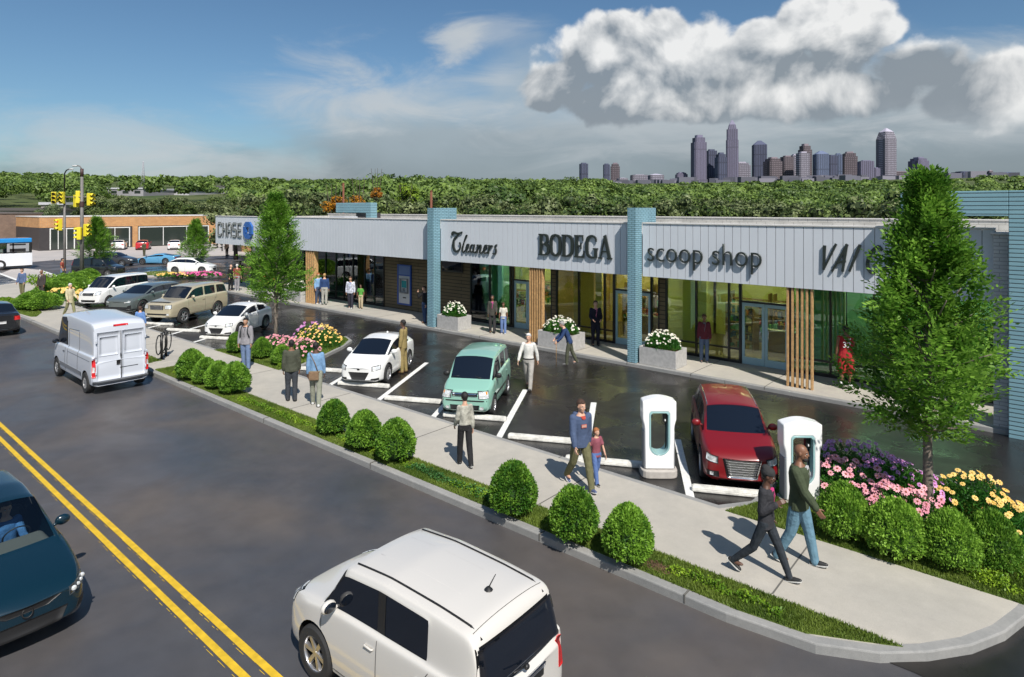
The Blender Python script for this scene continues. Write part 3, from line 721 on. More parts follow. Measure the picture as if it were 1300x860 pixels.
# ---------------------------------------------------------------- signs
def text_mesh(txt, size, depth, bev=0.0, font_shear=0, res=4, sx=1, offs=0):
    cu = bpy.data.curves.new('t', 'FONT'); cu.body = txt; cu.size = size; cu.extrude = depth / 2; cu.bevel_depth = bev; cu.bevel_resolution = 1; cu.resolution_u = res; cu.shear = font_shear; cu.offset = offs
    o = bpy.data.objects.new('t', cu); col.objects.link(o); me = eval_mesh(o); bpy.data.objects.remove(o)
    if sx != 1: me.transform(Matrix.Diagonal((sx, 1, 1, 1)))
    return me
def ribbon(mb, pts, ws, depth, k=0, mi=0, ang=None):
    """broad-nib stroke in the x-z plane, front towards -y; each stroke 2 mm proud of the one before"""
    n = len(pts); P = [Vector((p[0], p[1])) for p in pts]
    if not hasattr(ws, '__len__'): ws = [ws] * n
    L_, R_ = [], []
    for i in range(n):
        t = (P[min(i + 1, n - 1)] - P[max(i - 1, 0)]); t = t.normalized() if t.length > 0 else Vector((1, 0))
        nn = Vector((-t.y, t.x)); L_.append(P[i] + nn * ws[i] / 2); R_.append(P[i] - nn * ws[i] / 2)
    y0, y1 = -depth - k * .002, 0
    for i in range(n - 1):
        q = [L_[i], L_[i + 1], R_[i + 1], R_[i]]
        vs = [(a.x, y0, a.y) for a in q] + [(a.x, y1, a.y) for a in q]
        mb.add(vs, [(0, 1, 2, 3), (7, 6, 5, 4), (0, 4, 5, 1), (1, 5, 6, 2), (2, 6, 7, 3), (3, 7, 4, 0)], mi)
def curve(ctrl, n=26):
    """Catmull-Rom through control points (x, z, width)"""
    C_ = [ctrl[0]] + list(ctrl) + [ctrl[-1]]; out = []
    per = max(2, n // (len(ctrl) - 1))
    for i in range(1, len(C_) - 2):
        for j in range(per):
            t = j / per; r = []
            for d in range(3):
                p0, p1, p2, p3 = C_[i - 1][d], C_[i][d], C_[i + 1][d], C_[i + 2][d]
                r.append(.5 * (2 * p1 + (p2 - p0) * t + (2 * p0 - 5 * p1 + 4 * p2 - p3) * t * t + (3 * p1 - p0 - 3 * p2 + p3) * t ** 3))
            out.append(r)
    out.append(list(ctrl[-1])); return out
def strokes(mb, lst, S, x0, z0, depth, slant=0, mi=0):
    for k, c in enumerate(lst):
        c = curve(c) if len(c) > 2 else c
        ribbon(mb, [((p[0] + slant * p[1]) * S + x0, p[1] * S + z0) for p in c], [p[2] * S for p in c], depth, k, mi)
def sign(name, x0, z0, lab, mb, m, dy=0.0):
    o = mb.build(name, m); o.location = (x0, YF - .02 - dy, z0); tag(o, lab, 'sign'); return o
SER = {  # heavy serif capitals, unit height 1: (strokes, advance)
 'B': ([[(.0, .03, .06), (.55, .03, .06)], [(.0, .97, .06), (.52, .97, .06)], [(.17, 0, .19), (.17, 1, .19)], [(.2, .53, .06), (.5, .53, .06)], [(.46, .97, .07), (.66, .88, .16), (.66, .64, .16), (.46, .53, .07)], [(.48, .53, .07), (.74, .42, .18), (.74, .14, .18), (.5, .03, .07)]], .88),
 'O': ([[(.46, .98, .08), (.18, .85, .17), (.12, .5, .21), (.18, .15, .17), (.46, .02, .08)], [(.46, .98, .08), (.76, .85, .17), (.82, .5, .21), (.76, .15, .17), (.46, .02, .08)]], .98),
 'D': ([[(.0, .03, .06), (.45, .03, .06)], [(.0, .97, .06), (.45, .97, .06)], [(.17, 0, .19), (.17, 1, .19)], [(.4, .97, .07), (.72, .85, .16), (.80, .5, .21), (.72, .15, .16), (.4, .03, .07)]], .98),
 'E': ([[(.0, .03, .06), (.66, .03, .07)], [(.0, .97, .06), (.62, .97, .07)], [(.17, 0, .19), (.17, 1, .19)], [(.2, .52, .06), (.48, .52, .06)], [(.48, .38, .05), (.48, .66, .05)], [(.60, 1., .06), (.63, .74, .03)], [(.66, .0, .08), (.70, .30, .03)]], .80),
 'G': ([[(.80, .72, .03), (.76, .88, .09), (.50, .98, .09), (.20, .85, .17), (.13, .5, .21), (.20, .15, .17), (.50, .02, .08), (.76, .08, .08)], [(.76, .02, .18), (.76, .42, .18)], [(.58, .42, .06), (.92, .42, .06)]], .98),
 'A': ([[(.12, .0, .06), (.44, 1, .07)], [(.44, 1.02, .18), (.78, .0, .20)], [(.22, .32, .06), (.62, .32, .06)], [(.0, .03, .06), (.26, .03, .06)], [(.60, .03, .06), (.94, .03, .06)]], .95)}
mb = MB(); x = 0; S = .86
for ch in 'BODEGA': st, adv = SER[ch]; strokes(mb, st, S, x, 0, .06); x += adv * S * .97
for i, v in enumerate(mb.v): pass
o = sign('shop_sign', -15.92, 3.72, 'dark heavy serif capitals reading BODEGA on the pale fascia', mb, M_SIGN)
o.scale = (3.42 / x, 1, 1)
# Cleaners: flowing script
mb = MB()
CL = [
 [(.02, .86, .05), (-.02, .96, .10), (.10, 1.02, .11), (.34, .96, .10), (.62, 1.04, .07)],
 [(.40, .93, .05), (.14, .66, .10), (.12, .28, .15), (.30, .06, .10), (.52, .18, .07), (.56, .40, .05), (.48, .52, .09)],
 [(.66, .20, .05), (.80, .60, .05), (.92, .88, .09), (.84, .80, .05), (.70, .20, .10), (.76, .04, .07), (.86, .14, .05)],
 [(.86, .14, .04), (1.04, .26, .05), (1.08, .44, .07), (.98, .44, .05), (.93, .22, .10), (1.00, .06, .07), (1.14, .14, .04)],
 [(1.40, .40, .06), (1.26, .44, .06), (1.18, .22, .10), (1.26, .06, .06), (1.38, .20, .05)], [(1.43, .46, .07), (1.38, .16, .10), (1.46, .05, .06), (1.54, .14, .04)],
 [(1.56, .42, .05), (1.64, .42, .08), (1.60, .04, .10)], [(1.62, .20, .04), (1.76, .44, .07), (1.82, .36, .10), (1.78, .10, .10), (1.86, .05, .06), (1.94, .14, .04)],
 [(1.94, .14, .04), (2.12, .26, .05), (2.16, .44, .07), (2.06, .44, .05), (2.01, .22, .10), (2.08, .06, .07), (2.22, .14, .04)],
 [(2.24, .42, .05), (2.32, .42, .09), (2.28, .04, .10)], [(2.31, .24, .04), (2.42, .44, .07), (2.50, .40, .09)],
 [(2.74, .50, .08), (2.64, .40, .06), (2.72, .22, .09), (2.68, .06, .07), (2.54, .08, .08)]]
CL = [CL[0], CL[1]] + [[(a, b, c * .72) for a, b, c in st] for st in CL[2:]]
strokes(mb, CL, .86, 0, 0, .045, .08)
o = sign('shop_sign', -21.0, 3.60, 'dark flowing script sign reading Cleaners beside the first teal blade', mb, M_SIGN)
o.scale = (1.17, 1, 1.05)
# scoop shop
me = text_mesh('scoop shop', .98, .055, .008, offs=-.020); me.materials.clear(); me.materials.append(M_SIGN)
me.transform(Matrix.Rotation(R(90), 4, 'X')); xs = [v.co.x for v in me.vertices]
o = bpy.data.objects.new('shop_sign', me); col.objects.link(o); o.location = (-11.06, YF - .07, 3.74); o.scale = (3.98 / (max(xs) - min(xs)), 1, 1.08)
tag(o, 'dark rounded lower-case letters reading scoop shop on the fascia', 'sign')
# VAI C: brushed italic capitals
mb = MB()
VA = [[(.05, .95, .13), (.10, .05, .10)], [(.10, .05, .06), (.52, 1.02, .10)], [(.45, .0, .08), (.98, 1.02, .11)], [(.95, 1.02, .12), (.88, .02, .10)], [(.56, .34, .07), (.98, .40, .08)], [(1.15, .04, .09), (1.48, 1.02, .12)],
      [(2.35, .84, .10), (2.18, .98, .10), (1.92, .72, .13), (1.84, .30, .14), (2.02, .04, .10), (2.24, .16, .07)], [(2.45, .04, .08), (2.9, .98, .11)], [(2.9, .98, .11), (2.95, .02, .1)], [(2.6, .35, .07), (3.0, .38, .07)]]
strokes(mb, VA, .80, 0, 0, .05, .10)
o = sign('shop_sign', -5.30, 3.75, 'dark brushed italic capitals starting VAI, partly behind the large tree', mb, M_SIGN)
o.scale = (.82, 1, 1)
# bank: outlined block capitals and eight-sided mark
mb = MB()
BLK = {'C': [[(.62, .78), (.62, .84), (.50, .96), (.16, .96), (.04, .84), (.04, .16), (.16, .04), (.50, .04), (.62, .16), (.62, .22)]],
       'H': [[(.06, 0), (.06, 1)], [(.60, 0), (.60, 1)], [(.06, .5), (.60, .5)]],
       'A': [[(.04, 0), (.04, .74), (.22, .96), (.46, .96), (.62, .74), (.62, 0)], [(.04, .40), (.62, .40)]],
       'S': [[(.60, .96), (.12, .96), (.04, .88), (.04, .60), (.12, .52), (.54, .52), (.62, .44), (.62, .12), (.54, .04), (.04, .04)]],
       'E': [[(.60, .96), (.06, .96), (.06, .04), (.60, .04)], [(.06, .5), (.54, .5)]]}
x = 0; k = 0; mb2 = MB(); S = .92
for ch in 'CHASE':
    for st in BLK[ch]:
        ribbon(mb, [(p[0] * S + x, p[1] * S) for p in st], .19 * S, .025, k % 4); ribbon(mb2, [(p[0] * S + x, p[1] * S) for p in st], .105 * S, .040, k % 4); k += 1
    x += .84 * S
t = empty('bank_sign', (-44.1, YF - .02, 3.70), 0, 'outlined block capitals reading CHASE with a blue eight-sided mark at the left end', 'sign')
t.scale = (1.0, 1, 1)
sc = 3.55 / x
for m_, mm_ in ((mb, M_SIGN), (mb2, M_SILVER)):
    m_.v = [(v[0] * sc, v[1], v[2]) for v in m_.v]; m_.build('lettering', mm_, t)
OC = [(.28, 0), (.72, 0), (1, .28), (1, .72), (.72, 1), (.28, 1), (0, .72), (0, .28)]; IN = [(.34, .34), (.66, .34), (.66, .66), (.34, .66)]
mb = MB()
pcs = [[(.28, 0), (.72, 0), (.97, .25), (.64, .25), (.64, .32), (.28, .32)], [(1, .28), (1, .72), (.75, .97), (.75, .64), (.68, .64), (.68, .28)], [(.72, 1), (.28, 1), (.03, .75), (.36, .75), (.36, .68), (.72, .68)], [(0, .72), (0, .28), (.25, .03), (.25, .36), (.32, .36), (.32, .72)]]
for pc in pcs:
    n = len(pc); vs = [(a * 1.15, -.12, b * 1.1 - .06) for a, b in pc] + [(a * 1.15, 0, b * 1.1 - .06) for a, b in pc]
    mb.add(vs, [tuple(range(n)), tuple(range(2 * n - 1, n - 1, -1))] + [(i, (i + 1) % n, n + (i + 1) % n, n + i) for i in range(n)])
e_ = mb.build('emblem', mat('emblem_blue', (.03, .12, .40), .3), t); e_.location = (3.78, 0, 0)

# ---------------------------------------------------------------- buildings at the far left
M_WINF = mat('white_window_frame', (.72, .72, .70), .5)
M_DGLASS = mat('dark_shop_glass', (.03, .04, .035), .06, spec=.8)
def simple_part(mb, name, m, t, label=None, bevel=0):
    o = mb.build(name, m, None, bevel); o.parent = t; o.matrix_parent_inverse = Matrix.Translation(-t.location)
    if label: o['label'] = label
    return o
XO = -101.8
t = empty('brick_showroom', (XO - 6, 35, 0), 0, 'low orange brick showroom with white-framed dark shop windows at the far left', 'building')
def yat(px, X=XO):
    u = (px - 650) / 810; k = (FWD[0] + u * RGT[0]) / (FWD[1] + u * RGT[1]); return X / k
ys = {p: yat(p) for p in (50, 62, 94, 104, 127, 165, 168, 176, 206, 236, 265, 272)}
simple_part(MB().box(XO - 12, XO, yat(50), 62, 3.05, 4.45), 'wall', M_ORANGE, t)
simple_part(MB().box(XO - 12, XO - .02, yat(50), yat(105), 0, 3.047), 'dark_wall', M_DARKPANEL, t)
simple_part(MB().box(XO - 12, XO - .02, yat(105.2), yat(168), 0, 3.047), 'dark_wall', M_DARKPANEL, t)
simple_part(MB().box(XO - 12, XO, yat(168.2), yat(175), 0, 3.047), 'wall', M_ORANGE, t); simple_part(MB().box(XO - 12, XO, yat(265.5), 62, 0, 3.047), 'wall', M_ORANGE, t)
simple_part(MB().box(XO - 12, XO - .3, yat(175.1), yat(265.4), 0, 3.047), 'wall', M_DARKPANEL, t)
simple_part(MB().box(XO - 12.1, XO + .06, yat(50) - .06, 62, 4.453, 4.55), 'roof_coping', M_COPING, t)
def bigwin(p0, p1, n, z0=.12, z1=2.95):
    y0, y1 = yat(p0), yat(p1); mb = MB()
    mb.box(XO - .06, XO + .05, y0, y0 + .12, z0, z1).box(XO - .06, XO + .05, y1 - .12, y1, z0, z1).box(XO - .06, XO + .05, y0 + .12, y1 - .12, z1 - .12, z1)
    for i in range(1, n):
        y = y0 + (y1 - y0) * i / n; mb.box(XO - .06, XO + .04, y - .04, y + .04, z0, z1 - .12)
    w = simple_part(mb, 'window', M_WINF, t)
    o = MB().box(XO - .03, XO - .01, y0 + .12, y1 - .12, z0, z1 - .12).build('pane', M_DGLASS, None); o.parent = w; o.matrix_parent_inverse = Matrix.Identity(4)
bigwin(63, 95, 3); bigwin(126, 165, 2); bigwin(176, 265, 3)
t = empty('brick_annex', (-72, 44, 0), 0, 'small orange brick block with a dark door glimpsed under the bank corner', 'building')
simple_part(MB().box(-80.5, -62, 40.3, 47, 0, 3.6), 'wall', M_ORANGE, t)
simple_part(MB().box(-82.6, -80.52, 40.1, 47, 0, 3.62), 'door_bay', M_DARKPANEL, t)
simple_part(MB().box(-82.7, -61.9, 40.0, 47.1, 3.63, 3.75), 'roof_coping', M_COPING, t)
t = empty('brown_warehouse', (-128, 20, 0), 0, 'plain brown brick warehouse at the left edge behind the bus', 'building')
simple_part(MB().box(-150, -118, 0, yat(53, -118), 0, 4.8), 'wall', M_BROWNB, t)
simple_part(MB().box(-150.2, -117.9, -.2, yat(53, -118) + .2, 4.803, 5.0), 'roof_coping', mat('dark_coping', (.12, .10, .09), .7), t)
def shed(px0, px1, d, h, lab, roofc, wallc, depth=16, ytop=None):
    u0, u1 = (px0 - 650) / 810, (px1 - 650) / 810; um = (u0 + u1) / 2; w = (u1 - u0) * d
    x, y = d * (FWD[0] + um * RGT[0]), d * (FWD[1] + um * RGT[1]); z = terrain_z(x, y)
    if ytop: h = EYE + (265 - ytop) / 810 * d - z - .7
    t = empty('warehouse', (x, y, z), YAW, lab, 'building', 'flat-roofed buildings among the far trees')
    MB().box(-w / 2, w / 2, 0, depth, -2, h).build('wall', mat('shed_wall_' + wallc, {'grey': (.28, .27, .29), 'tan': (.33, .30, .27), 'pale': (.42, .41, .44)}[wallc], .8, var=.1, vscale=.2), t)
    MB().box(-w / 2 - .4, w / 2 + .4, -.4, depth + .4, h + .01, h + .7).build('roof', mat('shed_roof_' + roofc, {'pale': (.50, .50, .54), 'dark': (.10, .09, .09), 'grey': (.25, .25, .28)}[roofc], .7), t)
    mb = MB(); n = max(2, int(w / 5))
    for i in range(n): mb.box(-w / 2 + w * (i + .25) / n, -w / 2 + w * (i + .75) / n, -.12, -.02, h * .35, h * .75)
    mb.build('window', M_DGLASS, t)
shed(0, 54, 150, 6.5, 'low tan roofed block behind the brown warehouse at the left edge', 'dark', 'tan', 12, 264)
shed(52, 80, 170, 8.6, 'pale flat roofed block just left of the traffic signals', 'pale', 'tan', 12, 257)
shed(137, 182, 330, 19, 'long pale roofed shed in the far trees above the showroom', 'pale', 'grey', 40, 238.5)
shed(186, 240, 360, 20.5, 'broad grey roofed shed in the far trees right of the mast', 'grey', 'pale', 60, 240)
shed(232, 290, 400, 24, 'dark roofed shed in the far trees above the bank corner', 'dark', 'grey', 50, 236)

# ---------------------------------------------------------------- far city
def tower(px, w, ytop, d, kind, c, lab, ybase=236):
    u = (px - 650) / 810; x, y = d * (FWD[0] + u * RGT[0]), d * (FWD[1] + u * RGT[1]); z0 = terrain_z(x, y) - 12
    ztop = EYE + (265 - ytop) / 810 * d; H = ztop - z0; W = w / 810 * d
    t = empty('tower', (x, y, z0), YAW + random.uniform(-.35, .35), lab, 'skyscraper', 'towers of the far city skyline')
    base = {'v': (.15, .14, .21), 'd': (.06, .068, .115), 'w': (.33, .31, .38), 'b': (.19, .155, .18), 'g': (.10, .125, .20)}[c]  # slight distance haze put into the wall colours as blue-grey and violet
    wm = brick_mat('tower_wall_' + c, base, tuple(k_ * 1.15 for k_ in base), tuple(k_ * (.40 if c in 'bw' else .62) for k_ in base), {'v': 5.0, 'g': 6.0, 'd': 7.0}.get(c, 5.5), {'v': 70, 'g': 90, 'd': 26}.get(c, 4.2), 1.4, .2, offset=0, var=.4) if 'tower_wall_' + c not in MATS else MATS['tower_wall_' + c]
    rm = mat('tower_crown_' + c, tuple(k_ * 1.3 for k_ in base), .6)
    a = W / 2
    def lv(s, h0, h1, s2=None, m=None, nm='shaft', dx=0):
        s2 = s if s2 is None else s2; b0, b1 = a * s, a * s2; ch = .22
        def ring(b, z): return [(dx + b * p, b * q, z) for p, q in ((-1, -1 + ch), (-1 + ch, -1), (1 - ch, -1), (1, -1 + ch), (1, 1 - ch), (1 - ch, 1), (-1 + ch, 1), (-1, 1 - ch))]
        vs = ring(b0, h0) + ring(b1, h1)
        MB().add(vs, [tuple(range(7, -1, -1)), tuple(range(8, 16))] + [(i, (i + 1) % 8, 8 + (i + 1) % 8, 8 + i) for i in range(8)]).build(nm, m or wm, t)
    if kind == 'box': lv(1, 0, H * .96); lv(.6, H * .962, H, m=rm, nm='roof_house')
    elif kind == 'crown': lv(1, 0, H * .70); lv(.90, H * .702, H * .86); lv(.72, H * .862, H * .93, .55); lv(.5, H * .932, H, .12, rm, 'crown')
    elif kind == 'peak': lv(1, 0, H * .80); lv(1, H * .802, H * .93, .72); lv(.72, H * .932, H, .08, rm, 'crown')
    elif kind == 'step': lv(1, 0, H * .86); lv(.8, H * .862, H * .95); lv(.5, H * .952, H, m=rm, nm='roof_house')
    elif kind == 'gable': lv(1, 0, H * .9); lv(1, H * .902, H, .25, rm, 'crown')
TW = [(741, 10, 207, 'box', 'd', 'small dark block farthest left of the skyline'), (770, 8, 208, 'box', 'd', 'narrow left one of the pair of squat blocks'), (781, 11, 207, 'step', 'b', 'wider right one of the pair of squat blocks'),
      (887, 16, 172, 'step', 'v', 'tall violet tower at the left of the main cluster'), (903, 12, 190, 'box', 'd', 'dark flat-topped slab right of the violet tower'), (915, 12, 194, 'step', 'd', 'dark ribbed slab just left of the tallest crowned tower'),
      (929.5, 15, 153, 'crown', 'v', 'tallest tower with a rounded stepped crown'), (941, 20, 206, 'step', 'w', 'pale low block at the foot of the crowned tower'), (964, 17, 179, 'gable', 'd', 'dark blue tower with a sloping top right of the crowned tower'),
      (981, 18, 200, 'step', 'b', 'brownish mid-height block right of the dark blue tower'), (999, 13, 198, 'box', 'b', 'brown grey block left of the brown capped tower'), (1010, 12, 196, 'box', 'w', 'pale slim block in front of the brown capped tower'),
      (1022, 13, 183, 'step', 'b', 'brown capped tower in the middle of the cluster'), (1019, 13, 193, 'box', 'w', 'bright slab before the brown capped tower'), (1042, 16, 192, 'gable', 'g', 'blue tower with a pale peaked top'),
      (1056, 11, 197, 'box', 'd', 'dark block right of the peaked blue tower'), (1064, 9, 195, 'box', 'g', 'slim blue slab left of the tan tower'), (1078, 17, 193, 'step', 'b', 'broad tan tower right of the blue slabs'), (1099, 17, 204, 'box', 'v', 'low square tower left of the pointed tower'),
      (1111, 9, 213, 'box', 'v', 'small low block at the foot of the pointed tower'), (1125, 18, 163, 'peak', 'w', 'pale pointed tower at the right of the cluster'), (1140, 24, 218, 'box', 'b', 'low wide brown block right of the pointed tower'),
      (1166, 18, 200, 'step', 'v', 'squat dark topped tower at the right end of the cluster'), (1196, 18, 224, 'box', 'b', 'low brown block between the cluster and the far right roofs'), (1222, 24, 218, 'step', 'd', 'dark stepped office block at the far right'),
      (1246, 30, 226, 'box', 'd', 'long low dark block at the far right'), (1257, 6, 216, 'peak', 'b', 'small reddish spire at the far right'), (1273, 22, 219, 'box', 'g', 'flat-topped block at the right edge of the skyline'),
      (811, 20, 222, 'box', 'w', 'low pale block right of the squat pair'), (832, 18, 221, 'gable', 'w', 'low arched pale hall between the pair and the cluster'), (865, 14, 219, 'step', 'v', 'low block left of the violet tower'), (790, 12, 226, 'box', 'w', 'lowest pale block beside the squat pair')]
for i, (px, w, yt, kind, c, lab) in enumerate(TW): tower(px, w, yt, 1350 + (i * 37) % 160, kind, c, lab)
mb = MB()     # low roofs of the city too small to tell apart
for i in range(150):
    px = random.uniform(845, 1290) if i % 4 else random.uniform(740, 850); d = random.uniform(1250, 1500); u = (px - 650) / 810
    x, y = d * (FWD[0] + u * RGT[0]), d * (FWD[1] + u * RGT[1]); z = terrain_z(x, y); w = random.uniform(6, 16); h = random.uniform(5, 12) if px > 850 else random.uniform(3, 8)
    mb.box(-w, w, -8, 8, -8, h, random.randrange(3), Matrix.Translation((x, y, z)) @ Matrix.Rotation(random.uniform(0, 1), 4, 'Z'))
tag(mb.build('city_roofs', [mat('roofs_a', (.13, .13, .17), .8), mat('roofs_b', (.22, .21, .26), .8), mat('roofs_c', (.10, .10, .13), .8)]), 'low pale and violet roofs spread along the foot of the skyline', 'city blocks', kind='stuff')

# radio mast, poles
def pt(px, d): u = (px - 650) / 810; return d * (FWD[0] + u * RGT[0]), d * (FWD[1] + u * RGT[1])
x, y = pt(182, 420); z = terrain_z(x, y)
mb = MB(); hm = EYE + (265 - 205) / 810 * 420 - z
for a in range(3):
    p = [(math.cos(a * 2.094) * 1.6, math.sin(a * 2.094) * 1.6, 0), (math.cos(a * 2.094) * .25, math.sin(a * 2.094) * .25, hm)]; mb.tube(p, .13, 5)
for k in range(16):
    f0, f1 = k / 16, (k + 1) / 16; r0, r1 = 1.6 - 1.35 * f0, 1.6 - 1.35 * f1
    for a in range(3): mb.tube([(math.cos(a * 2.094) * r0, math.sin(a * 2.094) * r0, hm * f0), (math.cos(a * 2.094 + 2.094) * r1, math.sin(a * 2.094 + 2.094) * r1, hm * f1)], .07, 4)
o = mb.build('radio_mast', mat('mast_metal', (.35, .34, .38), .6)); o.location = (x, y, z); tag(o, 'thin grey lattice mast standing above the far trees at the left', 'mast')
for px, top, d, lab in ((436, 233, 58, 'rusty brown thin post rising behind the teal roof frame'), (547.5, 243, 48, 'rusty brown thin post behind the first teal brick blade')):
    x, y = pt(px, d); o = MB().tube([(0, 0, 0), (0, 0, EYE + (265 - top) / 810 * d)], .09, 8).ell((0, 0, EYE + (265 - top) / 810 * d), (.11, .11, .06)).build('utility_post', mat('rusty_metal', (.16, .055, .03), .8))
    o.location = (x, y, 0); tag(o, lab, 'post')

# ---------------------------------------------------------------- vegetation
def crown_mesh(name, n, rx, rz, m, leaf=.3, seed=0, lumps=14, core=True):
    """wood tree crown: lumps of leaf clumps with gaps, centred at 0"""
    r = np.random.default_rng(seed); cs = []
    for i in range(lumps):
        d = unit(r.normal(size=(1, 3)))[0]; q = r.uniform(.35, .78); cs.append((d[0] * rx * q, d[1] * rx * q, d[2] * rz * q, r.uniform(.26, .44) * rx))
    cs.append((0, 0, 0, rx * .5)); per = n // len(cs); C = []; Nn = []
    for (x, y, z, s) in cs:
        d = unit(r.normal(size=(per, 3))); rad = s * r.uniform(.62, 1.08, (per, 1)); C.append(np.array([x, y, z]) + d * rad * np.array([1, 1, .8])); Nn.append(d)
    C = np.concatenate(C); Nn = np.concatenate(Nn); t = unit(np.cross(Nn, r.normal(size=Nn.shape)))
    Nn2 = unit(Nn + r.normal(size=Nn.shape) * .45); L = r.uniform(.6, 1.3, len(C)) * leaf
    V, F = leaf_quads(C, t, Nn2, L, L * .62)
    mats = [m, M_TREECORE]; k0 = len(V); mi = np.zeros(len(F), int)
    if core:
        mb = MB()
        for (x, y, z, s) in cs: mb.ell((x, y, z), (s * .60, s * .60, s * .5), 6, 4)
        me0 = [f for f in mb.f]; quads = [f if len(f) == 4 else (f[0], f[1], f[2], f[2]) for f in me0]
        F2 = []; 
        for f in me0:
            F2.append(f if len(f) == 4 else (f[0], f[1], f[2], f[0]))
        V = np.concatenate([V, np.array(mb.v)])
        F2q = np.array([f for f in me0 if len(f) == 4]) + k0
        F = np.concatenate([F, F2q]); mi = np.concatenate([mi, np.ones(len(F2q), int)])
    return np_mesh(name, V, F, mats, mi)
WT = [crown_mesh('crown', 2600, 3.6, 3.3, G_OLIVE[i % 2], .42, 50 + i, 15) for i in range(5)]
def trunk_mesh(h, r):
    mb = MB(); mb.tube([(0, 0, -.3), (.05, 0, h * .5), (0, .08, h)], [r, r * .8, r * .6], 8)
    for a in range(4):
        c, s = math.cos(a * 1.6), math.sin(a * 1.6); mb.tube([(0, .05, h * .75), (c * .8, s * .8, h * 1.15), (c * 1.5, s * 1.5, h * 1.6)], [r * .5, r * .35, r * .15], 6)
    return mb.mesh('trunk', M_BARK)
WTRUNK = trunk_mesh(3.2, .28)
SIDES = ['left', 'middle', 'right']
wood_n = 0
def wood_tree(x, y, s, hz, lab, grp='trees close behind the shops', cm=None, z=None):
    global wood_n
    z = terrain_z(x, y) if z is None else z
    t = empty('broadleaf_tree', (x, y, z), random.uniform(0, 6.28), lab, 'tree', grp)
    c = bpy.data.objects.new('crown', cm or WT[wood_n % 5]); col.objects.link(c); c.parent = t; c.location = (0, 0, hz - 3.3 * s); c.scale = (s, s, s * random.uniform(.92, 1.08)); c.rotation_euler = (0, 0, random.uniform(0, 6.28))
    k = bpy.data.objects.new('trunk', WTRUNK); col.objects.link(k); k.parent = t; k.scale = (s, s, max(.4, (hz - 5.2 * s) / 3.2)); wood_n += 1
# row behind the shops; tree tops follow the photograph's tree line
def top_y(px):
    xs = [0, 60, 110, 230, 300, 350, 410, 470, 560, 640, 700, 800, 900, 1000, 1080, 1140, 1200, 1300]
    ys_ = [262, 258, 250, 244, 240, 237, 236, 240, 246, 246, 243, 249, 243, 250, 252, 238, 234, 233]
    return float(np.interp(px, xs, ys_))
tree_kinds = ['dark olive', 'mottled green', 'dense olive', 'pale flecked', 'dusty green']
px = 58; i = 0
LM = [(0, 'behind the showroom roof'), (272, 'above the bank letters'), (410, 'behind the roof frame'), (480, 'left of the first blade'), (580, 'above the script sign'), (680, 'above the heavy serif sign'), (830, 'above the lower-case sign'), (1010, 'above the brushed italic sign'), (1140, 'behind the end frame')]
cnts = {}
while px < 1345:
    for row in range(2):
        d = random.uniform(66, 74) if row == 0 else random.uniform(86, 98)
        if px < 300: d += 62 + (22 if px < 110 else 0)
        if px > 1060: d -= 22
        p = px + random.uniform(-6, 6) + row * 14; x, y = pt(p, d)
        hz = EYE + (265 - top_y(p) + random.uniform(-9, 7) - (0 if row else 6)) / 810 * d - terrain_z(x, y)
        s = min(1.15, max(.72, hz / 8.0)) * random.uniform(.85, 1.1)
        lm = [q for q in LM if q[0] <= p][-1][1] if p >= 0 else LM[0][1]
        cnts[lm] = cnts.get(lm, 0) + 1
        ordn = ['first', 'second', 'third', 'fourth', 'fifth', 'sixth', 'seventh', 'eighth', 'ninth', 'tenth', 'eleventh', 'twelfth', 'thirteenth', 'fourteenth', 'fifteenth', 'sixteenth', 'seventeenth', 'eighteenth', 'nineteenth', 'twentieth'][min(19, (cnts[lm] - 1) // 2)]
        wood_tree(x, y, s, hz, '%s %s tree from the left %s, %s row' % (ordn, tree_kinds[i % 5], lm, 'near' if row == 0 else 'back'))
        i += 1
    px += random.uniform(25, 32) * (.72 if px < 300 else 1)
# autumn trees, young pale tree by the brown wall
G_AUT = leaf_mat('autumn_leaf', (.30, .11, .01), (.62, .30, .02), .3, 1)
G_LIME = leaf_mat('lime_leaf', (.14, .24, .02), (.30, .42, .04), .3, 1)
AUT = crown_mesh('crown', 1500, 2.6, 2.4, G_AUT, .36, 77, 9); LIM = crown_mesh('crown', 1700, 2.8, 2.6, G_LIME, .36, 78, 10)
for px_, tp, d, s, cm, lab in ((424, 239, 60, .50, AUT, 'small orange autumn tree behind the left end of the teal roof frame'), (455, 240, 61, .42, AUT, 'small orange autumn tree behind the right end of the teal roof frame'), (478, 231, 80, .45, AUT, 'orange autumn tree top right of the teal roof frame'), (516, 224, 104, .95, LIM, 'lime green tree just above the roof left of the first blade')):
    x, y = pt(px_, d); wood_tree(x, y, s, EYE + (265 - tp) / 810 * d - terrain_z(x, y), lab, None, cm)
G_PALE = leaf_mat('pale_tree_leaf', (.08, .12, .05), (.24, .30, .14), .3, 1)
PAL = crown_mesh('crown', 2400, 2.6, 2.6, G_PALE, .30, 79, 10, False)
x, y = pt(38, 112); wood_tree(x, y, 1.0, 5.6, 'pale grey-green tree between the brown warehouse and the showroom', None, PAL, 0)
x, y = pt(60, 118); wood_tree(x, y, 1.0, 7.6, 'taller pale grey-green tree behind the showroom left corner', None, PAL, 0)
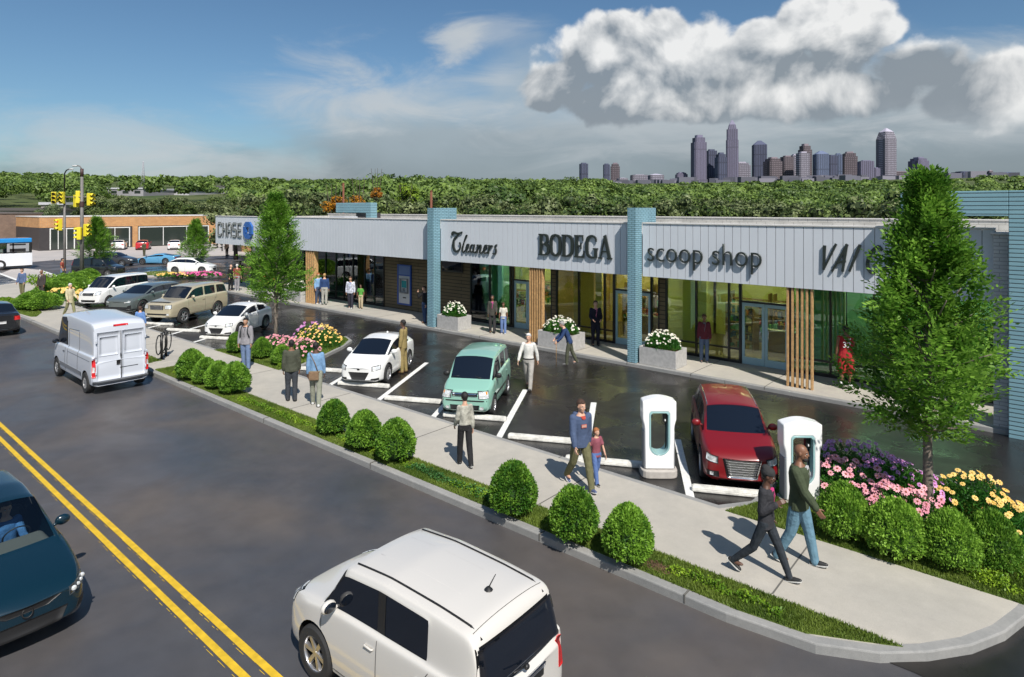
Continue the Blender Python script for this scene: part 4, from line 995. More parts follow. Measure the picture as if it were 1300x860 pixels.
# far woods: one mass of thousands of crowns
def far_woods():
    r = np.random.default_rng(5); Vs = []; Fs = []; k = 0
    base = []
    n = 46; d = unit(r.normal(size=(n, 3))); d[:, 2] = np.abs(d[:, 2]) * 1.0 - .25
    tmpl = []
    for s in range(8):
        lump = unit(r.normal(size=(7, 3))) * .55; lump[:, 2] = np.abs(lump[:, 2]) * .6
        C = np.concatenate([l + unit(r.normal(size=(76, 3))) * .48 * r.uniform(.75, 1.08, (76, 1)) for l in lump]); C = C[C[:, 2] > -.5]
        Nn = unit(C - np.array([0, 0, -.2]) + r.normal(size=C.shape) * .35); t = unit(np.cross(Nn, r.normal(size=C.shape)))
        tmpl.append((C, t, Nn))
    m = 0
    for i in range(3900):
        az = r.uniform(-46, 46); dd = 108 * (10 ** r.uniform(0, 1.08))
        p = 650 + 810 * math.tan(R(az)); u = (p - 650) / 810; x, y = dd * (FWD[0] + u * RGT[0]), dd * (FWD[1] + u * RGT[1])
        if dd > 1290: continue
        if p < 330 and dd < 190: continue
        if 125 < p < 300 and dd < 470 and r.random() < .93: continue
        z = terrain_z(x, y); nn = noise.noise(Vector((x * .012, y * .012, 3))); H = r.uniform(6.5, 12) * (1 + .5 * nn) * (1.02 if 470 < p < 765 else .86); w = r.uniform(3.2, 6.8)
        if p > 775:
            H *= .72
            if dd > 760 or (dd > 200 and r.random() < .35): continue
        C, t, Nn = tmpl[i % 8]; a = r.uniform(0, 6.28); ca_, sa_ = math.cos(a), math.sin(a)
        Rm = np.array([[ca_, -sa_, 0], [sa_, ca_, 0], [0, 0, 1]]); C2 = (C @ Rm.T) * np.array([w, w, H * .42]) + np.array([x, y, z + H * .60]); t2 = t @ Rm.T; N2 = Nn @ Rm.T
        st = 1 if dd < 230 else (2 if dd < 420 else 4); C2, t2, N2 = C2[::st], t2[::st], N2[::st]
        V, F = leaf_quads(C2, t2, N2, r.uniform(.7, 1.3, len(C2)) * {1: .82, 2: 1.3, 4: 2.1}[st], {1: .55, 2: .95, 4: 1.6}[st])
        Vs.append(V); Fs.append(F + k); k += len(V)
    o = bpy.data.objects.new('far_woods', np_mesh('far_woods', np.concatenate(Vs), np.concatenate(Fs), G_FAR)); col.objects.link(o)
    tag(o, 'sunlit green woodland rolling away to the horizon behind everything', 'woodland', kind='stuff')
far_woods()

# street trees: sprays of leaflets on real limbs
def street_tree_meshes(H, trunk_h, rmax, seed, sprays, leaf):
    r = np.random.default_rng(seed); rr = random.Random(seed)
    tb = MB(); top = Vector((rr.uniform(-.05, .05), rr.uniform(-.05, .05), H * .96))
    path = [(0, 0, -.05), (.01, 0, trunk_h * .5), (0, .012, trunk_h), (.02, .0, trunk_h + (H - trunk_h) * .4), (.0, .02, trunk_h + (H - trunk_h) * .75), tuple(top)]
    r0 = H * .0125
    tb.tube(path, [r0 * 1.35, r0 * 1.05, r0 * .95, r0 * .7, r0 * .35, r0 * .1], 10)
    def radius(f):     # crown outline: widest low, pointed top
        return rmax * (min(1, .45 + .55 * (f / .22) ** .7) if f < .22 else 1) * (1 - max(0, (f - .22) / .78) ** 1.15) ** .90 + .05
    C0 = []; D0 = []
    nb = 46
    for i in range(nb):
        f = (i + .3) / nb * .9; z = trunk_h + (H - trunk_h) * f * .93; a = i * 2.4 + rr.uniform(-.3, .3); L = radius(f) * rr.uniform(.62, .88)
        rise = .35 + .9 * f; p0 = Vector((0, 0, z - .05)); d = Vector((math.cos(a), math.sin(a), rise)).normalized()
        pts = [p0]; nseg = 6
        ztot = L * rise * .9
        for j in range(1, nseg + 1):
            q = j / nseg; pts.append(p0 + Vector((math.cos(a) * L * q, math.sin(a) * L * q, ztot * q ** 1.3 + rr.uniform(-.02, .02))))
        tb.tube(pts, [r0 * .34 * (1 - j / (nseg + 1)) + .004 for j in range(nseg + 1)], 5)
        for j in range(1, nseg + 1):
            C0.append(pts[j]); D0.append(d)
    C0 = np.array(C0); n0 = len(C0)
    # sprays are set through the outer part of the crown volume
    pos = []; dirs = []
    while len(pos) < sprays:
        f = r.uniform(0, 1) ** .85; a = r.uniform(0, 2 * PI); lump = .80 + .26 * math.sin(a * 3 + f * 9 + seed) + .22 * math.sin(a * 7 - f * 17) ; rad = radius(f) * lump
        q = math.sqrt(r.uniform(.04, 1.0)); z = trunk_h + (H - trunk_h) * f - .05 * (1 - f)
        if math.sin(a * 5 + z * 3.1 + seed) * math.sin(z * 4.3 + a * 2) > .48: continue
        pos.append((math.cos(a) * rad * q, math.sin(a) * rad * q, z + r.uniform(-.08, .08)))
        e = .25 + .9 * f + r.uniform(-.35, .45); dd = np.array([math.cos(a), math.sin(a), e]) + r.normal(size=3) * .35; dirs.append(dd)
    pos = np.array(pos); dirs = unit(np.array(dirs)); Cs = []; Ds = []; Ns = []; Ls = []
    nl = 9
    side = unit(np.cross(dirs, r.normal(size=dirs.shape) * .4 + np.array([0, 0, 1])))
    nrm = unit(np.cross(side, dirs))
    for j in range(nl):
        q = (j // 2) / (nl // 2); s = (1 if j % 2 else -1) if j < nl - 1 else 0
        L = leaf * (1 - .25 * q) * r.uniform(.8, 1.2, (sprays, 1))
        ctr = pos + dirs * leaf * 2.6 * q + side * s * L * .55 + dirs * L * .3
        Cs.append(ctr); Ds.append(unit(side * s * 1.0 + dirs * .75 + r.normal(size=dirs.shape) * .15)); Ns.append(unit(nrm + r.normal(size=dirs.shape) * .35)); Ls.append(L[:, 0])
    V, F = leaf_quads(np.concatenate(Cs), np.concatenate(Ds), np.concatenate(Ns), np.concatenate(Ls), np.concatenate(Ls) * .48)
    return tb.mesh('trunk', M_TRUNK), np_mesh('crown', V, F, G_TREE)
def street_tree(loc, H, trunk_h, rmax, seed, sprays, leaf, lab):
    t = empty('street_tree', loc, 0, lab, 'tree', None); a, b = street_tree_meshes(H, trunk_h, rmax, seed, sprays, leaf)
    for n, m in (('trunk', a), ('crown', b)):
        o = bpy.data.objects.new(n, m); col.objects.link(o); o.parent = t
street_tree((-1.73, 13.34, .10), 5.95, 1.62, 1.17, 3, 2700, .125, 'large bright green young tree in the right flower island')
street_tree((-24.3, 13.6, .10), 5.95, 1.75, 1.30, 4, 2700, .115, 'bright green young tree in the middle island beside the bank')
street_tree((*at(123, 350)[:2], .1), 4.6, .9, 1.5, 5, 1500, .14, 'bushy young tree beside the signal poles')
street_tree((*at(249, 345)[:2], .1), 4.3, .95, 1.25, 6, 1300, .14, 'small young tree in the far flower bed before the showroom')

# clipped shrubs
def shrub_mesh(seed, rx, rz, n, leaf, spiky=.10, gm=None):
    r = np.random.default_rng(seed); d = unit(r.normal(size=(n, 3))); d[:, 2] = np.where(d[:, 2] < -.55, -d[:, 2], d[:, 2])
    lump = 1 + .05 * np.sin(d[:, 0] * 7 + seed) * np.sin(d[:, 1] * 6 + d[:, 2] * 5)
    # tufts: leaves gathered round shoot tips
    nt = n // 9; tips = unit(r.normal(size=(nt, 3))); tips[:, 2] = np.where(tips[:, 2] < -.5, -tips[:, 2], tips[:, 2]); idx = r.integers(0, nt, n)
    depth = r.uniform(0, 1, n); dd = unit(tips[idx] + r.normal(size=(n, 3)) * (.05 + .05 * (1 - depth[:, None]))); rad = (.86 + spiky * depth + r.uniform(0, .06, nt)[idx])
    taper = 1 - .26 * np.clip(dd[:, 2] + .1, 0, 1) ** 1.3
    C = dd * rad[:, None] * lump[:, None] * np.stack([rx * taper, rx * taper, np.full(n, rz)], 1) + np.array([0, 0, rz * .92])
    up = unit(tips[idx] * .9 + r.normal(size=(n, 3)) * .55 + np.array([0, 0, .35])); Nn = unit(np.cross(up, r.normal(size=(n, 3)))) 
    L = r.uniform(.7, 1.3, n) * leaf; V, F = leaf_quads(C, up, Nn, L, L * .5)
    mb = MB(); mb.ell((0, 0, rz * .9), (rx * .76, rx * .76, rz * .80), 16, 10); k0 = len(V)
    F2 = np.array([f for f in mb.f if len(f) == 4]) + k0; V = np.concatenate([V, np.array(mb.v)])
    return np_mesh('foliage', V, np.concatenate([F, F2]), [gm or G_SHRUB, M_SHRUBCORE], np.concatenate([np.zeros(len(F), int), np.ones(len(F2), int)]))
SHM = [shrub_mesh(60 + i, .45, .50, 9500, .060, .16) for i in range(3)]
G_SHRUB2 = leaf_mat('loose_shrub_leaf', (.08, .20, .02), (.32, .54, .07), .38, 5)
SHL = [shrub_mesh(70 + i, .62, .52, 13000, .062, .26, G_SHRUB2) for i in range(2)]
sn = 0
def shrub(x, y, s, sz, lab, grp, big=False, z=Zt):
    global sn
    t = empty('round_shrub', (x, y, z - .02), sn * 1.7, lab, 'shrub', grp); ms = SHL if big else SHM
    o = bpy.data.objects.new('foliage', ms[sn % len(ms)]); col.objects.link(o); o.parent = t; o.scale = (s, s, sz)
    mb = MB().tube([(0, 0, -.03), (.01, 0, .25)], [.03, .02], 6); k = mb.build('stem', M_BARK, t); sn += 1
GR = 'round shrubs along the grass verge'
for px_, py, s, sz, lab in ((418, 553, .83, .86, 'smallest of three round shrubs left of the woman in black trousers'), (457, 573, .88, .92, 'middle one of three round shrubs left of the woman in black trousers'), (497, 588, .93, .95, 'rightmost of three round shrubs left of the woman in black trousers'),
    (646, 657, .93, .98, 'round shrub standing alone before the man in the blue hoodie'), (723, 691, .88, .93, 'round shrub in the verge below the man and boy'), (792, 718, .84, .92, 'rightmost round verge shrub beside bare soil')):
    x, y, _ = at(px_, py, .13); shrub(x, y + .12, s, sz, lab, GR)
for px_, py, s, sz, lab in ((239, 483, 1.0, 1.0, 'leftmost of four shrubs in a row right of the bicycle rack'), (257, 489, .85, .86, 'second of four shrubs in a row right of the bicycle rack'), (273, 495, .85, .88, 'third of four shrubs in a row right of the bicycle rack'), (294, 501, .98, .96, 'last and nearest of four shrubs right of the bicycle rack')):
    x, y, _ = at(px_, py, .13); shrub(x, y + .1, s, sz, lab, GR)
GI = 'round shrubs at the edge of the middle island'
for px_, py, s, sz, lab in ((293, 450, .74, .82, 'leftmost round shrub of the middle island by the white coupe'), (326, 457, .74, .80, 'round shrub just right of the young man with the backpack'), (351, 465, .80, .74, 'round shrub right of the trunk in the middle island')):
    x, y, _ = at(px_, py, .13); shrub(x, y + .2, s, sz, lab, GI)
GX = 'large loose shrubs at the front of the right island'
for x, y, s, sz, lab in ((-2.68, 11.62, .60, .88, 'leftmost large loose shrub, behind the walking couple'), (-1.92, 11.58, .66, .84, 'large loose shrub in front of the pink flowers, left of the trunk'), (-1.22, 11.74, .58, .84, 'large loose shrub before the trunk base of the big tree'), (-.74, 12.10, .56, .84, 'rightmost large loose shrub below the yellow flowers')):
    shrub(x, y, s, sz, lab, GX, True)
GL = 'shrubs of the far left islands'
for x, y, s, sz, lab in ((*at(38, 396)[:2], 1.35, .95, 'left half of the wide low shrub in the left corner verge'), (*at(50, 397)[:2], 1.25, .9, 'right half of the wide low shrub in the left corner verge')):
    shrub(x, y + .2, s, sz, lab, GL, True)
for i, (px_, py, s) in enumerate(((66, 377, 1.4), (76, 372, 1.3), (84, 367, 1.3), (94, 365, 1.3), (104, 362, 1.2), (100, 372, 1.1), (113, 358, 1.1), (90, 371, 1.1))):
    x, y, _ = at(px_, py, .13)
    shrub(x, y, s, .95, ['hedge shrub at the left tip behind the dark-suited man', 'hedge shrub second from the left tip', 'hedge shrub below the thin signal pole', 'hedge shrub between the two signal poles', 'hedge shrub at the foot of the thick signal pole', 'hedge shrub behind the yellow flowers near the minivan', 'hedge shrub nearest the bushy young tree', 'hedge shrub just above the yellow flowers'][i], GL, True)
# ground cover, grass
def pts_in(poly, n, r):
    P = np.array(poly); lo, hi = P.min(0), P.max(0); out = []
    Q = r.uniform(lo, hi, (n * 3, 2)); inside = np.zeros(len(Q), bool); j = len(P) - 1
    for i in range(len(P)):
        xi, yi = P[i]; xj, yj = P[j]
        c = ((yi > Q[:, 1]) != (yj > Q[:, 1])) & (Q[:, 0] < (xj - xi) * (Q[:, 1] - yi) / (yj - yi + 1e-12) + xi); inside ^= c; j = i
    return Q[inside]
def area(poly): return abs(sum(poly[i - 1][0] * poly[i][1] - poly[i][0] * poly[i - 1][1] for i in range(len(poly)))) / 2
Vs = []; Fs = []; k = 0
for poly in TURFS:
    A_ = area(poly); cx_, cy_ = np.mean([p[0] for p in poly]), np.mean([p[1] for p in poly]); d = math.hypot(cx_, cy_)
    dens = 2600 if d < 22 else (900 if d < 40 else 250)
    Q = pts_in(poly, int(A_ * dens), rng)
    n = len(Q); h = rng.uniform(.025, .06, n); a = rng.uniform(0, PI, n); w = .010 if d < 22 else .025
    lean = rng.normal(size=(n, 2)) * .018; z0 = np.full(n, Zt - .003)
    A0 = np.stack([Q[:, 0] - np.cos(a) * w, Q[:, 1] - np.sin(a) * w, z0], 1); B0 = np.stack([Q[:, 0] + np.cos(a) * w, Q[:, 1] + np.sin(a) * w, z0], 1); T0 = np.stack([Q[:, 0] + lean[:, 0], Q[:, 1] + lean[:, 1], z0 + h], 1)
    V = np.stack([A0, B0, T0], 1).reshape(-1, 3); Vs.append(V); Fs.append(np.arange(len(V)).reshape(-1, 3) + k); k += len(V)
o = bpy.data.objects.new('grass', np_mesh('grass', np.concatenate(Vs), np.concatenate(Fs), G_GRASS)); col.objects.link(o)
tag(o, 'short mown grass on the verges and islands', 'grass', kind='stuff')
def cover(regions, name, lab, gm=G_COVER, leaf=.045, dens=2600, hmax=.12):
    Cs = []
    for (x0, x1, y0, y1) in regions:
        n = int((x1 - x0) * (y1 - y0) * dens); x = rng.uniform(x0, x1, n); y = rng.uniform(y0, y1, n)
        h = np.array([noise.noise(Vector((a * 4, b * 5, 0))) for a, b in zip(x, y)]); e = np.minimum(np.minimum(x - x0, x1 - x) * 4, np.minimum(y - y0, y1 - y) * 9)
        keep = (h + np.clip(e, 0, 1) * .5) > .12; Cs.append(np.stack([x, y, Zt + rng.uniform(.01, 1, n) * np.clip(e + .2, .1, 1) * hmax * (1 + h)], 1)[keep])
    C = np.concatenate(Cs); n = len(C); d = unit(rng.normal(size=(n, 3)) + np.array([0, 0, .5])); Nn = unit(rng.normal(size=(n, 3)) * .6 + np.array([0, 0, 1]))
    V, F = leaf_quads(C, d, Nn, rng.uniform(.7, 1.3, n) * leaf, leaf * .6)
    o = bpy.data.objects.new(name, np_mesh(name, V, F, gm)); col.objects.link(o); tag(o, lab, 'ground cover', kind='stuff')
cover([(-17.6, -14.2, 8.72, 9.0), (-14.2, -10.3, 8.76, 9.0), (-9.2, -7.9, 8.70, 8.98), (-6.85, -6.5, 8.72, 8.98), (-5.6, -5.2, 8.72, 8.95), (-4.5, -2.75, 8.74, 9.0), (-18.1, -17.3, 8.7, 9.0), (-22.6, -21.8, 8.75, 9.1)], 'ground_cover', 'lime green creeping plants along the middle of the verge')
cover([(-10.4, -7.7, 8.70, 8.98)], 'ground_cover', 'darker bluish creeping plants left of the lone round shrub', leaf_mat('dark_cover_leaf', (.04, .13, .03), (.12, .28, .07), .3, 3), .05)
cover([(-1.0, -.35, 11.4, 11.85), (-.45, -.22, 11.9, 12.6), (-20.6, -20.1, 11.45, 11.8), (-22.9, -22.4, 11.4, 11.7)], 'ground_cover', 'low lime plants at the feet of the island shrubs', dens=3200, hmax=.16)
cover([(-48.5, -42.0, 8.9, 9.7)], 'ground_cover', 'bright low plants around the wide shrub in the left corner verge', dens=900, leaf=.09)
cover([(-58, -46, 12.4, 16)], 'ground_cover', 'bright low plants between the hedge shrubs at the signal poles', dens=120, leaf=.2, hmax=.5)
for x, y, rx_, ry_, lab in ((-4.62, 8.82, .34, .16, 'patch of bare brown soil right of the last verge shrub'), (-1.65, 13.3, .55, .5, 'bare brown soil round the trunk of the large tree'), (-24.2, 13.4, .4, .4, 'bare soil round the trunk in the middle island')):
    mb = MB(); n = 22; V = [(0, 0, .035)] + [((rx_ * (1 + .15 * math.sin(k_ * 2.3))) * math.cos(2 * PI * k_ / n), ry_ * (1 + .15 * math.sin(k_ * 1.7)) * math.sin(2 * PI * k_ / n), -.01) for k_ in range(n)]
    mb.add(V, [(0, 1 + k_, 1 + (k_ + 1) % n) for k_ in range(n)], 0, True)
    for _ in range(160):
        a, q = random.uniform(0, 6.28), math.sqrt(random.random()) * .9; s_ = random.uniform(.008, .02); mb.ell((rx_ * q * math.cos(a), ry_ * q * math.sin(a), .012 + .025 * (1 - q)), (s_, s_ * .7, s_ * .5), 5, 3)
    o = mb.build('soil_patch', M_SOIL); o.location = (x, y, Zt + .005); tag(o, kind='structure')

# flower plants: a leafy mound and daisies on stems
M_PET = {'pink': mat('pink_petal', (.82, .26, .38), .6, var=.3, vscale=3, color2=(.90, .46, .50)), 'purple': mat('purple_petal', (.50, .16, .50), .6, color2=(.72, .36, .68), vscale=3), 'yellow': mat('yellow_petal', (.80, .46, .10), .6, color2=(.86, .62, .22), vscale=3),
         'white': mat('white_petal', (.80, .79, .70), .6), 'orange': mat('orange_petal', (.78, .34, .08), .6, color2=(.85, .55, .12), vscale=3), 'magenta': mat('magenta_petal', (.55, .05, .24), .6, color2=(.75, .15, .40), vscale=3), 'red': mat('red_petal', (.62, .06, .03), .6)}
M_HEART = {'dark': mat('flower_heart', (.30, .07, .03), .8), 'yellow': mat('flower_heart_yellow', (.62, .42, .05), .8)}
def flowers(name, loc, rx, ry, h, n, fs, colour, heart, lab, grp=None, leaf=.07, nleaf=2600, tilt=.35, rot=0):
    t = empty(name, loc, rot, lab, 'flowers', grp); r = np.random.default_rng(int(abs(loc[0] * 100 + loc[1] * 37)))
    # mound leaves
    a = r.uniform(0, 2 * PI, nleaf); q = np.sqrt(r.uniform(0, 1, nleaf)); hh = h * (1 - q ** 2.5 * .75) * r.uniform(.1, .95, nleaf)
    C = np.stack([np.cos(a) * q * rx, np.sin(a) * q * ry, hh], 1); d = unit(np.stack([np.cos(a) * .6, np.sin(a) * .6, np.full(nleaf, .7)], 1) + r.normal(size=(nleaf, 3)) * .5)
    V, F = leaf_quads(C, d, unit(r.normal(size=(nleaf, 3)) + np.array([0, 0, 1.0])), r.uniform(.7, 1.3, nleaf) * leaf, leaf * .42)
    o = bpy.data.objects.new('foliage', np_mesh('foliage', V, F, G_FLOWERGREEN)); col.objects.link(o); o.parent = t
    mb = MB(); tilt_to = Vector((sd.x, sd.y, 1.1)).normalized()
    for i in range(n):
        a_ = r.uniform(0, 2 * PI); q_ = math.sqrt(r.uniform(0, 1)); p = Vector((math.cos(a_) * q_ * rx * 1.03, math.sin(a_) * q_ * ry * 1.03, h * (1 - q_ ** 2.5 * .72) * r.uniform(.9, 1.12) + .02))
        nrm = (Vector((math.cos(a_) * q_ * .5, math.sin(a_) * q_ * .5, 1)) + Vector(r.normal(size=3)) * tilt * .6 + Vector((.35, -.45, 0))).normalized(); M = Matrix.Translation(p) @ nrm.to_track_quat('Z', 'Y').to_matrix().to_4x4(); s = fs * r.uniform(.75, 1.15)
        np_ = 9; vs = []; fsx = []
        for k_ in range(np_):
            b = 2 * PI * k_ / np_; w = PI / np_ * .86
            j = len(vs); vs += [(math.cos(b - w * .5) * s * .2, math.sin(b - w * .5) * s * .2, 0), (math.cos(b + w * .5) * s * .2, math.sin(b + w * .5) * s * .2, 0), (math.cos(b + w) * s * .8, math.sin(b + w) * s * .8, -s * .06), (math.cos(b) * s, math.sin(b) * s, -s * .14), (math.cos(b - w) * s * .8, math.sin(b - w) * s * .8, -s * .06)]
            fsx.append((j, j + 1, j + 2, j + 3, j + 4))
        mb.add([M @ Vector(v) for v in vs], fsx, 0)
        mb.ell(p + nrm * s * .04, (s * .26, s * .26, s * .18), 6, 4, 1, nrm.to_track_quat('Z', 'Y').to_matrix())
        mb.tube([(p.x * .9, p.y * .9, max(0, p.z - h * .5)), tuple(p - nrm * .004)], .004, 3, 2, caps=False)
    b = mb.build('blossom', [M_PET[colour], M_HEART[heart], G_FLOWERGREEN], t); b['kind'] = 'stuff'
FI = 'flowers of the right island'
flowers('coneflower_clump', (-3.05, 14.55, Zt), .95, .62, .62, 80, .050, 'purple', 'dark', 'purple coneflowers massed at the back left of the right island')
flowers('coneflower_clump', (-2.25, 14.0, Zt), .80, .65, .60, 65, .050, 'purple', 'dark', 'purple coneflowers left of the large tree trunk in the right island')
flowers('coneflower_clump', (-2.85, 13.1, Zt), .85, .60, .74, 80, .068, 'pink', 'dark', 'pink coneflowers in front of the purple ones, behind the island shrubs')
flowers('coneflower_clump', (-1.95, 12.75, Zt), .80, .45, .66, 64, .068, 'pink', 'dark', 'pink coneflowers nearest the base of the large tree trunk')
flowers('coneflower_clump', (-3.75, 12.9, Zt), .40, .5, .45, 14, .08, 'pink', 'dark', 'few pink coneflowers beside the second charger')
flowers('daisy_clump', (-1.15, 14.3, Zt), .62, .6, .62, 42, .056, 'yellow', 'yellow', 'yellow daisies at the back right of the large tree trunk')
flowers('daisy_clump', (-.62, 13.4, Zt), .38, .75, .56, 46, .056, 'yellow', 'yellow', 'yellow daisies trailing down the right edge of the right island')
flowers('coneflower_clump', (-22.7, 12.8, Zt), 1.1, .8, .55, 150, .044, 'pink', 'dark', 'pink coneflowers round the trunk in the middle island')
flowers('coneflower_clump', (-21.5, 12.9, Zt), .9, .8, .6, 130, .044, 'pink', 'dark', 'pink coneflowers at the right of the middle island')
flowers('coneflower_clump', (-23.4, 14.6, Zt), .55, .7, .75, 40, .058, 'purple', 'dark', 'purple coneflowers at the back of the middle island')
flowers('daisy_clump', (-22.3, 14.3, Zt), .95, .9, .80, 150, .044, 'yellow', 'yellow', 'yellow and orange daisies heaped at the back of the middle island')
x, y, _ = at(222, 351, .14); flowers('bedding_flowers', (x, y, .14), 1.6, .7, .30, 50, .085, 'yellow', 'yellow', 'yellow flowers at the left end of the far flower bed', leaf=.14, nleaf=900, rot=YAW)
x, y, _ = at(238, 350.5, .14); flowers('bedding_flowers', (x, y, .14), 1.3, .7, .30, 70, .085, 'magenta', 'dark', 'magenta flowers in the middle of the far flower bed', leaf=.14, nleaf=900, rot=YAW)
x, y, _ = at(260, 350.5, .14); flowers('bedding_flowers', (x, y, .14), 1.5, .7, .34, 90, .085, 'magenta', 'dark', 'magenta flowers at the right end of the far flower bed', leaf=.14, nleaf=900, rot=YAW)
x, y, _ = at(83, 382, .14); flowers('bedding_flowers', (x, y, .14), 1.3, .8, .75, 90, .10, 'yellow', 'yellow', 'yellow flowers before the hedge shrubs at the signal poles', leaf=.12, nleaf=1200, rot=YAW)

# planters along the shop pavement
def planter(x0, x1, y0, h, lab, flab, colour='white', dens=1.0):
    w = x1 - x0; dp = .85
    t = empty('planter_box', ((x0 + x1) / 2, y0 + dp / 2, Z0), 0, lab, 'planter', 'concrete planters along the shop pavement')
    mb = MB(); o_, i_ = .10, 0
    bm = bmesh.new(); bmesh.ops.create_cube(bm, size=1); 
    for v in bm.verts: v.co = Vector((v.co.x * w, v.co.y * dp, (v.co.z + .5) * h))
    top = [f for f in bm.faces if f.normal.z > .9]; r_ = bmesh.ops.inset_region(bm, faces=top, thickness=.09)
    bmesh.ops.translate(bm, verts=list({v for f in top for v in f.verts}), vec=(0, 0, -.12))
    me = bpy.data.meshes.new('box'); bm.to_mesh(me); bm.free(); me.materials.append(M_PLANT_BOX)
    o = bpy.data.objects.new('box', me); col.objects.link(o); o.parent = t; b = o.modifiers.new('b', 'BEVEL'); b.width = .012; b.segments = 2
    MB().box(-w / 2 + .095, w / 2 - .095, -dp / 2 + .095, dp / 2 - .095, h - .115, h - .06).build('soil', M_SOIL, t)
    flowers('daisy_plant', ((x0 + x1) / 2, y0 + dp / 2, Z0 + h - .06), w / 2 - .04, dp / 2 + .02, .60, int(95 * w / 1.4 * dens), .040, colour, 'yellow', flab, 'flowers in the concrete planters', leaf=.075, nleaf=3000, tilt=.5)
PL_H = .58
planter(-21.62, -20.25, 20.05, .62, 'concrete planter right of the first teal brick blade', 'white daisies in the planter right of the first teal blade')
planter(-15.75, -14.05, 20.05, .62, 'concrete planter right of the middle timber slats', 'white daisies in the planter right of the middle timber slats')
planter(-11.20, -9.80, 20.05, .62, 'concrete planter right of the second teal brick blade', 'white daisies in the planter right of the second teal blade')
planter(-38.75, -37.0, 20.2, .62, 'concrete planter half hidden behind the middle island tree', 'red flowers in the planter left of the island tree crown', 'red')
planter(-35.6, -33.5, 20.3, .62, 'concrete planter left of the timber slats by the bank door', 'white flowers in the planter by the bank door slats', 'white', .7)

# ---------------------------------------------------------------- vehicles
def sharpen(me, ang=32):
    bm = bmesh.new(); bm.from_mesh(me)
    for f in bm.faces: f.smooth = True
    for e in bm.edges:
        if len(e.link_faces) == 2 and e.calc_face_angle(0) > R(ang): e.smooth = False
    bm.to_mesh(me); bm.free()
def car_paint(name, c, rough=.22, metal=.0, coat=1.0): return mat(name, c, rough, metal=metal, coat=coat)
def lerp(a, b, t): return a + (b - a) * t
WHEELS = {}
def wheel_meshes(r, w, style, rim_m):
    key = (round(r, 3), style, rim_m.name)
    if key in WHEELS: return WHEELS[key]
    ri = r * (.66 if style != 'steel' else .60); RX = Matrix.Rotation(R(-90), 4, 'X')     # wheel axis along y, outer face towards +y
    mb = MB(); pr = [(ri, -w / 2), (r * .93, -w / 2), (r * .985, -w * .40), (r, -w * .28), (r, w * .28), (r * .985, w * .40), (r * .93, w / 2), (ri, w / 2), (ri * .98, w * .42), (ri * .98, -w / 2)]
    mb.lathe(pr, 36, RX); mb.lathe([(0.001, -w * .1), (ri * .98, -w * .1)], 36, RX, 0)
    tm = mb.mesh('tyre', M_TYRE); sharpen(tm, 40)
    mb = MB(); mb.lathe([(ri * .99, w * .34), (ri * .99, w * .44), (ri * .93, w * .46), (ri * .90, w * .42), (ri * .90, w * .30)], 36, RX)
    mb.lathe([(.001, w * .36), (ri * .17, w * .36), (ri * .20, w * .28), (ri * .20, w * .1)], 16, RX)
    mb.lathe([(.001, -w * .02), (ri * .55, -w * .02)], 24, RX, 1)
    n = {'five': 5, 'six': 6, 'ten': 10, 'split': 5, 'steel': 8}[style]
    for i in range(n):
        a = 2 * PI * i / n
        offs = (-.10, .10) if style == 'split' else (0,)
        for o_ in offs:
            M = Matrix.Rotation(a + o_, 4, 'Y'); ww = ri * {5: .15, 6: .13, 10: .06, 8: .16}[n] * (.55 if style == 'split' else 1)
            vs = [(x, y, z) for z, hw in ((ri * .12, ww * .9), (ri * .92, ww * 1.25)) for x, y in ((-hw, w * .22), (hw, w * .22), (hw * .8, w * (.35 if z < ri * .5 else .42)), (-hw * .8, w * (.35 if z < ri * .5 else .42)))]
            mb.add([M @ Vector(v) for v in vs], [(3, 2, 1, 0), (4, 5, 6, 7), (0, 1, 5, 4), (1, 2, 6, 5), (2, 3, 7, 6), (3, 0, 4, 7)])
    rm = mb.mesh('rim', [rim_m, M_CARDARK]); sharpen(rm, 40)
    WHEELS[key] = (tm, rm); return WHEELS[key]
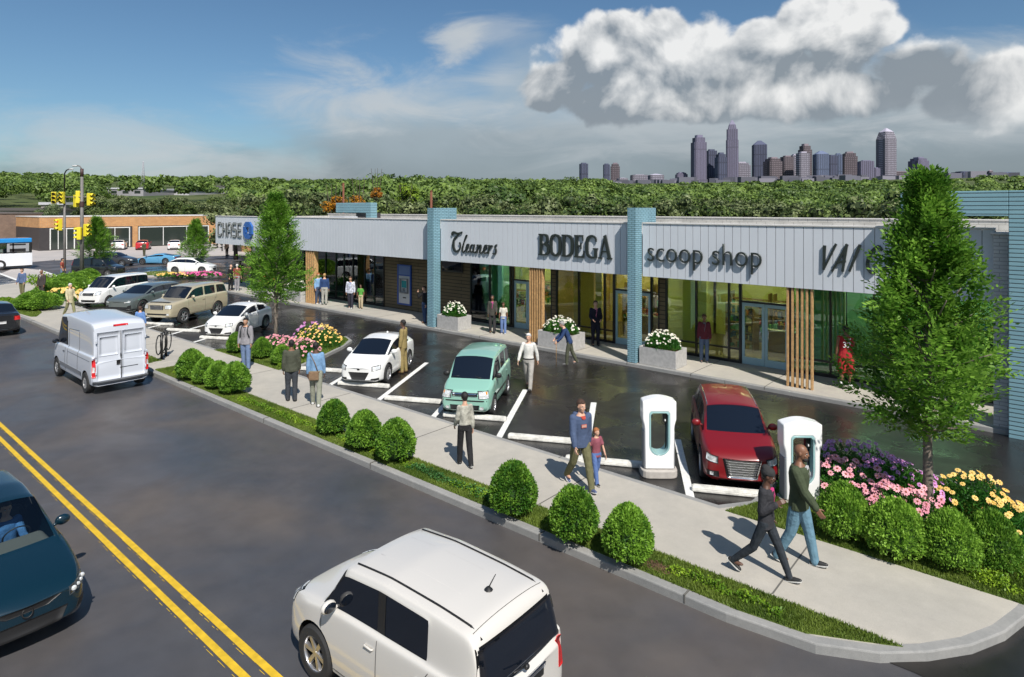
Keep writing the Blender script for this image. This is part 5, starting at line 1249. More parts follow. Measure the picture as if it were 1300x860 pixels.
def build_vehicle(name, lab, cat, x, y, head, sp, group=None, z=.012):
    """x, y: middle of the footprint; head: heading in degrees"""
    t = empty(name, (x, y, z), R(head), lab, cat, group)
    L, W, H = sp['L'], sp['W'], sp['H']; hw = W / 2; r = sp.get('r', .31); zb = sp.get('zb', .20)
    fc, frf, fb, fcc, frr, frg = sp['f']; zn, zh, zc, zbr, zd, zt = sp['z']      # nose, hood front, cowl, rear belt, deck, tail
    wt = sp.get('wt', .76); wn = sp.get('wn', .80); wtl = sp.get('wtl', .86); bow = sp.get('bow', .03)
    fx = lambda f: L / 2 - f * L
    belt = lambda f: lerp(zc - .02, zbr, max(0, min(1, (f - fc) / (frg - fc + 1e-6))))
    ST = []   # f, w, zbot, shoulder, top, kind
    ST.append((0, wn, zb + .10, zn - .16, zn, 'h'))
    ST.append((.025, lerp(wn, 1, .55), zb + .02, lerp(zn, zh, .6) - .10, zh - .03, 'h'))
    ST.append((.08, .965, zb, zh - .07, lerp(zh, zc, .22), 'h'))
    ST.append((.5 * (.08 + fc), 1.0, zb, lerp(zh, zc, .6) - .06, lerp(zh, zc, .72), 'h'))
    ST.append((fc, 1, zb, zc - .05, zc, 'c'))
    ST.append((frf, 1, zb, belt(frf), H - .05, 'g')); ST.append((fb, 1, zb, belt(fb), H, 'g')); ST.append((fb + sp.get('bp', .022), 1, zb, belt(fb), H, 'g'))
    if fcc: ST.append((fcc, 1, zb, belt(fcc), H - .012, 'g')); ST.append((fcc + .03, 1, zb, belt(fcc), H - .018, 'g'))
    ST.append((frr, .995, zb, belt(frr), H - sp.get('rd', .05), 'g'))
    ST.append((frg, .97, zb, zbr - .02, zd, 'd'))
    if frg < .94: ST.append((.5 * (frg + .97), .95, zb + .02, zbr - .05, lerp(zd, zt, .5), 'd'))
    ST.append((.975, lerp(wtl, 1, .5), zb + .04, zt - .10, zt, 'd')); ST.append((1.0, wtl, zb + .12, zt - .18, zt - .08, 'd'))
    V = []; nr = 12
    for f, w, b, sh, top, k in ST:
        h = hw * w; hg = hw * .90 * (w if k != 'g' else 1); z5 = sh
        xb = bow * L * 0
        row = [(0, b), (h * .80, b), (h * .955, b + .05), (h * .995, lerp(b, sh, .38)), (h * .985, lerp(b, sh, .72)), (h * .965, sh - .01)]
        if k == 'g':
            y7 = hw * wt + .02; zt7 = top - .10
            row += [(hg * 1.0, sh + .03), (lerp(hg, y7, .97), zt7), (hw * wt - .015, top - .035), (hw * wt * .62, top + .005), (0, top + .02)]
        else:
            row += [(hg, top - .035 if k != 'c' else top - .012), (hg * .96, top - .02 if k != 'c' else top - .004), (hg * .88, top - .008 if k != 'c' else top + .004), (hg * .5, top + .006), (0, top + .012)]
        # the screen bows forward in the middle
        for j, (yy, zz) in enumerate(row):
            xx = fx(f)
            curv = (1 - (yy / hw) ** 2) * bow
            if f < .09: xx -= 0 - curv * 1.2 * (1 if f == 0 else .6)
            elif f > .96: xx -= curv * .7
            elif k == 'c' and j >= 6: xx += curv * 1.6
            elif k == 'd' and j >= 6: xx -= curv * .6
            V.append((xx, yy, zz))
    nr = 11; full = []; 
    for i in range(len(ST)):
        row = V[i * nr:(i + 1) * nr]; full.append(row + [(a, -b, c) for a, b, c in row[-2:0:-1]])
    m = len(full[0]); vs = [v for row in full for v in row]; F = []; MI = []
    iC = [i for i, s in enumerate(ST) if s[5] == 'c'][0]; gi = [i for i, s in enumerate(ST) if s[5] == 'g']; iR = gi[-1]
    sidewin = sp.get('win', None)
    for i in range(len(ST) - 1):
        for j in range(m):
            j2 = (j + 1) % m; F.append((i * m + j, i * m + j2, (i + 1) * m + j2, (i + 1) * m + j)); mi = 0
            js = j if j < 10 else m - 1 - j
            if i == iC and js in (8, 9): mi = 1
            elif i == iR and js in (8, 9) and sp.get('rearglass', True): mi = 3
            elif js == 7 and sp.get('blackA') and i == iC: mi = 2
            elif js == 6 and iC <= i <= iR - (0 if sp.get('rearq', False) else 1):
                x0, x1 = ST[i][0], ST[i + 1][0]
                pill = (abs(x0 - fb) < 1e-6) or (fcc and abs(x0 - fcc) < 1e-6)
                if not pill and not (sp.get('van') and x0 > fb - .01) and not (sp.get('dpil') and fcc and x0 > fcc - .001): mi = 4
                elif pill and sp.get('blackpillar', True) and not (sp.get('dpil') and x0 > fb + .05): mi = 2
            MI.append(mi)
    def capf(i, rev):
        out = []
        for j in range(10):
            a, b = i * m + j, i * m + j + 1; c, d = i * m + (m - j - 1) % m, i * m + (m - j) % m
            q = (a, b, c, d) if j not in (0, 9) else ((a, b, (i * m + (m - 1))) if j == 0 else (i * m + 9, i * m + 10, i * m + 11))
            out.append(q if rev else q[::-1])
        return out
    for q in capf(0, True): F.append(q); MI.append(0)
    for q in capf(len(ST) - 1, False): F.append(q); MI.append(0)
    me = bpy.data.meshes.new('body'); me.from_pydata(vs, [], F); me.polygons.foreach_set('material_index', MI)
    bm = bmesh.new(); bm.from_mesh(me); bm.faces.ensure_lookup_table(); bmesh.ops.recalc_face_normals(bm, faces=bm.faces)
    cl = bm.edges.layers.float.new('crease_edge') if 'crease_edge' not in bm.edges.layers.float else bm.edges.layers.float['crease_edge']
    vl = bm.verts.layers.float.new('crease_vert')
    for v in bm.verts:
        gl = [f for f in v.link_faces if f.material_index in (1, 3, 4)]
        if len(gl) in (1,) or (gl and len({f.material_index for f in v.link_faces}) > 1 and len([e for e in v.link_edges if len({f.material_index for f in e.link_faces}) > 1]) != 2): v[vl] = .75
    for e in bm.edges:
        ms = {f.material_index for f in e.link_faces}
        if len(ms) > 1: e[cl] = .92
        else:
            z_ = (e.verts[0].co.z + e.verts[1].co.z) / 2
            if z_ < zb + .06: e[cl] = .6
            elif len(e.link_faces) == 2 and e.calc_face_angle(0) > R(30) and not ms & {1, 3, 4}: e[cl] = sp.get('crease', .25)
    bm.to_mesh(me); bm.free()
    paint = sp['paint']; glass = sp.get('glass', M_CGLASS)
    for m_ in (paint, glass, M_CARDARK): me.materials.append(m_)
    me.materials.append(glass); me.materials.append(glass)
    o = bpy.data.objects.new('tmp', me); col.objects.link(o)
    ss = o.modifiers.new('s', 'SUBSURF'); ss.levels = ss.render_levels = sp.get('sub', 2)
    xf, xr = sp['wheels']; xf, xr = fx(xf), fx(xr)
    cb = MB(); RX = Matrix.Rotation(R(-90), 4, 'X')
    for xx in (xf, xr):
        for s in (-1, 1):
            cb.add([v for v in [(xx + r * 1.13 * math.cos(2 * PI * k / 28), s * (hw + .2), r + .02 + r * 1.13 * math.sin(2 * PI * k / 28)) for k in range(28)] + [(xx + r * 1.13 * math.cos(2 * PI * k / 28), s * (hw - .30), r + .02 + r * 1.13 * math.sin(2 * PI * k / 28)) for k in range(28)]],
                   [tuple(range(28)), tuple(range(55, 27, -1))] + [(k, k + 28, (k + 1) % 28 + 28, (k + 1) % 28) for k in range(28)], 2)
    cm = cb.mesh('cut', [paint, glass, M_CARDARK]); bmx = bmesh.new(); bmx.from_mesh(cm); bmesh.ops.recalc_face_normals(bmx, faces=bmx.faces); bmx.to_mesh(cm); bmx.free()
    co = bpy.data.objects.new('cut', cm); col.objects.link(co)
    bo = o.modifiers.new('b', 'BOOLEAN'); bo.object = co; bo.operation = 'DIFFERENCE'; bo.solver = 'EXACT'
    me2 = eval_mesh(o); bpy.data.objects.remove(o); bpy.data.objects.remove(co)
    sharpen(me2, 34)
    bm = bmesh.new(); bm.from_mesh(me2); bvh = BVHTree.FromBMesh(bm)
    # separate the panes
    def extract(pred, nm, mt):
        fs = [f for f in bm.faces if pred(f)]
        if not fs: return []
        seen = set(); comps = []
        for f in fs:
            if f in seen: continue
            st = [f]; seen.add(f); comp = []
            while st:
                g = st.pop(); comp.append(g)
                for e in g.edges:
                    for h in e.link_faces:
                        if h not in seen and pred(h): seen.add(h); st.append(h)
            comps.append(comp)
        res = []
        for comp in comps:
            ids = {}; vv = []; ff = []
            for f in comp:
                q = []
                for v in f.verts:
                    if v.index not in ids: ids[v.index] = len(vv); vv.append(v.co - v.normal * .004)
                    q.append(ids[v.index])
                ff.append(q)
            me_ = bpy.data.meshes.new(nm); me_.from_pydata(vv, [], ff); me_.materials.append(mt); me_.polygons.foreach_set('use_smooth', [True] * len(ff)); me_.update()
            p = bpy.data.objects.new(nm, me_); col.objects.link(p); p.parent = t; res.append(p)
        return res
    bm.verts.index_update()
    extract(lambda f: f.material_index == 1, 'windshield', glass); extract(lambda f: f.material_index == 3, 'rear_window', glass); extract(lambda f: f.material_index == 4, 'side_window', glass if not sp.get('glass') else glass)
    dead = [f for f in bm.faces if f.material_index in (1, 3, 4)]
    # a dark liner stays where each pane sits in the body unless the cabin is open
    bmesh.ops.delete(bm, geom=dead, context='FACES')
    me3 = bpy.data.meshes.new('body'); bm.to_mesh(me3); bm.free()
    for m_ in (paint, glass, M_CARDARK): me3.materials.append(m_)
    body = bpy.data.objects.new('body', me3); col.objects.link(body); body.parent = t
    def patch(nm, origin, d, up, poly, mt, off=.006, n=6, skirt=.012, label=None, parent=t):
        """a piece that follows the body: poly is four (u,v) corners in metres round origin, cast along d onto the body"""
        d = Vector(d).normalized(); up = Vector(up); s = d.cross(up).normalized(); up = s.cross(d); mb = MB(); G_ = []
        nu = nv = n
        for i in range(nu + 1):
            for j in range(nv + 1):
                a, b = i / nu, j / nv; u = lerp(lerp(poly[0][0], poly[1][0], a), lerp(poly[3][0], poly[2][0], a), b); v = lerp(lerp(poly[0][1], poly[1][1], a), lerp(poly[3][1], poly[2][1], a), b)
                # rounded corners
                p = Vector(origin) + s * u + up * v; hit = bvh.ray_cast(p - d * 1.2, d, 3.0)[0]
                G_.append(hit - d * off if hit else None)
        good = [g for g in G_ if g is not None]
        if not good: return None
        for i_, g in enumerate(G_):
            if g is None:
                a, b = divmod(i_, nv + 1); ref = min(((abs(a - divmod(k_, nv + 1)[0]) + abs(b - divmod(k_, nv + 1)[1])), k_) for k_, gg in enumerate(G_) if gg is not None)[1]
                G_[i_] = G_[ref].copy()
        fs = [(i * (nv + 1) + j, (i + 1) * (nv + 1) + j, (i + 1) * (nv + 1) + j + 1, i * (nv + 1) + j + 1) for i in range(nu) for j in range(nv)]
        mb.add(G_, fs, 0, True)
        # skirt back to the body
        ring = [i * (nv + 1) for i in range(nu + 1)] + [nu * (nv + 1) + j for j in range(1, nv + 1)] + [i * (nv + 1) + nv for i in range(nu - 1, -1, -1)] + [j for j in range(nv - 1, 0, -1)]
        k0 = len(mb.v); mb.v += [tuple(Vector(G_[i]) + d * (off + skirt)) for i in ring]; q = len(ring)
        for i in range(q): mb.f.append((ring[i], ring[(i + 1) % q], k0 + (i + 1) % q, k0 + i)); mb.mi.append(0); mb.sm.append(False)
        o_ = mb.build(nm, mt, parent)
        if label: o_['label'] = label
        return o_
    def seam(pts, side, w=.008, mt=None, nm='panel_gap'):
        """thin line on the flank through (x,z) points"""
        mb = MB(); d = Vector((0, -side, 0)); out = []
        for (x0, z0), (x1, z1) in zip(pts[:-1], pts[1:]):
            n_ = max(1, int(math.hypot(x1 - x0, z1 - z0) / .07))
            for k_ in range(n_ + (1 if (x1, z1) == pts[-1] else 0)):
                q = k_ / n_; p = Vector((lerp(x0, x1, q), side * (hw + .5), lerp(z0, z1, q))); h = bvh.ray_cast(p, d, 2)[0]
                if h: out.append(h + Vector((0, side * .0025, 0)))
        if len(out) > 1: mb.tube(out, w / 2, 4, caps=False); return mb
        return mb
    # wheels
    tm, rm = wheel_meshes(r, sp.get('tw', .20), sp.get('rim', 'five'), sp.get('rimm', M_RIM))
    for xx in (xf, xr):
        for s in (-1, 1):
            w_ = bpy.data.objects.new('wheel', tm); col.objects.link(w_); w_.parent = t; w_.location = (xx, s * (hw - .10), r); w_.rotation_euler = (0, .4 * xx, 0 if s > 0 else PI)
            q_ = bpy.data.objects.new('rim', rm); col.objects.link(q_); q_.parent = w_
    # mirrors
    xm = fx(fc) - .14 * L * .5; zm = zc + .07
    for s in (-1, 1):
        mb = MB(); mb.ell((xm, s * (hw * .93 + .085), zm), (.055, .10, .075), 12, 8); mb.tube([(xm, s * hw * .86, zm - .05), (xm, s * (hw * .93 + .03), zm - .03)], .022, 6)
        mo = mb.build('side_mirror', sp.get('mirror', paint), t)
        MB().ell((xm - .035, s * (hw * .93 + .085), zm), (.025, .082, .058), 12, 8).build('mirror_glass', M_CGLASS, mo)
    # door seams and handles
    xB = fx(fb + .011); xA = fx(fc + .02); xC = fx((fcc + .015) if fcc else (frr - .06)); zs = zb + .10
    for s in (-1, 1):
        mb = MB(); segs = [[(xB, belt(fb) - .02), (xB, zs)], [(xB, zs), (xA + .04, zs)], [(xA + .04, zs), (xA + .06, zc - .12), (xA + .02, zc - .05)]]
        if sp.get('doors', 4) == 4: segs += [[(xB, zs), (xr + r * 1.25, zs), (xr + r * 1.05, zs + .25), (xC, belt(fcc or frr) - .03)]]
        elif sp.get('doors') == 2: segs += [[(xB - .0, zs), (xB, zs)]]
        for sg in segs: mb2 = seam(sg, s); mb.add(mb2.v, mb2.f)
        if mb.v: mb.build('door_gap', M_SEAM, t)
        hx = [xB + .12] + ([xC + .12] if sp.get('doors', 4) == 4 else [])
        for x_ in hx:
            h = bvh.ray_cast(Vector((x_, s * 2, lerp(zs, belt(fb), .80))), Vector((0, -s, 0)), 3)[0]
            if h: MB().tube([h + Vector((-.07, 0, 0)), h + Vector((-.06, s * .018, 0)), h + Vector((.06, s * .018, 0)), h + Vector((.07, 0, 0))], .011, 6).build('door_handle', sp.get('handle', paint), t)
        if sp.get('railtrim'):
            mb = MB(); pts = []
            for q in range(14):
                f = lerp(frf + .02, frr, q / 13); h = bvh.ray_cast(Vector((fx(f), s * (hw * wt - sp.get('railin', .035)), H + 1)), Vector((0, 0, -1)), 3)[0]
                if h: pts.append(h + Vector((0, 0, .002)))
            if len(pts) > 2: mb.tube(pts, sp['railtrim'], 4).build('roof_rail', sp.get('railm', M_CARDARK), t)
    return t, patch, dict(L=L, W=W, H=H, hw=hw, fx=fx, xf=xf, xr=xr, zb=zb, bvh=bvh, paint=paint, seam=seam)
FWDV = (-1, 0, 0); UP = (0, 0, 1)
def front_kit(t, P, D, zl, lamp, grille=None, fog=None, plate=None, intake=None, grille_m=None, bars=0, barm=None):
    """lamp: (y, half width, half height, slant); grille: (half width top, half width bottom, z0, z1)"""
    L, hw = D['L'], D['hw']; dF = (-1, 0, -.05)
    if lamp:
        yy, w, h, sl = lamp
        for s in (-1, 1):
            dd = (-1, -s * .55, -.05); o0 = (L / 2 - .05, s * yy, zl)
            P('headlight', o0, dd, UP, [(-w, -h - sl * s), (w, -h + sl * s), (w, h + sl * s), (-w, h - sl * s)] if True else None, M_LAMP, .010)
            hl = P('headlight_bezel', o0, dd, UP, [(-w - .018, -h - .015 - sl * s), (w + .018, -h - .015 + sl * s), (w + .018, h + .015 + sl * s), (-w - .018, h + .015 - sl * s)], M_CARDARK, .004)
    if grille:
        a, b, z0, z1 = grille
        P('grille', (L / 2, 0, 0), dF, UP, [(-b, z0), (b, z0), (a, z1), (-a, z1)], grille_m or M_CARDARK, .008, 8)
        for i in range(bars):
            zz = lerp(z0, z1, (i + .5) / bars); ww = lerp(b, a, (i + .5) / bars) - .02; P('grille_bar', (L / 2, 0, 0), dF, UP, [(-ww, zz - .012), (ww, zz - .012), (ww, zz + .012), (-ww, zz + .012)], barm or M_CHROME, .022, 8)
    if intake:
        a, b, z0, z1 = intake; P('lower_intake', (L / 2, 0, 0), dF, UP, [(-b, z0), (b, z0), (a, z1), (-a, z1)], M_CARDARK, .006, 8)
    if fog:
        yy, zz, w, h = fog
        for s in (-1, 1): P('fog_lamp', (L / 2 - .03, s * yy, zz), (-1, -s * .3, 0), UP, [(-w, -h), (w, -h), (w, h), (-w, h)], M_LAMP, .008, 4)
    if plate: P('number_plate', (L / 2, 0, plate), dF, UP, [(-.17, -.05), (.17, -.05), (.17, .05), (-.17, .05)], M_PLATE, .012, 3)
def rear_kit(t, P, D, zl, lamp, plate=None, bumper=None):
    L, hw = D['L'], D['hw']
    if lamp:
        yy, w, h = lamp
        for s in (-1, 1): P('tail_light', (-L / 2 + .03, s * yy, zl), (1, -s * .55, 0), UP, [(-w, -h), (w, -h), (w, h), (-w, h)], M_TAIL, .010)
    if plate: P('number_plate', (-L / 2, 0, plate), (1, 0, 0), UP, [(-.2, -.055), (.2, -.055), (.2, .055), (-.2, .055)], M_PLATE, .010, 3)
    if bumper: P('bumper_trim', (-L / 2, 0, 0), (1, 0, 0), UP, [(-bumper[0], bumper[1]), (bumper[0], bumper[1]), (bumper[0], bumper[2]), (-bumper[0], bumper[2])], M_CARDARK, .008, 8)
def nose_at(px, py, head, L): 
    x, y, _ = at(px, py); return x - math.cos(R(head)) * L / 2, y - math.sin(R(head)) * L / 2
HD = -60
P_WHITE = car_paint('white_paint', (.82, .82, .81)); P_CREAMW = car_paint('warm_white_paint', (.60, .575, .54), .3); P_MINT = car_paint('mint_paint', (.24, .46, .38), .3); P_RED = car_paint('dark_red_paint', (.18, .005, .008), .36, 0, .35)
P_BEIGE = car_paint('beige_paint', (.50, .44, .31), .28, .2); P_GREY = car_paint('grey_green_paint', (.125, .15, .15), .3, .3); P_TEAL = car_paint('deep_teal_paint', (.002, .018, .032), .25, 0, .6); P_SKY = car_paint('sky_blue_paint', (.10, .30, .50), .25); P_BLACK = car_paint('black_paint', (.012, .013, .015), .2)
P_VAN = car_paint('cool_white_paint', (.56, .59, .66), .35); P_BRED = car_paint('bright_red_paint', (.42, .01, .02), .25); P_BUS = car_paint('bus_white', (.74, .76, .80), .35); P_BUSB = car_paint('bus_blue', (.02, .25, .62), .35)

# near white box-shaped car
sp = dict(dpil=True, rearglass=False, blackA=True, railin=.12, L=3.24, W=1.48, H=1.54, r=.315, zb=.20, f=(.235, .345, .535, .775, .955, .985), z=(.66, .87, .96, 1.0, .98, .92), wt=.84, wn=.84, wtl=.93, wheels=(.195, .80), paint=P_CREAMW, rim='six', sub=3, tw=.2, railtrim=.014, bow=.04, rearq=True, bp=.03, crease=.35)
cx_, cy_ = -6.71 - (3.62 / 2 - .175 * 3.62), 5.0
xb_head = 181.5
t, P, D = build_vehicle('box_car', 'cream white box-shaped car driving away in the near lane', 'car', -5.72, 4.98, xb_head, sp)
front_kit(t, P, D, .78, (.55, .11, .07, .01), (.40, .36, .50, .62), None, None, (.45, .42, .26, .40))
P('rear_glass_frame', (-D['L'] / 2, 0, 0), (1, 0, -.02), UP, [(-.66, .91), (.66, .91), (.61, 1.37), (-.61, 1.37)], M_CARDARK, .004, 12)
P('rear_window', (-D['L'] / 2, 0, 0), (1, 0, -.02), UP, [(-.63, .93), (.63, .93), (.585, 1.35), (-.585, 1.35)], M_CGLASS, .012, 12)
rear_kit(t, P, D, .74, (.655, .07, .14)); P('chrome_strip', (-D['L'] / 2, 0, 0), (1, 0, 0), UP, [(-.30, .80), (.30, .80), (.30, .84), (-.30, .84)], M_CHROME, .028, 6)
P('plate_recess', (-D['L'] / 2, 0, 0), (1, 0, 0), UP, [(-.30, .69), (.30, .69), (.30, .79), (-.30, .79)], M_CARDARK, .006, 6)
mb = MB().tube([(-D['L'] / 2 - .03, .02, .97), (-D['L'] / 2 - .045, .25, 1.03)], .010, 6).ell((-D['L'] / 2 - .03, .02, .96), (.03, .035, .03)); mb.build('wiper', M_CARDARK, t)
h = D['bvh'].ray_cast(Vector((-1.12, 0, 3)), Vector((0, 0, -1)))[0]
MB().lathe([(.001, .035), (.02, .03), (.05, .0)], 10, Matrix.Translation(h)).tube([h + Vector((0, 0, .02)), h + Vector((-.10, 0, .20))], [.008, .004], 6).build('aerial', M_CARDARK, t)
mb = MB()
for s in (-1, 1):
    pts = [D['bvh'].ray_cast(Vector((x_, s * .24, 3)), Vector((0, 0, -1)))[0] + Vector((0, 0, -.004)) for x_ in np.linspace(-.95, .35, 14)]; mb.tube([p_ - Vector((0, 0, .002)) for p_ in pts], .007, 6)
mb.build('roof_rib', P_CREAMW, t)
mb = MB(); pts = [D['bvh'].ray_cast(Vector((-1.40, y_, 3)), Vector((0, 0, -1)))[0] + Vector((0, 0, .001)) for y_ in np.linspace(-.55, .55, 14)]; mb.tube(pts, .004, 4).build('tailgate_gap', M_SEAM, t)
# dark panel behind the side glass upper edge so the cabin reads as one dark band
# deep teal saloon with driver
sp = dict(L=4.05, W=1.52, H=1.40, r=.31, zb=.17, f=(.265, .42, .56, .74, .80, .90), z=(.60, .74, .90, .94, .97, .93), wt=.72, wn=.72, wtl=.84, wheels=(.20, .79), paint=P_TEAL, glass=M_CGLASS_T, rim='five', sub=3, bow=.07)
t, P, D = build_vehicle('saloon_car', 'deep teal saloon with a driver in blue, entering at the lower left edge', 'car', -11.88, 2.07, 2.0, sp)
front_kit(t, P, D, .60, None, (.44, .36, .24, .42), None, None, None)
for s in (-1, 1):
    P('headlight', (D['L'] / 2 - .08, s * .60, .60), (-1, -s * .75, -.15), UP, [(-.17, -.055 - .03 * s), (.17, -.055 + .03 * s), (.17, .055 + .03 * s), (-.17, .055 - .03 * s)], mat('headlamp_dark', (.06, .07, .08), .1, spec=.8), .008)
    for q in range(4):
        u = (-.12 + .08 * q) ; sz = .035 if q in (0, 3) else .026
        dd = Vector((-1, -s * .75, -.15)).normalized(); ss_ = dd.cross(Vector(UP)).normalized(); h = D['bvh'].ray_cast(Vector((D['L'] / 2 - .08, s * .60, .60)) + ss_ * u + Vector((0, 0, .03 * s * u / .17)) - dd * 1.2, dd)[0]
        if h: MB().ell(h - dd * .012, (sz * .6, sz, sz), 10, 8).build('lamp_lens', M_LAMP, t)
P('upper_grille', (D['L'] / 2, 0, 0), (-1, 0, -.1), UP, [(-.22, .52), (.22, .52), (.38, .60), (-.38, .60)], M_CARDARK, .006, 8)
h = D['bvh'].ray_cast(Vector((D['L'] / 2 + 1, 0, .575)), Vector((-1, 0, -.05)))[0]
MB().lathe([(.055, -.006), (.065, 0), (.055, .006), (.047, 0)], 20, Matrix.Translation(h + Vector((.015, 0, 0))) @ Matrix.Rotation(R(78), 4, 'Y'), closed=True).build('badge', M_CARDARK, t)
for s in (-1, 1): P('side_intake', (D['L'] / 2 - .1, s * .60, .36), (-1, -s * .6, 0), UP, [(-.10, -.05), (.12, -.03), (.10, .05), (-.06, .05)], M_CARDARK, .006)
MI_ = mat('cabin_grey', (.06, .06, .065), .7)
MB().box(-1.25, 1.0, -.62, .62, .30, .36).build('cabin_floor', MI_, t)
MB().box(.46, .98, -.60, .60, .38, .86).build('dashboard', mat('dashboard_grey', (.13, .13, .13), .8), t, .08, 4)
for s in (-1, 1):
    mb = MB(); mb.box(-.35, .12, s * .30 - .21, s * .30 + .21, .36, .52); mb.box(-.45, -.30, s * .30 - .21, s * .30 + .21, .52, 1.0, 0, Matrix.Identity(4)); mb.box(-.46, -.36, s * .30 - .11, s * .30 + .11, 1.02, 1.18); mb.build('seat', mat('seat_cloth', (.03, .03, .035), .9), t, .04, 3)
MB().lathe([(.165, -.012), (.178, 0), (.165, .012), (.153, 0)], 24, Matrix.Translation((.40, .30, .84)) @ Matrix.Rotation(R(-62), 4, 'Y'), closed=True).build('steering_wheel', M_CARDARK, t)
TEALCAR = t
# white panel van (drives away)
sp = dict(L=4.25, W=1.60, H=2.18, r=.31, zb=.26, f=(.10, .235, .36, None, .985, .992), z=(.72, .98, 1.12, 1.15, 1.16, 1.05), wt=.88, wn=.82, wtl=.965, wheels=(.155, .855), paint=P_VAN, rim='steel', rimm=mat('steel_rim', (.3, .3, .31), .5, metal=.5), sub=3, van=True, rearglass=False, bow=.03, doors=2, crease=.45, rd=.03, mirror=M_CARDARK, handle=M_CARDARK)
t, P, D = build_vehicle('panel_van', 'tall white panel van seen from behind in the far lane', 'van', -23.9, 7.12, 179.5, sp)
L = D['L']
for s in (-1, 1):
    P('rear_door', (-L / 2, s * .335, 0), (1, 0, 0), UP, [(-.32, .42), (.32, .42), (.30, 1.86), (-.30, 1.86)], P_VAN, .012, 10)
    P('door_panel', (-L / 2, s * .335, 0), (1, 0, 0), UP, [(-.25, 1.15), (.25, 1.15), (.24, 1.72), (-.24, 1.72)], P_VAN, .024, 6)
    P('tail_light', (-L / 2, s * .735, .80), (1, -s * .25, 0), UP, [(-.05, -.26), (.05, -.26), (.05, .26), (-.05, .26)], M_TAIL, .014)
    P('reversing_lens', (-L / 2, s * .735, .80), (1, -s * .25, 0), UP, [(-.03, -.10), (.03, -.10), (.03, .06), (-.03, .06)], M_LAMP, .020)
    for zz in (.62, 1.0, 1.55): MB().box(-L / 2 - .035, -L / 2 + .01, s * .675 - .02, s * .675 + .02, zz, zz + .09).build('hinge', P_VAN, t, .01)
P('door_gap', (-L / 2, 0, 0), (1, 0, 0), UP, [(-.008, .42), (.008, .42), (.008, 1.86), (-.008, 1.86)], M_SEAM, .016, 10)
P('latch', (-L / 2, 0, 0), (1, 0, 0), UP, [(-.13, .83), (-.03, .83), (-.03, .98), (-.13, .98)], M_CARDARK, .026, 3)
P('nameplate_slot', (-L / 2, 0, 0), (1, 0, 0), UP, [(-.04, .735), (.46, .735), (.46, .75), (-.04, .75)], M_CARDARK, .022, 3)
P('brake_light', (-L / 2, 0, 0), (1, 0, -.3), UP, [(-.20, 1.93), (.20, 1.93), (.20, 1.99), (-.20, 1.99)], M_TAIL, .012, 5)
P('rear_bumper', (-L / 2, 0, 0), (1, 0, 0), UP, [(-.76, .29), (.76, .29), (.76, .42), (-.76, .42)], M_GREYP, .05, 10, .06)
for s in (-1, 1):
    P('side_moulding', (.0, s * .8, .52), (0, -s, 0), UP, [(-1.15, -.06), (1.15, -.06), (1.15, .06), (-1.15, .06)], M_GREYP, .015, 16)
    mb = MB()
    for q in ([(.30, 1.7), (.30, .55)], [(-.75, 1.75), (-.75, .55)], [(.3, 1.72), (-.75, 1.78)], [(-1.9, 1.0), (.28, 1.0)]):
        w_ = D['seam'](q, s, .010); mb.add(w_.v, w_.f)
    mb.build('panel_gap', M_SEAM, t)
front_kit(t, P, D, .80, (.58, .10, .13, 0), (.4, .4, .45, .62))
# parked row
CRZ = dict(L=3.24, W=1.48, H=1.29, r=.30, zb=.15, f=(.235, .44, .60, None, .82, .965), z=(.60, .70, .86, .93, .95, .86), wt=.72, wn=.70, wtl=.84, wheels=(.19, .80), paint=P_WHITE, rim='ten', sub=3, doors=2, bow=.09, bp=.04, blackpillar=False, rearq=False, rd=.07)
def coupe(x, y, head, lab, paint=P_WHITE, name='coupe_car', cat='car', grp=None, spx=None, det=True):
    s_ = dict(CRZ); s_['paint'] = paint; s_.update(spx or {}); s_['sub'] = s_['sub'] if det else 2
    t, P, D = build_vehicle(name, lab, cat, x, y, head, s_, grp)
    k = D['L'] / 3.24
    front_kit(t, P, D, .60, (.545, .13, .055, .02), (.34, .22, .24, .47), None, None, None, mat('grille_mesh', (.02, .02, .021), .5, bump=1, bscale=90))
    for s in (-1, 1): P('side_intake', (D['L'] / 2 - .05, s * .50, .26), (-1, -s * .4, 0), UP, [(-.13, -.03), (.13, -.03), (.13 if s < 0 else .13, .045), (-.13, .02)], M_CARDARK, .006, 4)
    P('badge', (D['L'] / 2, 0, .55), (-1, 0, -.2), UP, [(-.04, -.022), (.04, -.022), (.035, .022), (-.035, .022)], M_CARDARK, .012, 3)
    rear_kit(t, P, D, .72, (.56, .12, .075), .52, (.5, .2, .34))
    return t, P, D
x, y = nose_at(456, 492, HD, 3.24)
t, P, D = coupe(x, y, HD, 'white coupe in the middle stall beside the man in the tan suit')
MB().lathe([(.001, .05), (.015, .045), (.05, 0)], 8, Matrix.Translation((-.75, 0, 1.26))).build('aerial', P_WHITE, t)
x, y = nose_at(275, 431, HD, 3.24)
t, P, D = coupe(x, y, HD, 'white coupe nose-in behind the long stop left of the middle island')
MB().lathe([(.001, .05), (.015, .045), (.05, 0)], 8, Matrix.Translation((-.75, 0, 1.26))).build('aerial', P_WHITE, t)
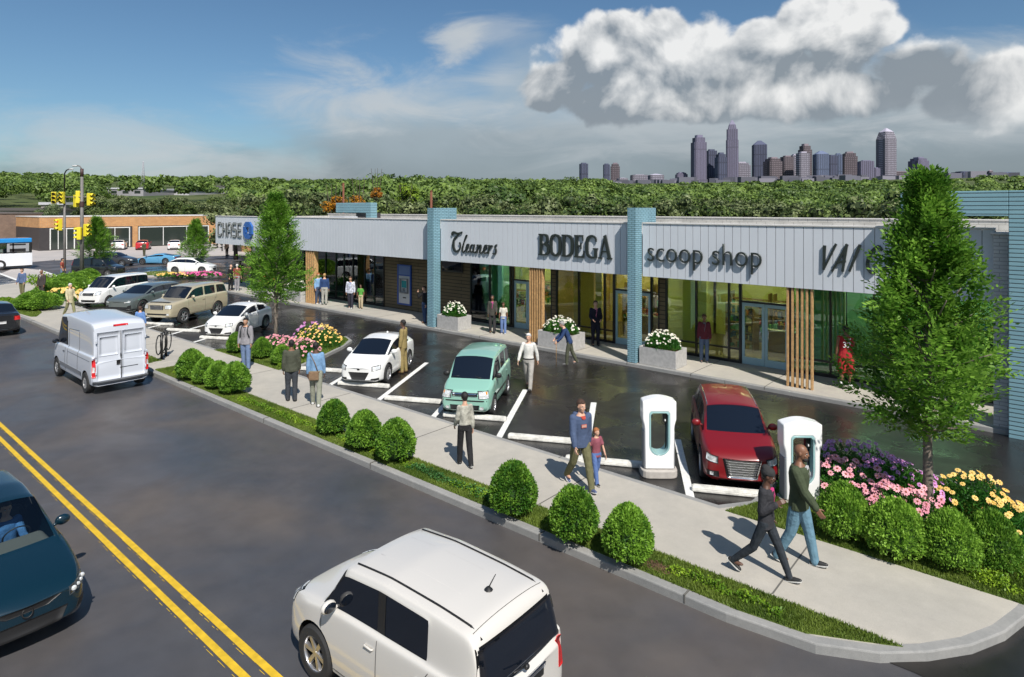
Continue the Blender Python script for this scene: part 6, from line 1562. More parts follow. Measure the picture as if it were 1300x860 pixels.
# mint hatchback
sp = dict(L=3.05, W=1.40, H=1.50, r=.275, zb=.20, f=(.20, .345, .53, .76, .955, .985), z=(.66, .80, .93, .98, .96, .88), wt=.80, wn=.84, wtl=.90, wheels=(.185, .815), paint=P_MINT, rim='steel', rimm=M_RIM, sub=3, bow=.04, rearq=True, mirror=M_CARDARK, crease=.35, bp=.02, blackpillar=False)
x, y = nose_at(590, 534, HD, 3.05)
t, P, D = build_vehicle('hatchback_car', 'small mint green hatchback parked behind a wheel stop', 'car', x, y, HD, sp)
front_kit(t, P, D, .67, (.50, .13, .085, 0), (.36, .34, .63, .72), (.45, .33, .05, .04), None, (.40, .38, .27, .40), bars=2, barm=M_CHROME)
for s in (-1, 1): P('indicator', (D['L'] / 2, s * .61, .72), (-1, -s * .5, 0), UP, [(-.025, -.03), (.025, -.03), (.025, .03), (-.025, .03)], M_AMBER, .016, 3)
P('bumper_strip', (D['L'] / 2, 0, 0), (-1, 0, 0), UP, [(-.60, .50), (.60, .50), (.60, .53), (-.60, .53)], M_CARDARK, .008, 10)
mb = MB()
for s in (-1, 1):
    P('side_moulding', (0, s * .7, .50), (0, -s, 0), UP, [(-.85, -.025), (.75, -.025), (.75, .025), (-.85, .025)], M_CARDARK, .012, 12)
    mb = MB().tube([(D['fx'](.20) + .06, s * .42 - .1, .985), (D['fx'](.22), s * .1 - .1, 1.0)], .008, 5); mb.build('wiper', M_CARDARK, t)
# dark red hatchback
sp = dict(L=3.38, W=1.50, H=1.36, r=.30, zb=.17, f=(.255, .40, .56, .755, .90, .975), z=(.64, .78, .90, .97, .97, .88), wt=.74, wn=.80, wtl=.88, wheels=(.19, .82), paint=P_RED, rim='ten', sub=3, bow=.07, rearq=True, railtrim=.012, railm=M_CHROME)
x, y = nose_at(942, 626, HD - 1, 3.38)
t, P, D = build_vehicle('hatchback_car', 'dark red hatchback with a big chrome grille between the chargers', 'car', x, y, HD - 1, sp)
front_kit(t, P, D, .62, (.565, .12, .055, .015), (.34, .26, .30, .63), None, None, None, M_CARDARK, 7, mat('satin_chrome', (.55, .55, .56), .3, metal=.9))
P('grille_surround', (D['L'] / 2, 0, 0), (-1, 0, -.05), UP, [(-.285, .275), (.285, .275), (.37, .655), (-.37, .655)], M_CHROME, .004, 8)
for s in (-1, 1):
    P('side_intake', (D['L'] / 2 - .05, s * .54, .33), (-1, -s * .4, 0), UP, [(-.13, -.05), (.13, -.05), (.12, .06), (-.12, .06)], M_CARDARK, .006, 4)
    P('fog_lamp', (D['L'] / 2 - .05, s * .55, .335), (-1, -s * .4, 0), UP, [(-.035, -.03), (.035, -.03), (.035, .03), (-.035, .03)], M_LAMP, .014, 3)
P('lower_intake', (D['L'] / 2, 0, 0), (-1, 0, 0), UP, [(-.45, .19), (.45, .19), (.42, .24), (-.42, .24)], M_CARDARK, .006, 6)
MB().tube([(-.9, 0, 1.36), (-.98, 0, 1.50)], [.008, .004], 5).build('aerial', M_CARDARK, t)
# beige off-roader
sp = dict(L=4.1, W=1.68, H=1.74, r=.36, zb=.34, f=(.27, .385, .55, .76, .955, .985), z=(.98, 1.08, 1.16, 1.18, 1.18, 1.08), wt=.80, wn=.84, wtl=.92, wheels=(.20, .79), paint=P_BEIGE, rim='six', sub=3, bow=.045, rearq=True, bp=.02, railtrim=.02, railm=P_BEIGE, blackpillar=False, mirror=P_BEIGE)
hb = HD - 3
x, y = nose_at(199, 414, hb, 4.1)
t, P, D = build_vehicle('offroad_car', 'large beige off-road car with chrome grille in the parked row', 'car', x, y, hb, sp)
front_kit(t, P, D, .90, (.60, .14, .085, .0), (.40, .36, .76, .97), (.60, .55, .06, .045), None, (.62, .6, .50, .57), M_CARDARK, 4)
P('bonnet_guard', (D['L'] / 2 - .06, 0, 0), (-1, 0, -.4), UP, [(-.55, 1.04), (.55, 1.04), (.55, 1.10), (-.55, 1.10)], M_CARDARK, .03, 8)
rear_kit(t, P, D, 1.0, (.70, .06, .16), .7)
# grey-green sports off-roader
sp = dict(L=4.25, W=1.72, H=1.42, r=.35, zb=.22, f=(.27, .43, .58, .76, .88, .97), z=(.72, .86, 1.0, 1.06, 1.05, .96), wt=.72, wn=.78, wtl=.90, wheels=(.19, .80), paint=P_GREY, rim='five', rimm=M_DKRIM, sub=3, bow=.10, rearq=True)
x, y = nose_at(149, 401, HD, 4.25)
t, P, D = build_vehicle('sports_utility_car', 'low grey-green sports utility car between minivan and beige car', 'car', x, y, HD, sp)
front_kit(t, P, D, .70, (.56, .15, .03, .02), None, None, None, (.62, .56, .28, .44), M_CARDARK)
for s in (-1, 1): P('side_intake', (D['L'] / 2 - .06, s * .60, .42), (-1, -s * .5, 0), UP, [(-.12, -.10), (.12, -.10), (.14, .12), (-.02, .08)], M_CARDARK, .008, 4)
rear_kit(t, P, D, .9, (.6, .14, .03), .6)
# white minivan
sp = dict(L=4.0, W=1.50, H=1.66, r=.29, zb=.18, f=(.17, .33, .50, .73, .965, .985), z=(.72, .90, 1.02, 1.02, 1.02, .95), wt=.84, wn=.84, wtl=.94, wheels=(.17, .80), paint=P_WHITE, rim='six', sub=3, bow=.05, rearq=True, crease=.35)
x, y = nose_at(112, 391, HD + 2, 4.0)
t, P, D = build_vehicle('minivan', 'white minivan at the left end of the parked row', 'minivan', x, y, HD + 2, sp)
front_kit(t, P, D, .80, (.56, .13, .09, .02), (.36, .33, .66, .82), None, None, (.45, .42, .30, .42), M_CARDARK, 2)
# far cars
CIV = dict(rearq=True, f=(.24, .40, .56, .76, .82, .965), H=1.36, z=(.62, .74, .90, .98, 1.0, .92), doors=4, bp=.02, blackpillar=True)
x, y, _ = at(233, 347.5)
coupe(x + .3, y + .6, 41, 'white hatchback turning behind the far flower bed', spx=dict(CIV, L=3.75, W=1.5), det=False, name='hatchback_car')
sp = dict(L=3.9, W=1.65, H=1.08, r=.31, zb=.13, f=(.23, .46, .60, None, .70, .93), z=(.42, .54, .74, .84, .88, .86), wt=.62, wn=.66, wtl=.86, wheels=(.20, .78), paint=P_SKY, rim='ten', sub=2, doors=2, bow=.12, rearq=False, bp=.04)
x, y, _ = at(193, 336)
t, P, D = build_vehicle('sports_car', 'low sky blue sports car crossing before the showroom', 'car', x, y + .6, 222, sp)
front_kit(t, P, D, .48, (.50, .16, .03, .03), None, None, None, (.6, .5, .18, .28)); rear_kit(t, P, D, .70, (.5, .14, .04))
x, y, _ = at(113, 352)
sp = dict(L=3.7, W=1.5, H=1.55, r=.29, zb=.18, f=(.20, .345, .53, .76, .955, .985), z=(.66, .84, .96, 1.0, .98, .88), wt=.82, wn=.82, wtl=.92, wheels=(.18, .81), paint=P_BLACK, rim='ten', sub=2, bow=.05, rearq=True)
t, P, D = build_vehicle('minivan', 'black minivan passing behind the signal poles', 'minivan', x, y + .7, 40, sp)
for s in (-1, 1): P('tail_light', (-D['L'] / 2 + .04, s * .60, 1.08), (1, -s * .8, 0), UP, [(-.05, -.28), (.05, -.28), (.05, .28), (-.05, .28)], M_TAIL, .012)
for px_, p_, lab in ((151.5, P_WHITE, 'white coupe parked against the showroom, nearest the bushy tree'), (182, P_BRED, 'red coupe parked against the showroom'), (222, P_WHITE, 'white coupe parked against the showroom, farthest right')):
    x, y, _ = at(px_, 317); t, P, D = coupe(x, y, 155, lab, p_, grp='cars parked at the showroom', det=False, spx=dict(L=3.5, W=1.65, H=1.32, z=(.6, .7, .88, 1.0, 1.02, .92)))
    t.location.z = .016
# black saloon at the left edge
sp = dict(L=4.0, W=1.56, H=1.36, r=.31, zb=.18, f=(.25, .41, .56, .74, .79, .90), z=(.62, .76, .92, .98, 1.02, .98), wt=.72, wn=.76, wtl=.86, wheels=(.19, .79), paint=P_BLACK, rim='five', sub=3, bow=.06)
t, P, D = build_vehicle('saloon_car', 'black saloon leaving at the left edge of the street', 'car', -36.9, 6.75, 178, sp)
rear_kit(t, P, D, .78, (.60, .13, .09), .62)
# dark car front peeping right of the bushy young tree
sp = dict(sp, paint=car_paint('charcoal_paint', (.03, .03, .035)))
x, y, _ = at(127, 340)
t, P, D = build_vehicle('saloon_car', 'charcoal car mostly hidden by the bushy young tree', 'car', x - 1.0, y + 1.5, 40, sp)
front_kit(t, P, D, .62, (.5, .12, .06, .01), (.35, .3, .35, .5))
# city bus
t = empty('city_bus', (-74.0, 10.9, .01), R(90), 'white city bus with a blue roof band at the left edge', 'bus')
Lb, Wb, Hb = 10.8, 2.3, 2.85
MB().box(-Lb / 2, Lb / 2, -Wb / 2, Wb / 2, .32, 1.48).box(-Lb / 2 + 1.0, -Lb / 2 + 1.02, -1, 1, .3, .31).build('body', P_BUS, t, .08, 3)
MB().box(-Lb / 2, Lb / 2, -Wb / 2, Wb / 2, 2.42, Hb).build('roof_band', P_BUSB, t, .10, 3)
MB().box(-Lb / 2 + 2, Lb / 2 - 5, -Wb / 2 + .3, Wb / 2 - .3, Hb + .005, Hb + .22).build('roof_pod', P_BUS, t, .06)
MB().box(-Lb / 2 + .05, Lb / 2 - .05, -Wb / 2 + .03, Wb / 2 - .03, .18, .315).build('skirt', M_CARDARK, t)
mb = MB()
for s in (-1, 1):
    for i in range(9): xx = -Lb / 2 + .06 + i * (Lb - .24) / 8; mb.box(xx, xx + .12, s * (Wb / 2 - .01) - .03, s * (Wb / 2 - .01) + .03 if s > 0 else s * (Wb / 2 - .01) + .03, 1.481, 2.419)
mb.build('window_post', M_CARDARK, t)
MB().box(-.6, .6, -.95, .95, .9, 1.4).box(-3.9, -3.0, -.95, -.2, .9, 1.9).box(2.0, 2.9, -.95, -.2, .9, 1.9).box(3.4, 4.3, -.95, -.2, .9, 1.9).build('seat', mat('bus_seat', (.05, .09, .16), .8), t)
MB().tube([(1.2, -.5, .9), (1.2, -.5, 2.4)], .03, 6).build('hand_pole', mat('yellow_pole', (.7, .6, .05), .4), t)
for s in (-1, 1):
    for i in range(8):
        x0 = -Lb / 2 + .19 + i * (Lb - .24) / 8; MB().box(x0, x0 + (Lb - .24) / 8 - .13, s * (Wb / 2 - .02) - .004, s * (Wb / 2 - .02) + .004, 1.49, 2.41).build('side_window', M_CGLASS_T, t)
MB().box(Lb / 2 - .03, Lb / 2 - .01, -Wb / 2 + .08, Wb / 2 - .08, 1.3, 2.41).build('windshield', M_CGLASS_T, t)
P_ = MB().box(3.5, 5.15, -Wb / 2 - .012, -Wb / 2 - .002, 1.60, 2.38); P_.build('rear_panel', mat('bus_grey_panel', (.30, .31, .33), .5), t)
MB().box(3.7, 4.9, -Wb / 2 - .02, -Wb / 2 - .013, 1.62, 1.9).box(3.7, 4.9, -Wb / 2 - .02, -Wb / 2 - .013, 2.2, 2.34).build('vent', M_CARDARK, t)
tm, rm = wheel_meshes(.46, .28, 'steel', MATS['steel_rim'])
for xx in (-3.3, 3.0):
    for s in (-1, 1):
        w_ = bpy.data.objects.new('wheel', tm); col.objects.link(w_); w_.parent = t; w_.location = (xx, s * (Wb / 2 - .12), .46); w_.rotation_euler = (0, 0, 0 if s > 0 else PI); q_ = bpy.data.objects.new('rim', rm); col.objects.link(q_); q_.parent = w_

# ---------------------------------------------------------------- wheel stops, chargers, rack, signals
def stop_mesh(L=1.75):
    bm = bmesh.new(); pr = [(-.085, 0), (.085, 0), (.085, .06), (.055, .115), (-.055, .115), (-.085, .06)]
    mb = MB(); n = 6; xs = [-L / 2, -L / 2 + .03, -.4, .4, L / 2 - .03, L / 2]; sc_ = [.82, 1, 1, 1, 1, .82]; vs = []
    for x_, s_ in zip(xs, sc_): vs += [(x_, a * s_, b * s_) for a, b in pr]
    fs = [(i * n + k, (i + 1) * n + k, (i + 1) * n + (k + 1) % n, i * n + (k + 1) % n) for i in range(5) for k in range(n)] + [tuple(range(n)), tuple(range(6 * n - 1, 5 * n - 1, -1))]
    mb.add(vs, fs); me = mb.mesh('wheel_stop', M_STOP); b_ = bmesh.new(); b_.from_mesh(me); bmesh.ops.recalc_face_normals(b_, faces=b_.faces); bmesh.ops.bevel(b_, geom=[e for e in b_.edges], offset=.014, segments=2, affect='EDGES'); b_.to_mesh(me); b_.free(); return me
SM = stop_mesh()
for i, (pa, pb, lab) in enumerate((((886, 627), (985, 634), 'wheel stop under the nose of the dark red hatchback'), ((724, 588), (808, 594), 'wheel stop reaching the base of the left charger'), ((641, 557), (735, 566), 'wheel stop behind the man in the blue hoodie'), ((561, 529), (640, 537), 'wheel stop before the mint green hatchback'),
    ((484, 508), (560, 514), 'wheel stop in the empty stall between white coupe and mint car'), ((425, 488), (494, 495), 'wheel stop before the white coupe beside the tan-suited man'), ((378, 469), (430, 475), 'wheel stop at the right edge of the middle island'), ((238, 428), (312, 435), 'wheel stop before the white coupe left of the island'), ((204, 419), (258, 424), 'wheel stop behind the bicycle rack'),
    ((172, 410), (224, 416), 'wheel stop before the beige off-road car'), ((118, 397), (160, 402), 'wheel stop before the grey-green sports utility car'))):
    a, b = Vector(at(*pa)[:2]), Vector(at(*pb)[:2]); m_ = (a + b) / 2 + Vector((0, .08))
    o = bpy.data.objects.new('wheel_stop', SM); col.objects.link(o); o.location = (m_.x, m_.y, .010); o.rotation_euler = (0, 0, R(27)); tag(o, lab, 'wheel stop', 'concrete wheel stops')
def charger(px_, py_, w, rot, lab):
    x, y, _ = at(px_, py_); t = empty('car_charger', (x, y, .01), rot, lab, 'car charger', 'white car chargers')
    h = 1.62; dp = .30; hw_ = w / 2
    bm = bmesh.new()
    def outline():
        pts = [(-hw_ * .86, .17), (hw_ * .86, .17), (hw_ * .88, 1.0), (hw_ * .90, 1.07), (hw_, 1.20), (hw_, h - .05)]
        n = 10
        for i in range(1, n): a = i / n; pts.append((hw_ - 2 * hw_ * a, h - .05 + .075 * math.sin(PI * a)))
        pts += [(-hw_, h - .05), (-hw_, 1.20), (-hw_ * .90, 1.07), (-hw_ * .88, 1.0)]; return pts
    def hole(k=1.0, g=0):
        a, z0, z1 = hw_ * .60 + g, .80, 1.36 + g; pts = [(a - .03, z1), (a, z1 - .03)]
        pts = [(-a + .04, z1), (a - .04, z1), (a, z1 - .04)]
        for i in range(13): q = PI * i / 12; pts.append((a * math.cos(q), .66 + a * .0 - a * math.sin(q) * 1.0))
        pts.append((-a, z1 - .04)); return pts
    def plate(outer, inner, y0, y1, name, m_, bev=.012):
        bm = bmesh.new(); es = []
        for loop in (outer, inner):
            if not loop: continue
            vs = [bm.verts.new((p[0], y0, p[1])) for p in loop]; es += [bm.edges.new((vs[i], vs[(i + 1) % len(vs)])) for i in range(len(vs))]
        bmesh.ops.triangle_fill(bm, edges=es, use_beauty=True); r_ = bmesh.ops.extrude_face_region(bm, geom=list(bm.faces)); bmesh.ops.translate(bm, vec=(0, y1 - y0, 0), verts=[g for g in r_['geom'] if isinstance(g, bmesh.types.BMVert)])
        bmesh.ops.recalc_face_normals(bm, faces=bm.faces); me = bpy.data.meshes.new(name); bm.to_mesh(me); bm.free(); me.materials.append(m_); sharpen(me, 30)
        o = bpy.data.objects.new(name, me); col.objects.link(o); o.parent = t
        if bev: b = o.modifiers.new('b', 'BEVEL'); b.width = bev; b.segments = 2; b.limit_method = 'ANGLE'; b.angle_limit = R(35)
        return o
    plate(outline(), hole(), -dp / 2, dp / 2, 'housing', M_WHITE, .02)
    plate(hole(1, .001), hole(1, -.030), -dp / 2 - .006, dp / 2 + .006, 'rim', M_LTEAL, .005)
    mb = MB(); a = hw_ * .6 - .050
    for s in (-1, 1): MB().box(s * hw_ * .865 - (.0 if s > 0 else .02), s * hw_ * .865 + (.02 if s > 0 else 0), -dp / 2 + .03, dp / 2 - .03, .18, .94).build('side_panel', M_GREYP, t, .006)
    mb = MB(); pts = [(-a, 0, 1.27)] + [(a * math.cos(PI + PI * i / 10), 0, .60 + a * math.sin(PI + PI * i / 10)) for i in range(11)] + [(a, 0, 1.12)]
    mb.tube(pts, .016, 8).build('cable', M_BLACK, t)
    MB().box(-a - .03, -a + .03, -.05, .05, 1.20, 1.30).build('cable_socket', M_BLACK, t, .01); MB().box(-.05 + a - .02, a + .04, -.05, .05, 1.10, 1.30).build('plug', M_BLACK, t, .01)
    MB().box(a - .035, a - .015, -.065, -.05, 1.14, 1.18).build('plug_light', M_WHITE, t)
    n = 20; pl = []
    for i in range(n): q = 2 * PI * i / n; c_, s_ = math.cos(q), math.sin(q); pl.append((math.copysign(abs(c_) ** .45, c_) * (hw_ + .03), math.copysign(abs(s_) ** .6, s_) * .25))
    MB().prism(pl, 0, .16).build('base', mat('charger_base', (.42, .39, .36), .8, var=.1, vscale=12), t, .02, 2)
charger(835.5, 603, .70, YAW * .98, 'white car charger standing alone between two stalls')
charger(1015, 643, .72, YAW, 'white car charger right of the dark red hatchback')
x, y, _ = at(208, 455, .13)
t = empty('bicycle_rack', (x, y, .14), R(-35), 'black bicycle rack of coiled rings between two posts', 'bicycle rack')
for xx in (-.28, .28):
    MB().tube([(xx, 0, 0), (xx, 0, .95)], .045, 12).ell((xx, 0, .95), (.045, .045, .025)).build('post', M_BLACK, t); MB().lathe([(.11, 0), (.11, .02), (.05, .03)], 16, Matrix.Translation((xx, 0, 0))).build('foot_plate', M_BLACK, t)
for i, xx in enumerate(np.linspace(-.42, .42, 4)):
    mb = MB(); mb.tube([(xx + .34 * math.cos(2 * PI * k / 28), (-.06 if i % 2 else .06), .56 + .34 * math.sin(2 * PI * k / 28)) for k in range(28)], .02, 8, closed=True); mb.build('ring', M_BLACK, t)
struct('rack_pad', MB().box(x - .95, x + .75, 8.95, 9.9, .09, .146), M_WALK, .01)
# signals and lamps
M_YELH = mat('signal_yellow', (.72, .60, .03), .5); M_POLE = mat('pole_grey', (.16, .15, .145), .6, var=.15, vscale=3)
def sig_head(parent, p, rot, lit=None):
    h = MB().box(-.17, .17, -.14, .14, -.48, .48).build('signal_head', M_YELH, parent, .03); h.location = p; h.rotation_euler = (0, 0, rot)
    for i in range(3):
        z_ = .32 - .32 * i; on = lit == i
        MB().lathe([(.001, .0), (.11, .0), (.12, .02)], 16, Matrix.Translation((0, -.142, z_)) @ Matrix.Rotation(R(90), 4, 'X')).build('lens', mat('lens_lit_red', (.8, .05, .02), .3, emit=(1, .08, .03), estr=1.5) if on else mat('lens_off', (.05, .04, .03), .2), h)
        vs = []; n = 10
        for k in range(n + 1): a = -.2 + (PI + .4) * k / n; vs += [(.135 * math.cos(a), -.14, z_ + .135 * math.sin(a)), (.135 * math.cos(a), -.36, z_ + .135 * math.sin(a) - .03)]
        v = MB(); v.add(vs, [(2 * k, 2 * k + 1, 2 * k + 3, 2 * k + 2) for k in range(n)], 0, True); vo = v.build('visor', M_YELH, h); sm = vo.modifiers.new('s', 'SOLIDIFY'); sm.thickness = .012
    return h
def zof(py, d): return EYE + (265 - py) / 810 * d
x, y, _ = at(82, 352); d = 5.6 * 810 / (352 - 265)
t = empty('signal_pole', (x, y, .1), YAW, 'thinner signal pole with two big yellow heads on top and a street lamp', 'traffic signal', 'traffic signal poles')
k = d / 810
MB().tube([(0, 0, -.1), (0, 0, zof(250, d))], [.10, .085], 12).build('pole', M_POLE, t); MB().tube([(0, 0, zof(250, d)), (0, 0, zof(222, d)), (.15, 0, zof(218, d)), (.45, 0, zof(216, d))], .05, 8).build('lamp_arm', M_BLACK, t)
MB().ell((.55, 0, zof(216.5, d)), (.22, .10, .06)).build('lamp', mat('lamp_shell', (.5, .5, .5), .4), t)
sig_head(t, (-.05, -.22, zof(253, d)), .05); sig_head(t, (-.72, -.2, zof(253, d)), .45); sig_head(t, (-.35, -.1, zof(287, d)), -.5, 0)
MB().tube([(-.72, 0, zof(252, d)), (1.6, 0, zof(252, d))], .05, 8).build('arm', M_POLE, t)
x, y, _ = at(104, 357); d = 5.6 * 810 / (357 - 265)
t = empty('signal_pole', (x, y, .1), YAW, 'thicker signal pole with side-facing yellow heads and a taller street lamp', 'traffic signal', 'traffic signal poles')
MB().tube([(0, 0, -.1), (0, 0, zof(225, d))], [.15, .10], 14).build('pole', M_POLE, t); MB().tube([(0, 0, zof(226, d)), (0, 0, zof(216, d))], .12, 10).build('pole_cap', mat('dark_collar', (.06, .03, .03), .6), t)
MB().tube([(0, 0, zof(217, d)), (-.15, 0, zof(213, d)), (-.4, 0, zof(212, d))], .045, 8).build('lamp_arm', M_POLE, t); MB().ell((-.55, 0, zof(212.5, d)), (.24, .11, .07)).build('lamp', MATS['lamp_shell'], t)
MB().lathe([(.165, -.2), (.165, .2)], 12, Matrix.Translation((0, 0, zof(261, d)))).build('collar', MATS['dark_collar'], t)
sig_head(t, (.62, 0, zof(255, d)), R(75)); sig_head(t, (-.38, .1, zof(252, d)), R(120)); sig_head(t, (-.62, .25, zof(257, d)), R(150)); sig_head(t, (.02, -.3, zof(298, d)), R(-78)); sig_head(t, (.42, -.1, zof(294, d)), R(70))
MB().tube([(-.6, 0, zof(252, d)), (.6, 0, zof(252, d))], .035, 8).tube([(0, 0, zof(292, d)), (.35, -.15, zof(292, d))], .03, 6).build('arm', M_POLE, t)

# ---------------------------------------------------------------- people
def voxel(mb, name, m, vox, parent=None, smooth=2, xf=None):
    me = mb.mesh('t', m if isinstance(m, list) else [m]); o = bpy.data.objects.new('t', me); col.objects.link(o)
    r_ = o.modifiers.new('r', 'REMESH'); r_.mode = 'VOXEL'; r_.voxel_size = vox; r_.use_smooth_shade = True
    if smooth: s_ = o.modifiers.new('s', 'SMOOTH'); s_.iterations = smooth; s_.factor = .5
    me2 = eval_mesh(o); bpy.data.objects.remove(o); me2.name = name
    me2.polygons.foreach_set('use_smooth', [True] * len(me2.polygons))
    p = bpy.data.objects.new(name, me2); col.objects.link(p)
    if parent: p.parent = parent
    return p
def capsule(mb, a, b, ra, rb, seg=10):
    a, b = Vector(a), Vector(b)
    if (b - a).length < 1e-5: b = a + Vector((0, 0, .001))
    mb.tube([a, b], [ra, rb], seg); mb.ell(a, (ra, ra, ra), seg, 6); mb.ell(b, (rb, rb, rb), seg, 6)
def chain(mb, pts, rs, seg=10):
    for i in range(len(pts) - 1): capsule(mb, pts[i], pts[i + 1], rs[i], rs[i + 1], seg)
def etube(mb, rings, seg=16):
    """rings: (centre, half depth x, half width y)"""
    n = len(rings); vs = []
    for c, rx, ry in rings:
        for k in range(seg): a = 2 * PI * k / seg; vs.append((c[0] + rx * math.cos(a), c[1] + ry * math.sin(a), c[2]))
    fs = [(i * seg + k, i * seg + (k + 1) % seg, (i + 1) * seg + (k + 1) % seg, (i + 1) * seg + k) for i in range(n - 1) for k in range(seg)]
    fs += [tuple(range(seg - 1, -1, -1)), tuple((n - 1) * seg + k for k in range(seg))]; mb.add(vs, fs, 0, True)
CLOTH = {}
def cloth(name, c, var=.12): return mat('cloth_' + name, c, .85, var=var, vscale=10, bump=1.0, bscale=13, spec=.2)
SKIN = {'light': mat('skin_light', (.58, .34, .24), .5, var=.06, vscale=20), 'tan': mat('skin_tan', (.44, .24, .15), .5, var=.06, vscale=20), 'brown': mat('skin_brown', (.20, .095, .055), .5, var=.06, vscale=20), 'dark': mat('skin_dark', (.10, .048, .03), .5, var=.06, vscale=20)}
HAIRM = {'black': mat('hair_black', (.012, .010, .010), .6, bump=.6, bscale=90), 'brown': mat('hair_brown', (.06, .03, .018), .6, bump=.6, bscale=90), 'blond': mat('hair_blond', (.42, .26, .10), .6, bump=.6, bscale=90), 'ginger': mat('hair_ginger', (.36, .13, .04), .6, bump=.6, bscale=90), 'white': mat('hair_white', (.62, .60, .57), .6, bump=.6, bscale=90), 'grey': mat('hair_grey', (.28, .27, .26), .6, bump=.6, bscale=90)}
M_EYE = mat('eye_dark', (.02, .012, .01), .2); M_EYEW = mat('eye_white', (.7, .7, .68), .3)
def rotp(p, a, o=Vector((0, 0, 0))):
    """lean forward by a (towards +x) about point o"""
    p = Vector(p) - o; return Vector((p.x * math.cos(a) + p.z * math.sin(a), p.y, -p.x * math.sin(a) + p.z * math.cos(a))) + o
def person(loc, face, h, lab, top, bottom, skin='light', hair='brown', shoes='black', arms=((.1, .15), (.1, .15)), legs=((.05, .05), (-.05, .05)), lean=0, sleeve='long', style='shirt', hairstyle='short', fine=False, group=None, abd=(.14, .14), build=1.0, head=(0, 0), sit=False, coat=None, cap=None, shorts=False, cz=1.12):
    """facing +x locally. legs: (hip swing forward, knee bend) left, right; arms: (shoulder swing, elbow bend)"""
    K = h / 1.75; vox = .0075 if fine else .013
    pel = Vector((0, 0, .93)); b = build
    def leg(i):
        s = 1 if i == 0 else -1; hip = pel + Vector((0, s * .088, -.02)); a, k = legs[i]
        kn = hip + Vector((math.sin(a) * .43, s * .008, -math.cos(a) * .43)); a2 = a - k; an = kn + Vector((math.sin(a2) * .41, 0, -math.cos(a2) * .41)); return hip, kn, an, a2
    Ls = [leg(0), leg(1)]
    drop = min(l[2].z for l in Ls) - .085
    off = Vector((0, 0, -drop)) if not sit else Vector((0, 0, 0))
    J = lambda p: (Vector(p) + off) * K
    sp_ = lambda x, y, z: rotp((x, y, z), lean, pel)
    chest = sp_(0, 0, 1.24); nb = sp_(-.01, 0, 1.46); neck = sp_(.0, 0, 1.52); hd = sp_(.022, 0, 1.625)
    hd = hd + Vector((-.0, 0, 0)); yawh, pit = head
    sh = [sp_(-.01, .164 * b, 1.405), sp_(-.01, -.164 * b, 1.405)]
    AR = []
    for i in range(2):
        s = 1 if i == 0 else -1; a, e = arms[i]; a += lean * 0; ab = abd[i]
        d1 = Vector((math.sin(a) * math.cos(ab), s * math.sin(ab), -math.cos(a) * math.cos(ab))); el = sh[i] + d1 * .285
        a2 = a + e; inw = .10 if e > .9 else 0; d2 = Vector((math.sin(a2) * math.cos(ab * .6), s * (math.sin(ab * .4) - inw * 3), -math.cos(a2) * math.cos(ab * .6))).normalized(); wr = el + d2 * .245; AR.append((sh[i], el, wr, d2))
    # body: one continuous surface
    mb = MB(); B = b
    def torso(g, z0=.84, z1=1.5):
        prof = [(.84, .095, .150), (.93, .105, .165), (1.02, .098, .148), (1.10, .095, .140), (1.20, .106, .148), (1.32, .114, .158), (1.39, .104, .146), (1.44, .080, .105), (1.50, .055, .060)]
        rg = []
        for z, rx, ry in prof:
            if z < z0 - .001 or z > z1 + .001: continue
            c = sp_(0, 0, z) if z > .93 else Vector((0, 0, z)); rg.append((J(c), (rx * B + g) * K, (ry * B + g) * K))
        return rg
    etube(mb, torso(-.008))
    chain(mb, [J(nb), J(neck), J(hd - Vector((.015, 0, .05)))], [.058 * K, .052 * K, .052 * K])
    Mh = Matrix.Rotation(yawh, 3, 'Z') @ Matrix.Rotation(pit + lean * .5, 3, 'Y'); H0 = J(hd)
    def hp(x, y, z): return H0 + Mh @ (Vector((x, y, z)) * K)
    kw = dict(M=Mh)
    mb.ell(hp(-.008, 0, .025), (.092 * K, .074 * K, .092 * K), 16, 10, M=Mh); mb.ell(hp(.018, 0, -.030), (.068 * K, .058 * K, .082 * K), 14, 10, M=Mh); mb.ell(hp(.045, 0, -.085), (.032 * K, .034 * K, .026 * K), 10, 6, M=Mh)
    mb.ell(hp(.088, 0, -.012), (.017 * K, .013 * K, .026 * K), 8, 6, M=Mh); mb.ell(hp(.098, 0, -.026), (.014 * K, .016 * K, .011 * K), 8, 6, M=Mh)
    mb.ell(hp(.080, 0, .022), (.014 * K, .045 * K, .010 * K), 8, 6, M=Mh); mb.ell(hp(.083, 0, -.054), (.011 * K, .026 * K, .009 * K), 8, 6, M=Mh)
    for s in (-1, 1): mb.ell(hp(-.004, s * .076, -.005), (.020 * K, .010 * K, .030 * K), 8, 6, M=Mh); mb.ell(hp(.060, s * .036, -.028), (.02 * K, .02 * K, .018 * K), 8, 6, M=Mh)
    for hip, kn, an, a2 in Ls:
        chain(mb, [J(hip), J(hip.lerp(kn, .5)), J(kn), J(kn.lerp(an, .3)), J(an)], [.085 * B * K, .072 * B * K, .052 * K, .052 * K, .036 * K]); mb.ell(J(an + Vector((.05, 0, -.045))), (.10 * K, .036 * K, .03 * K))
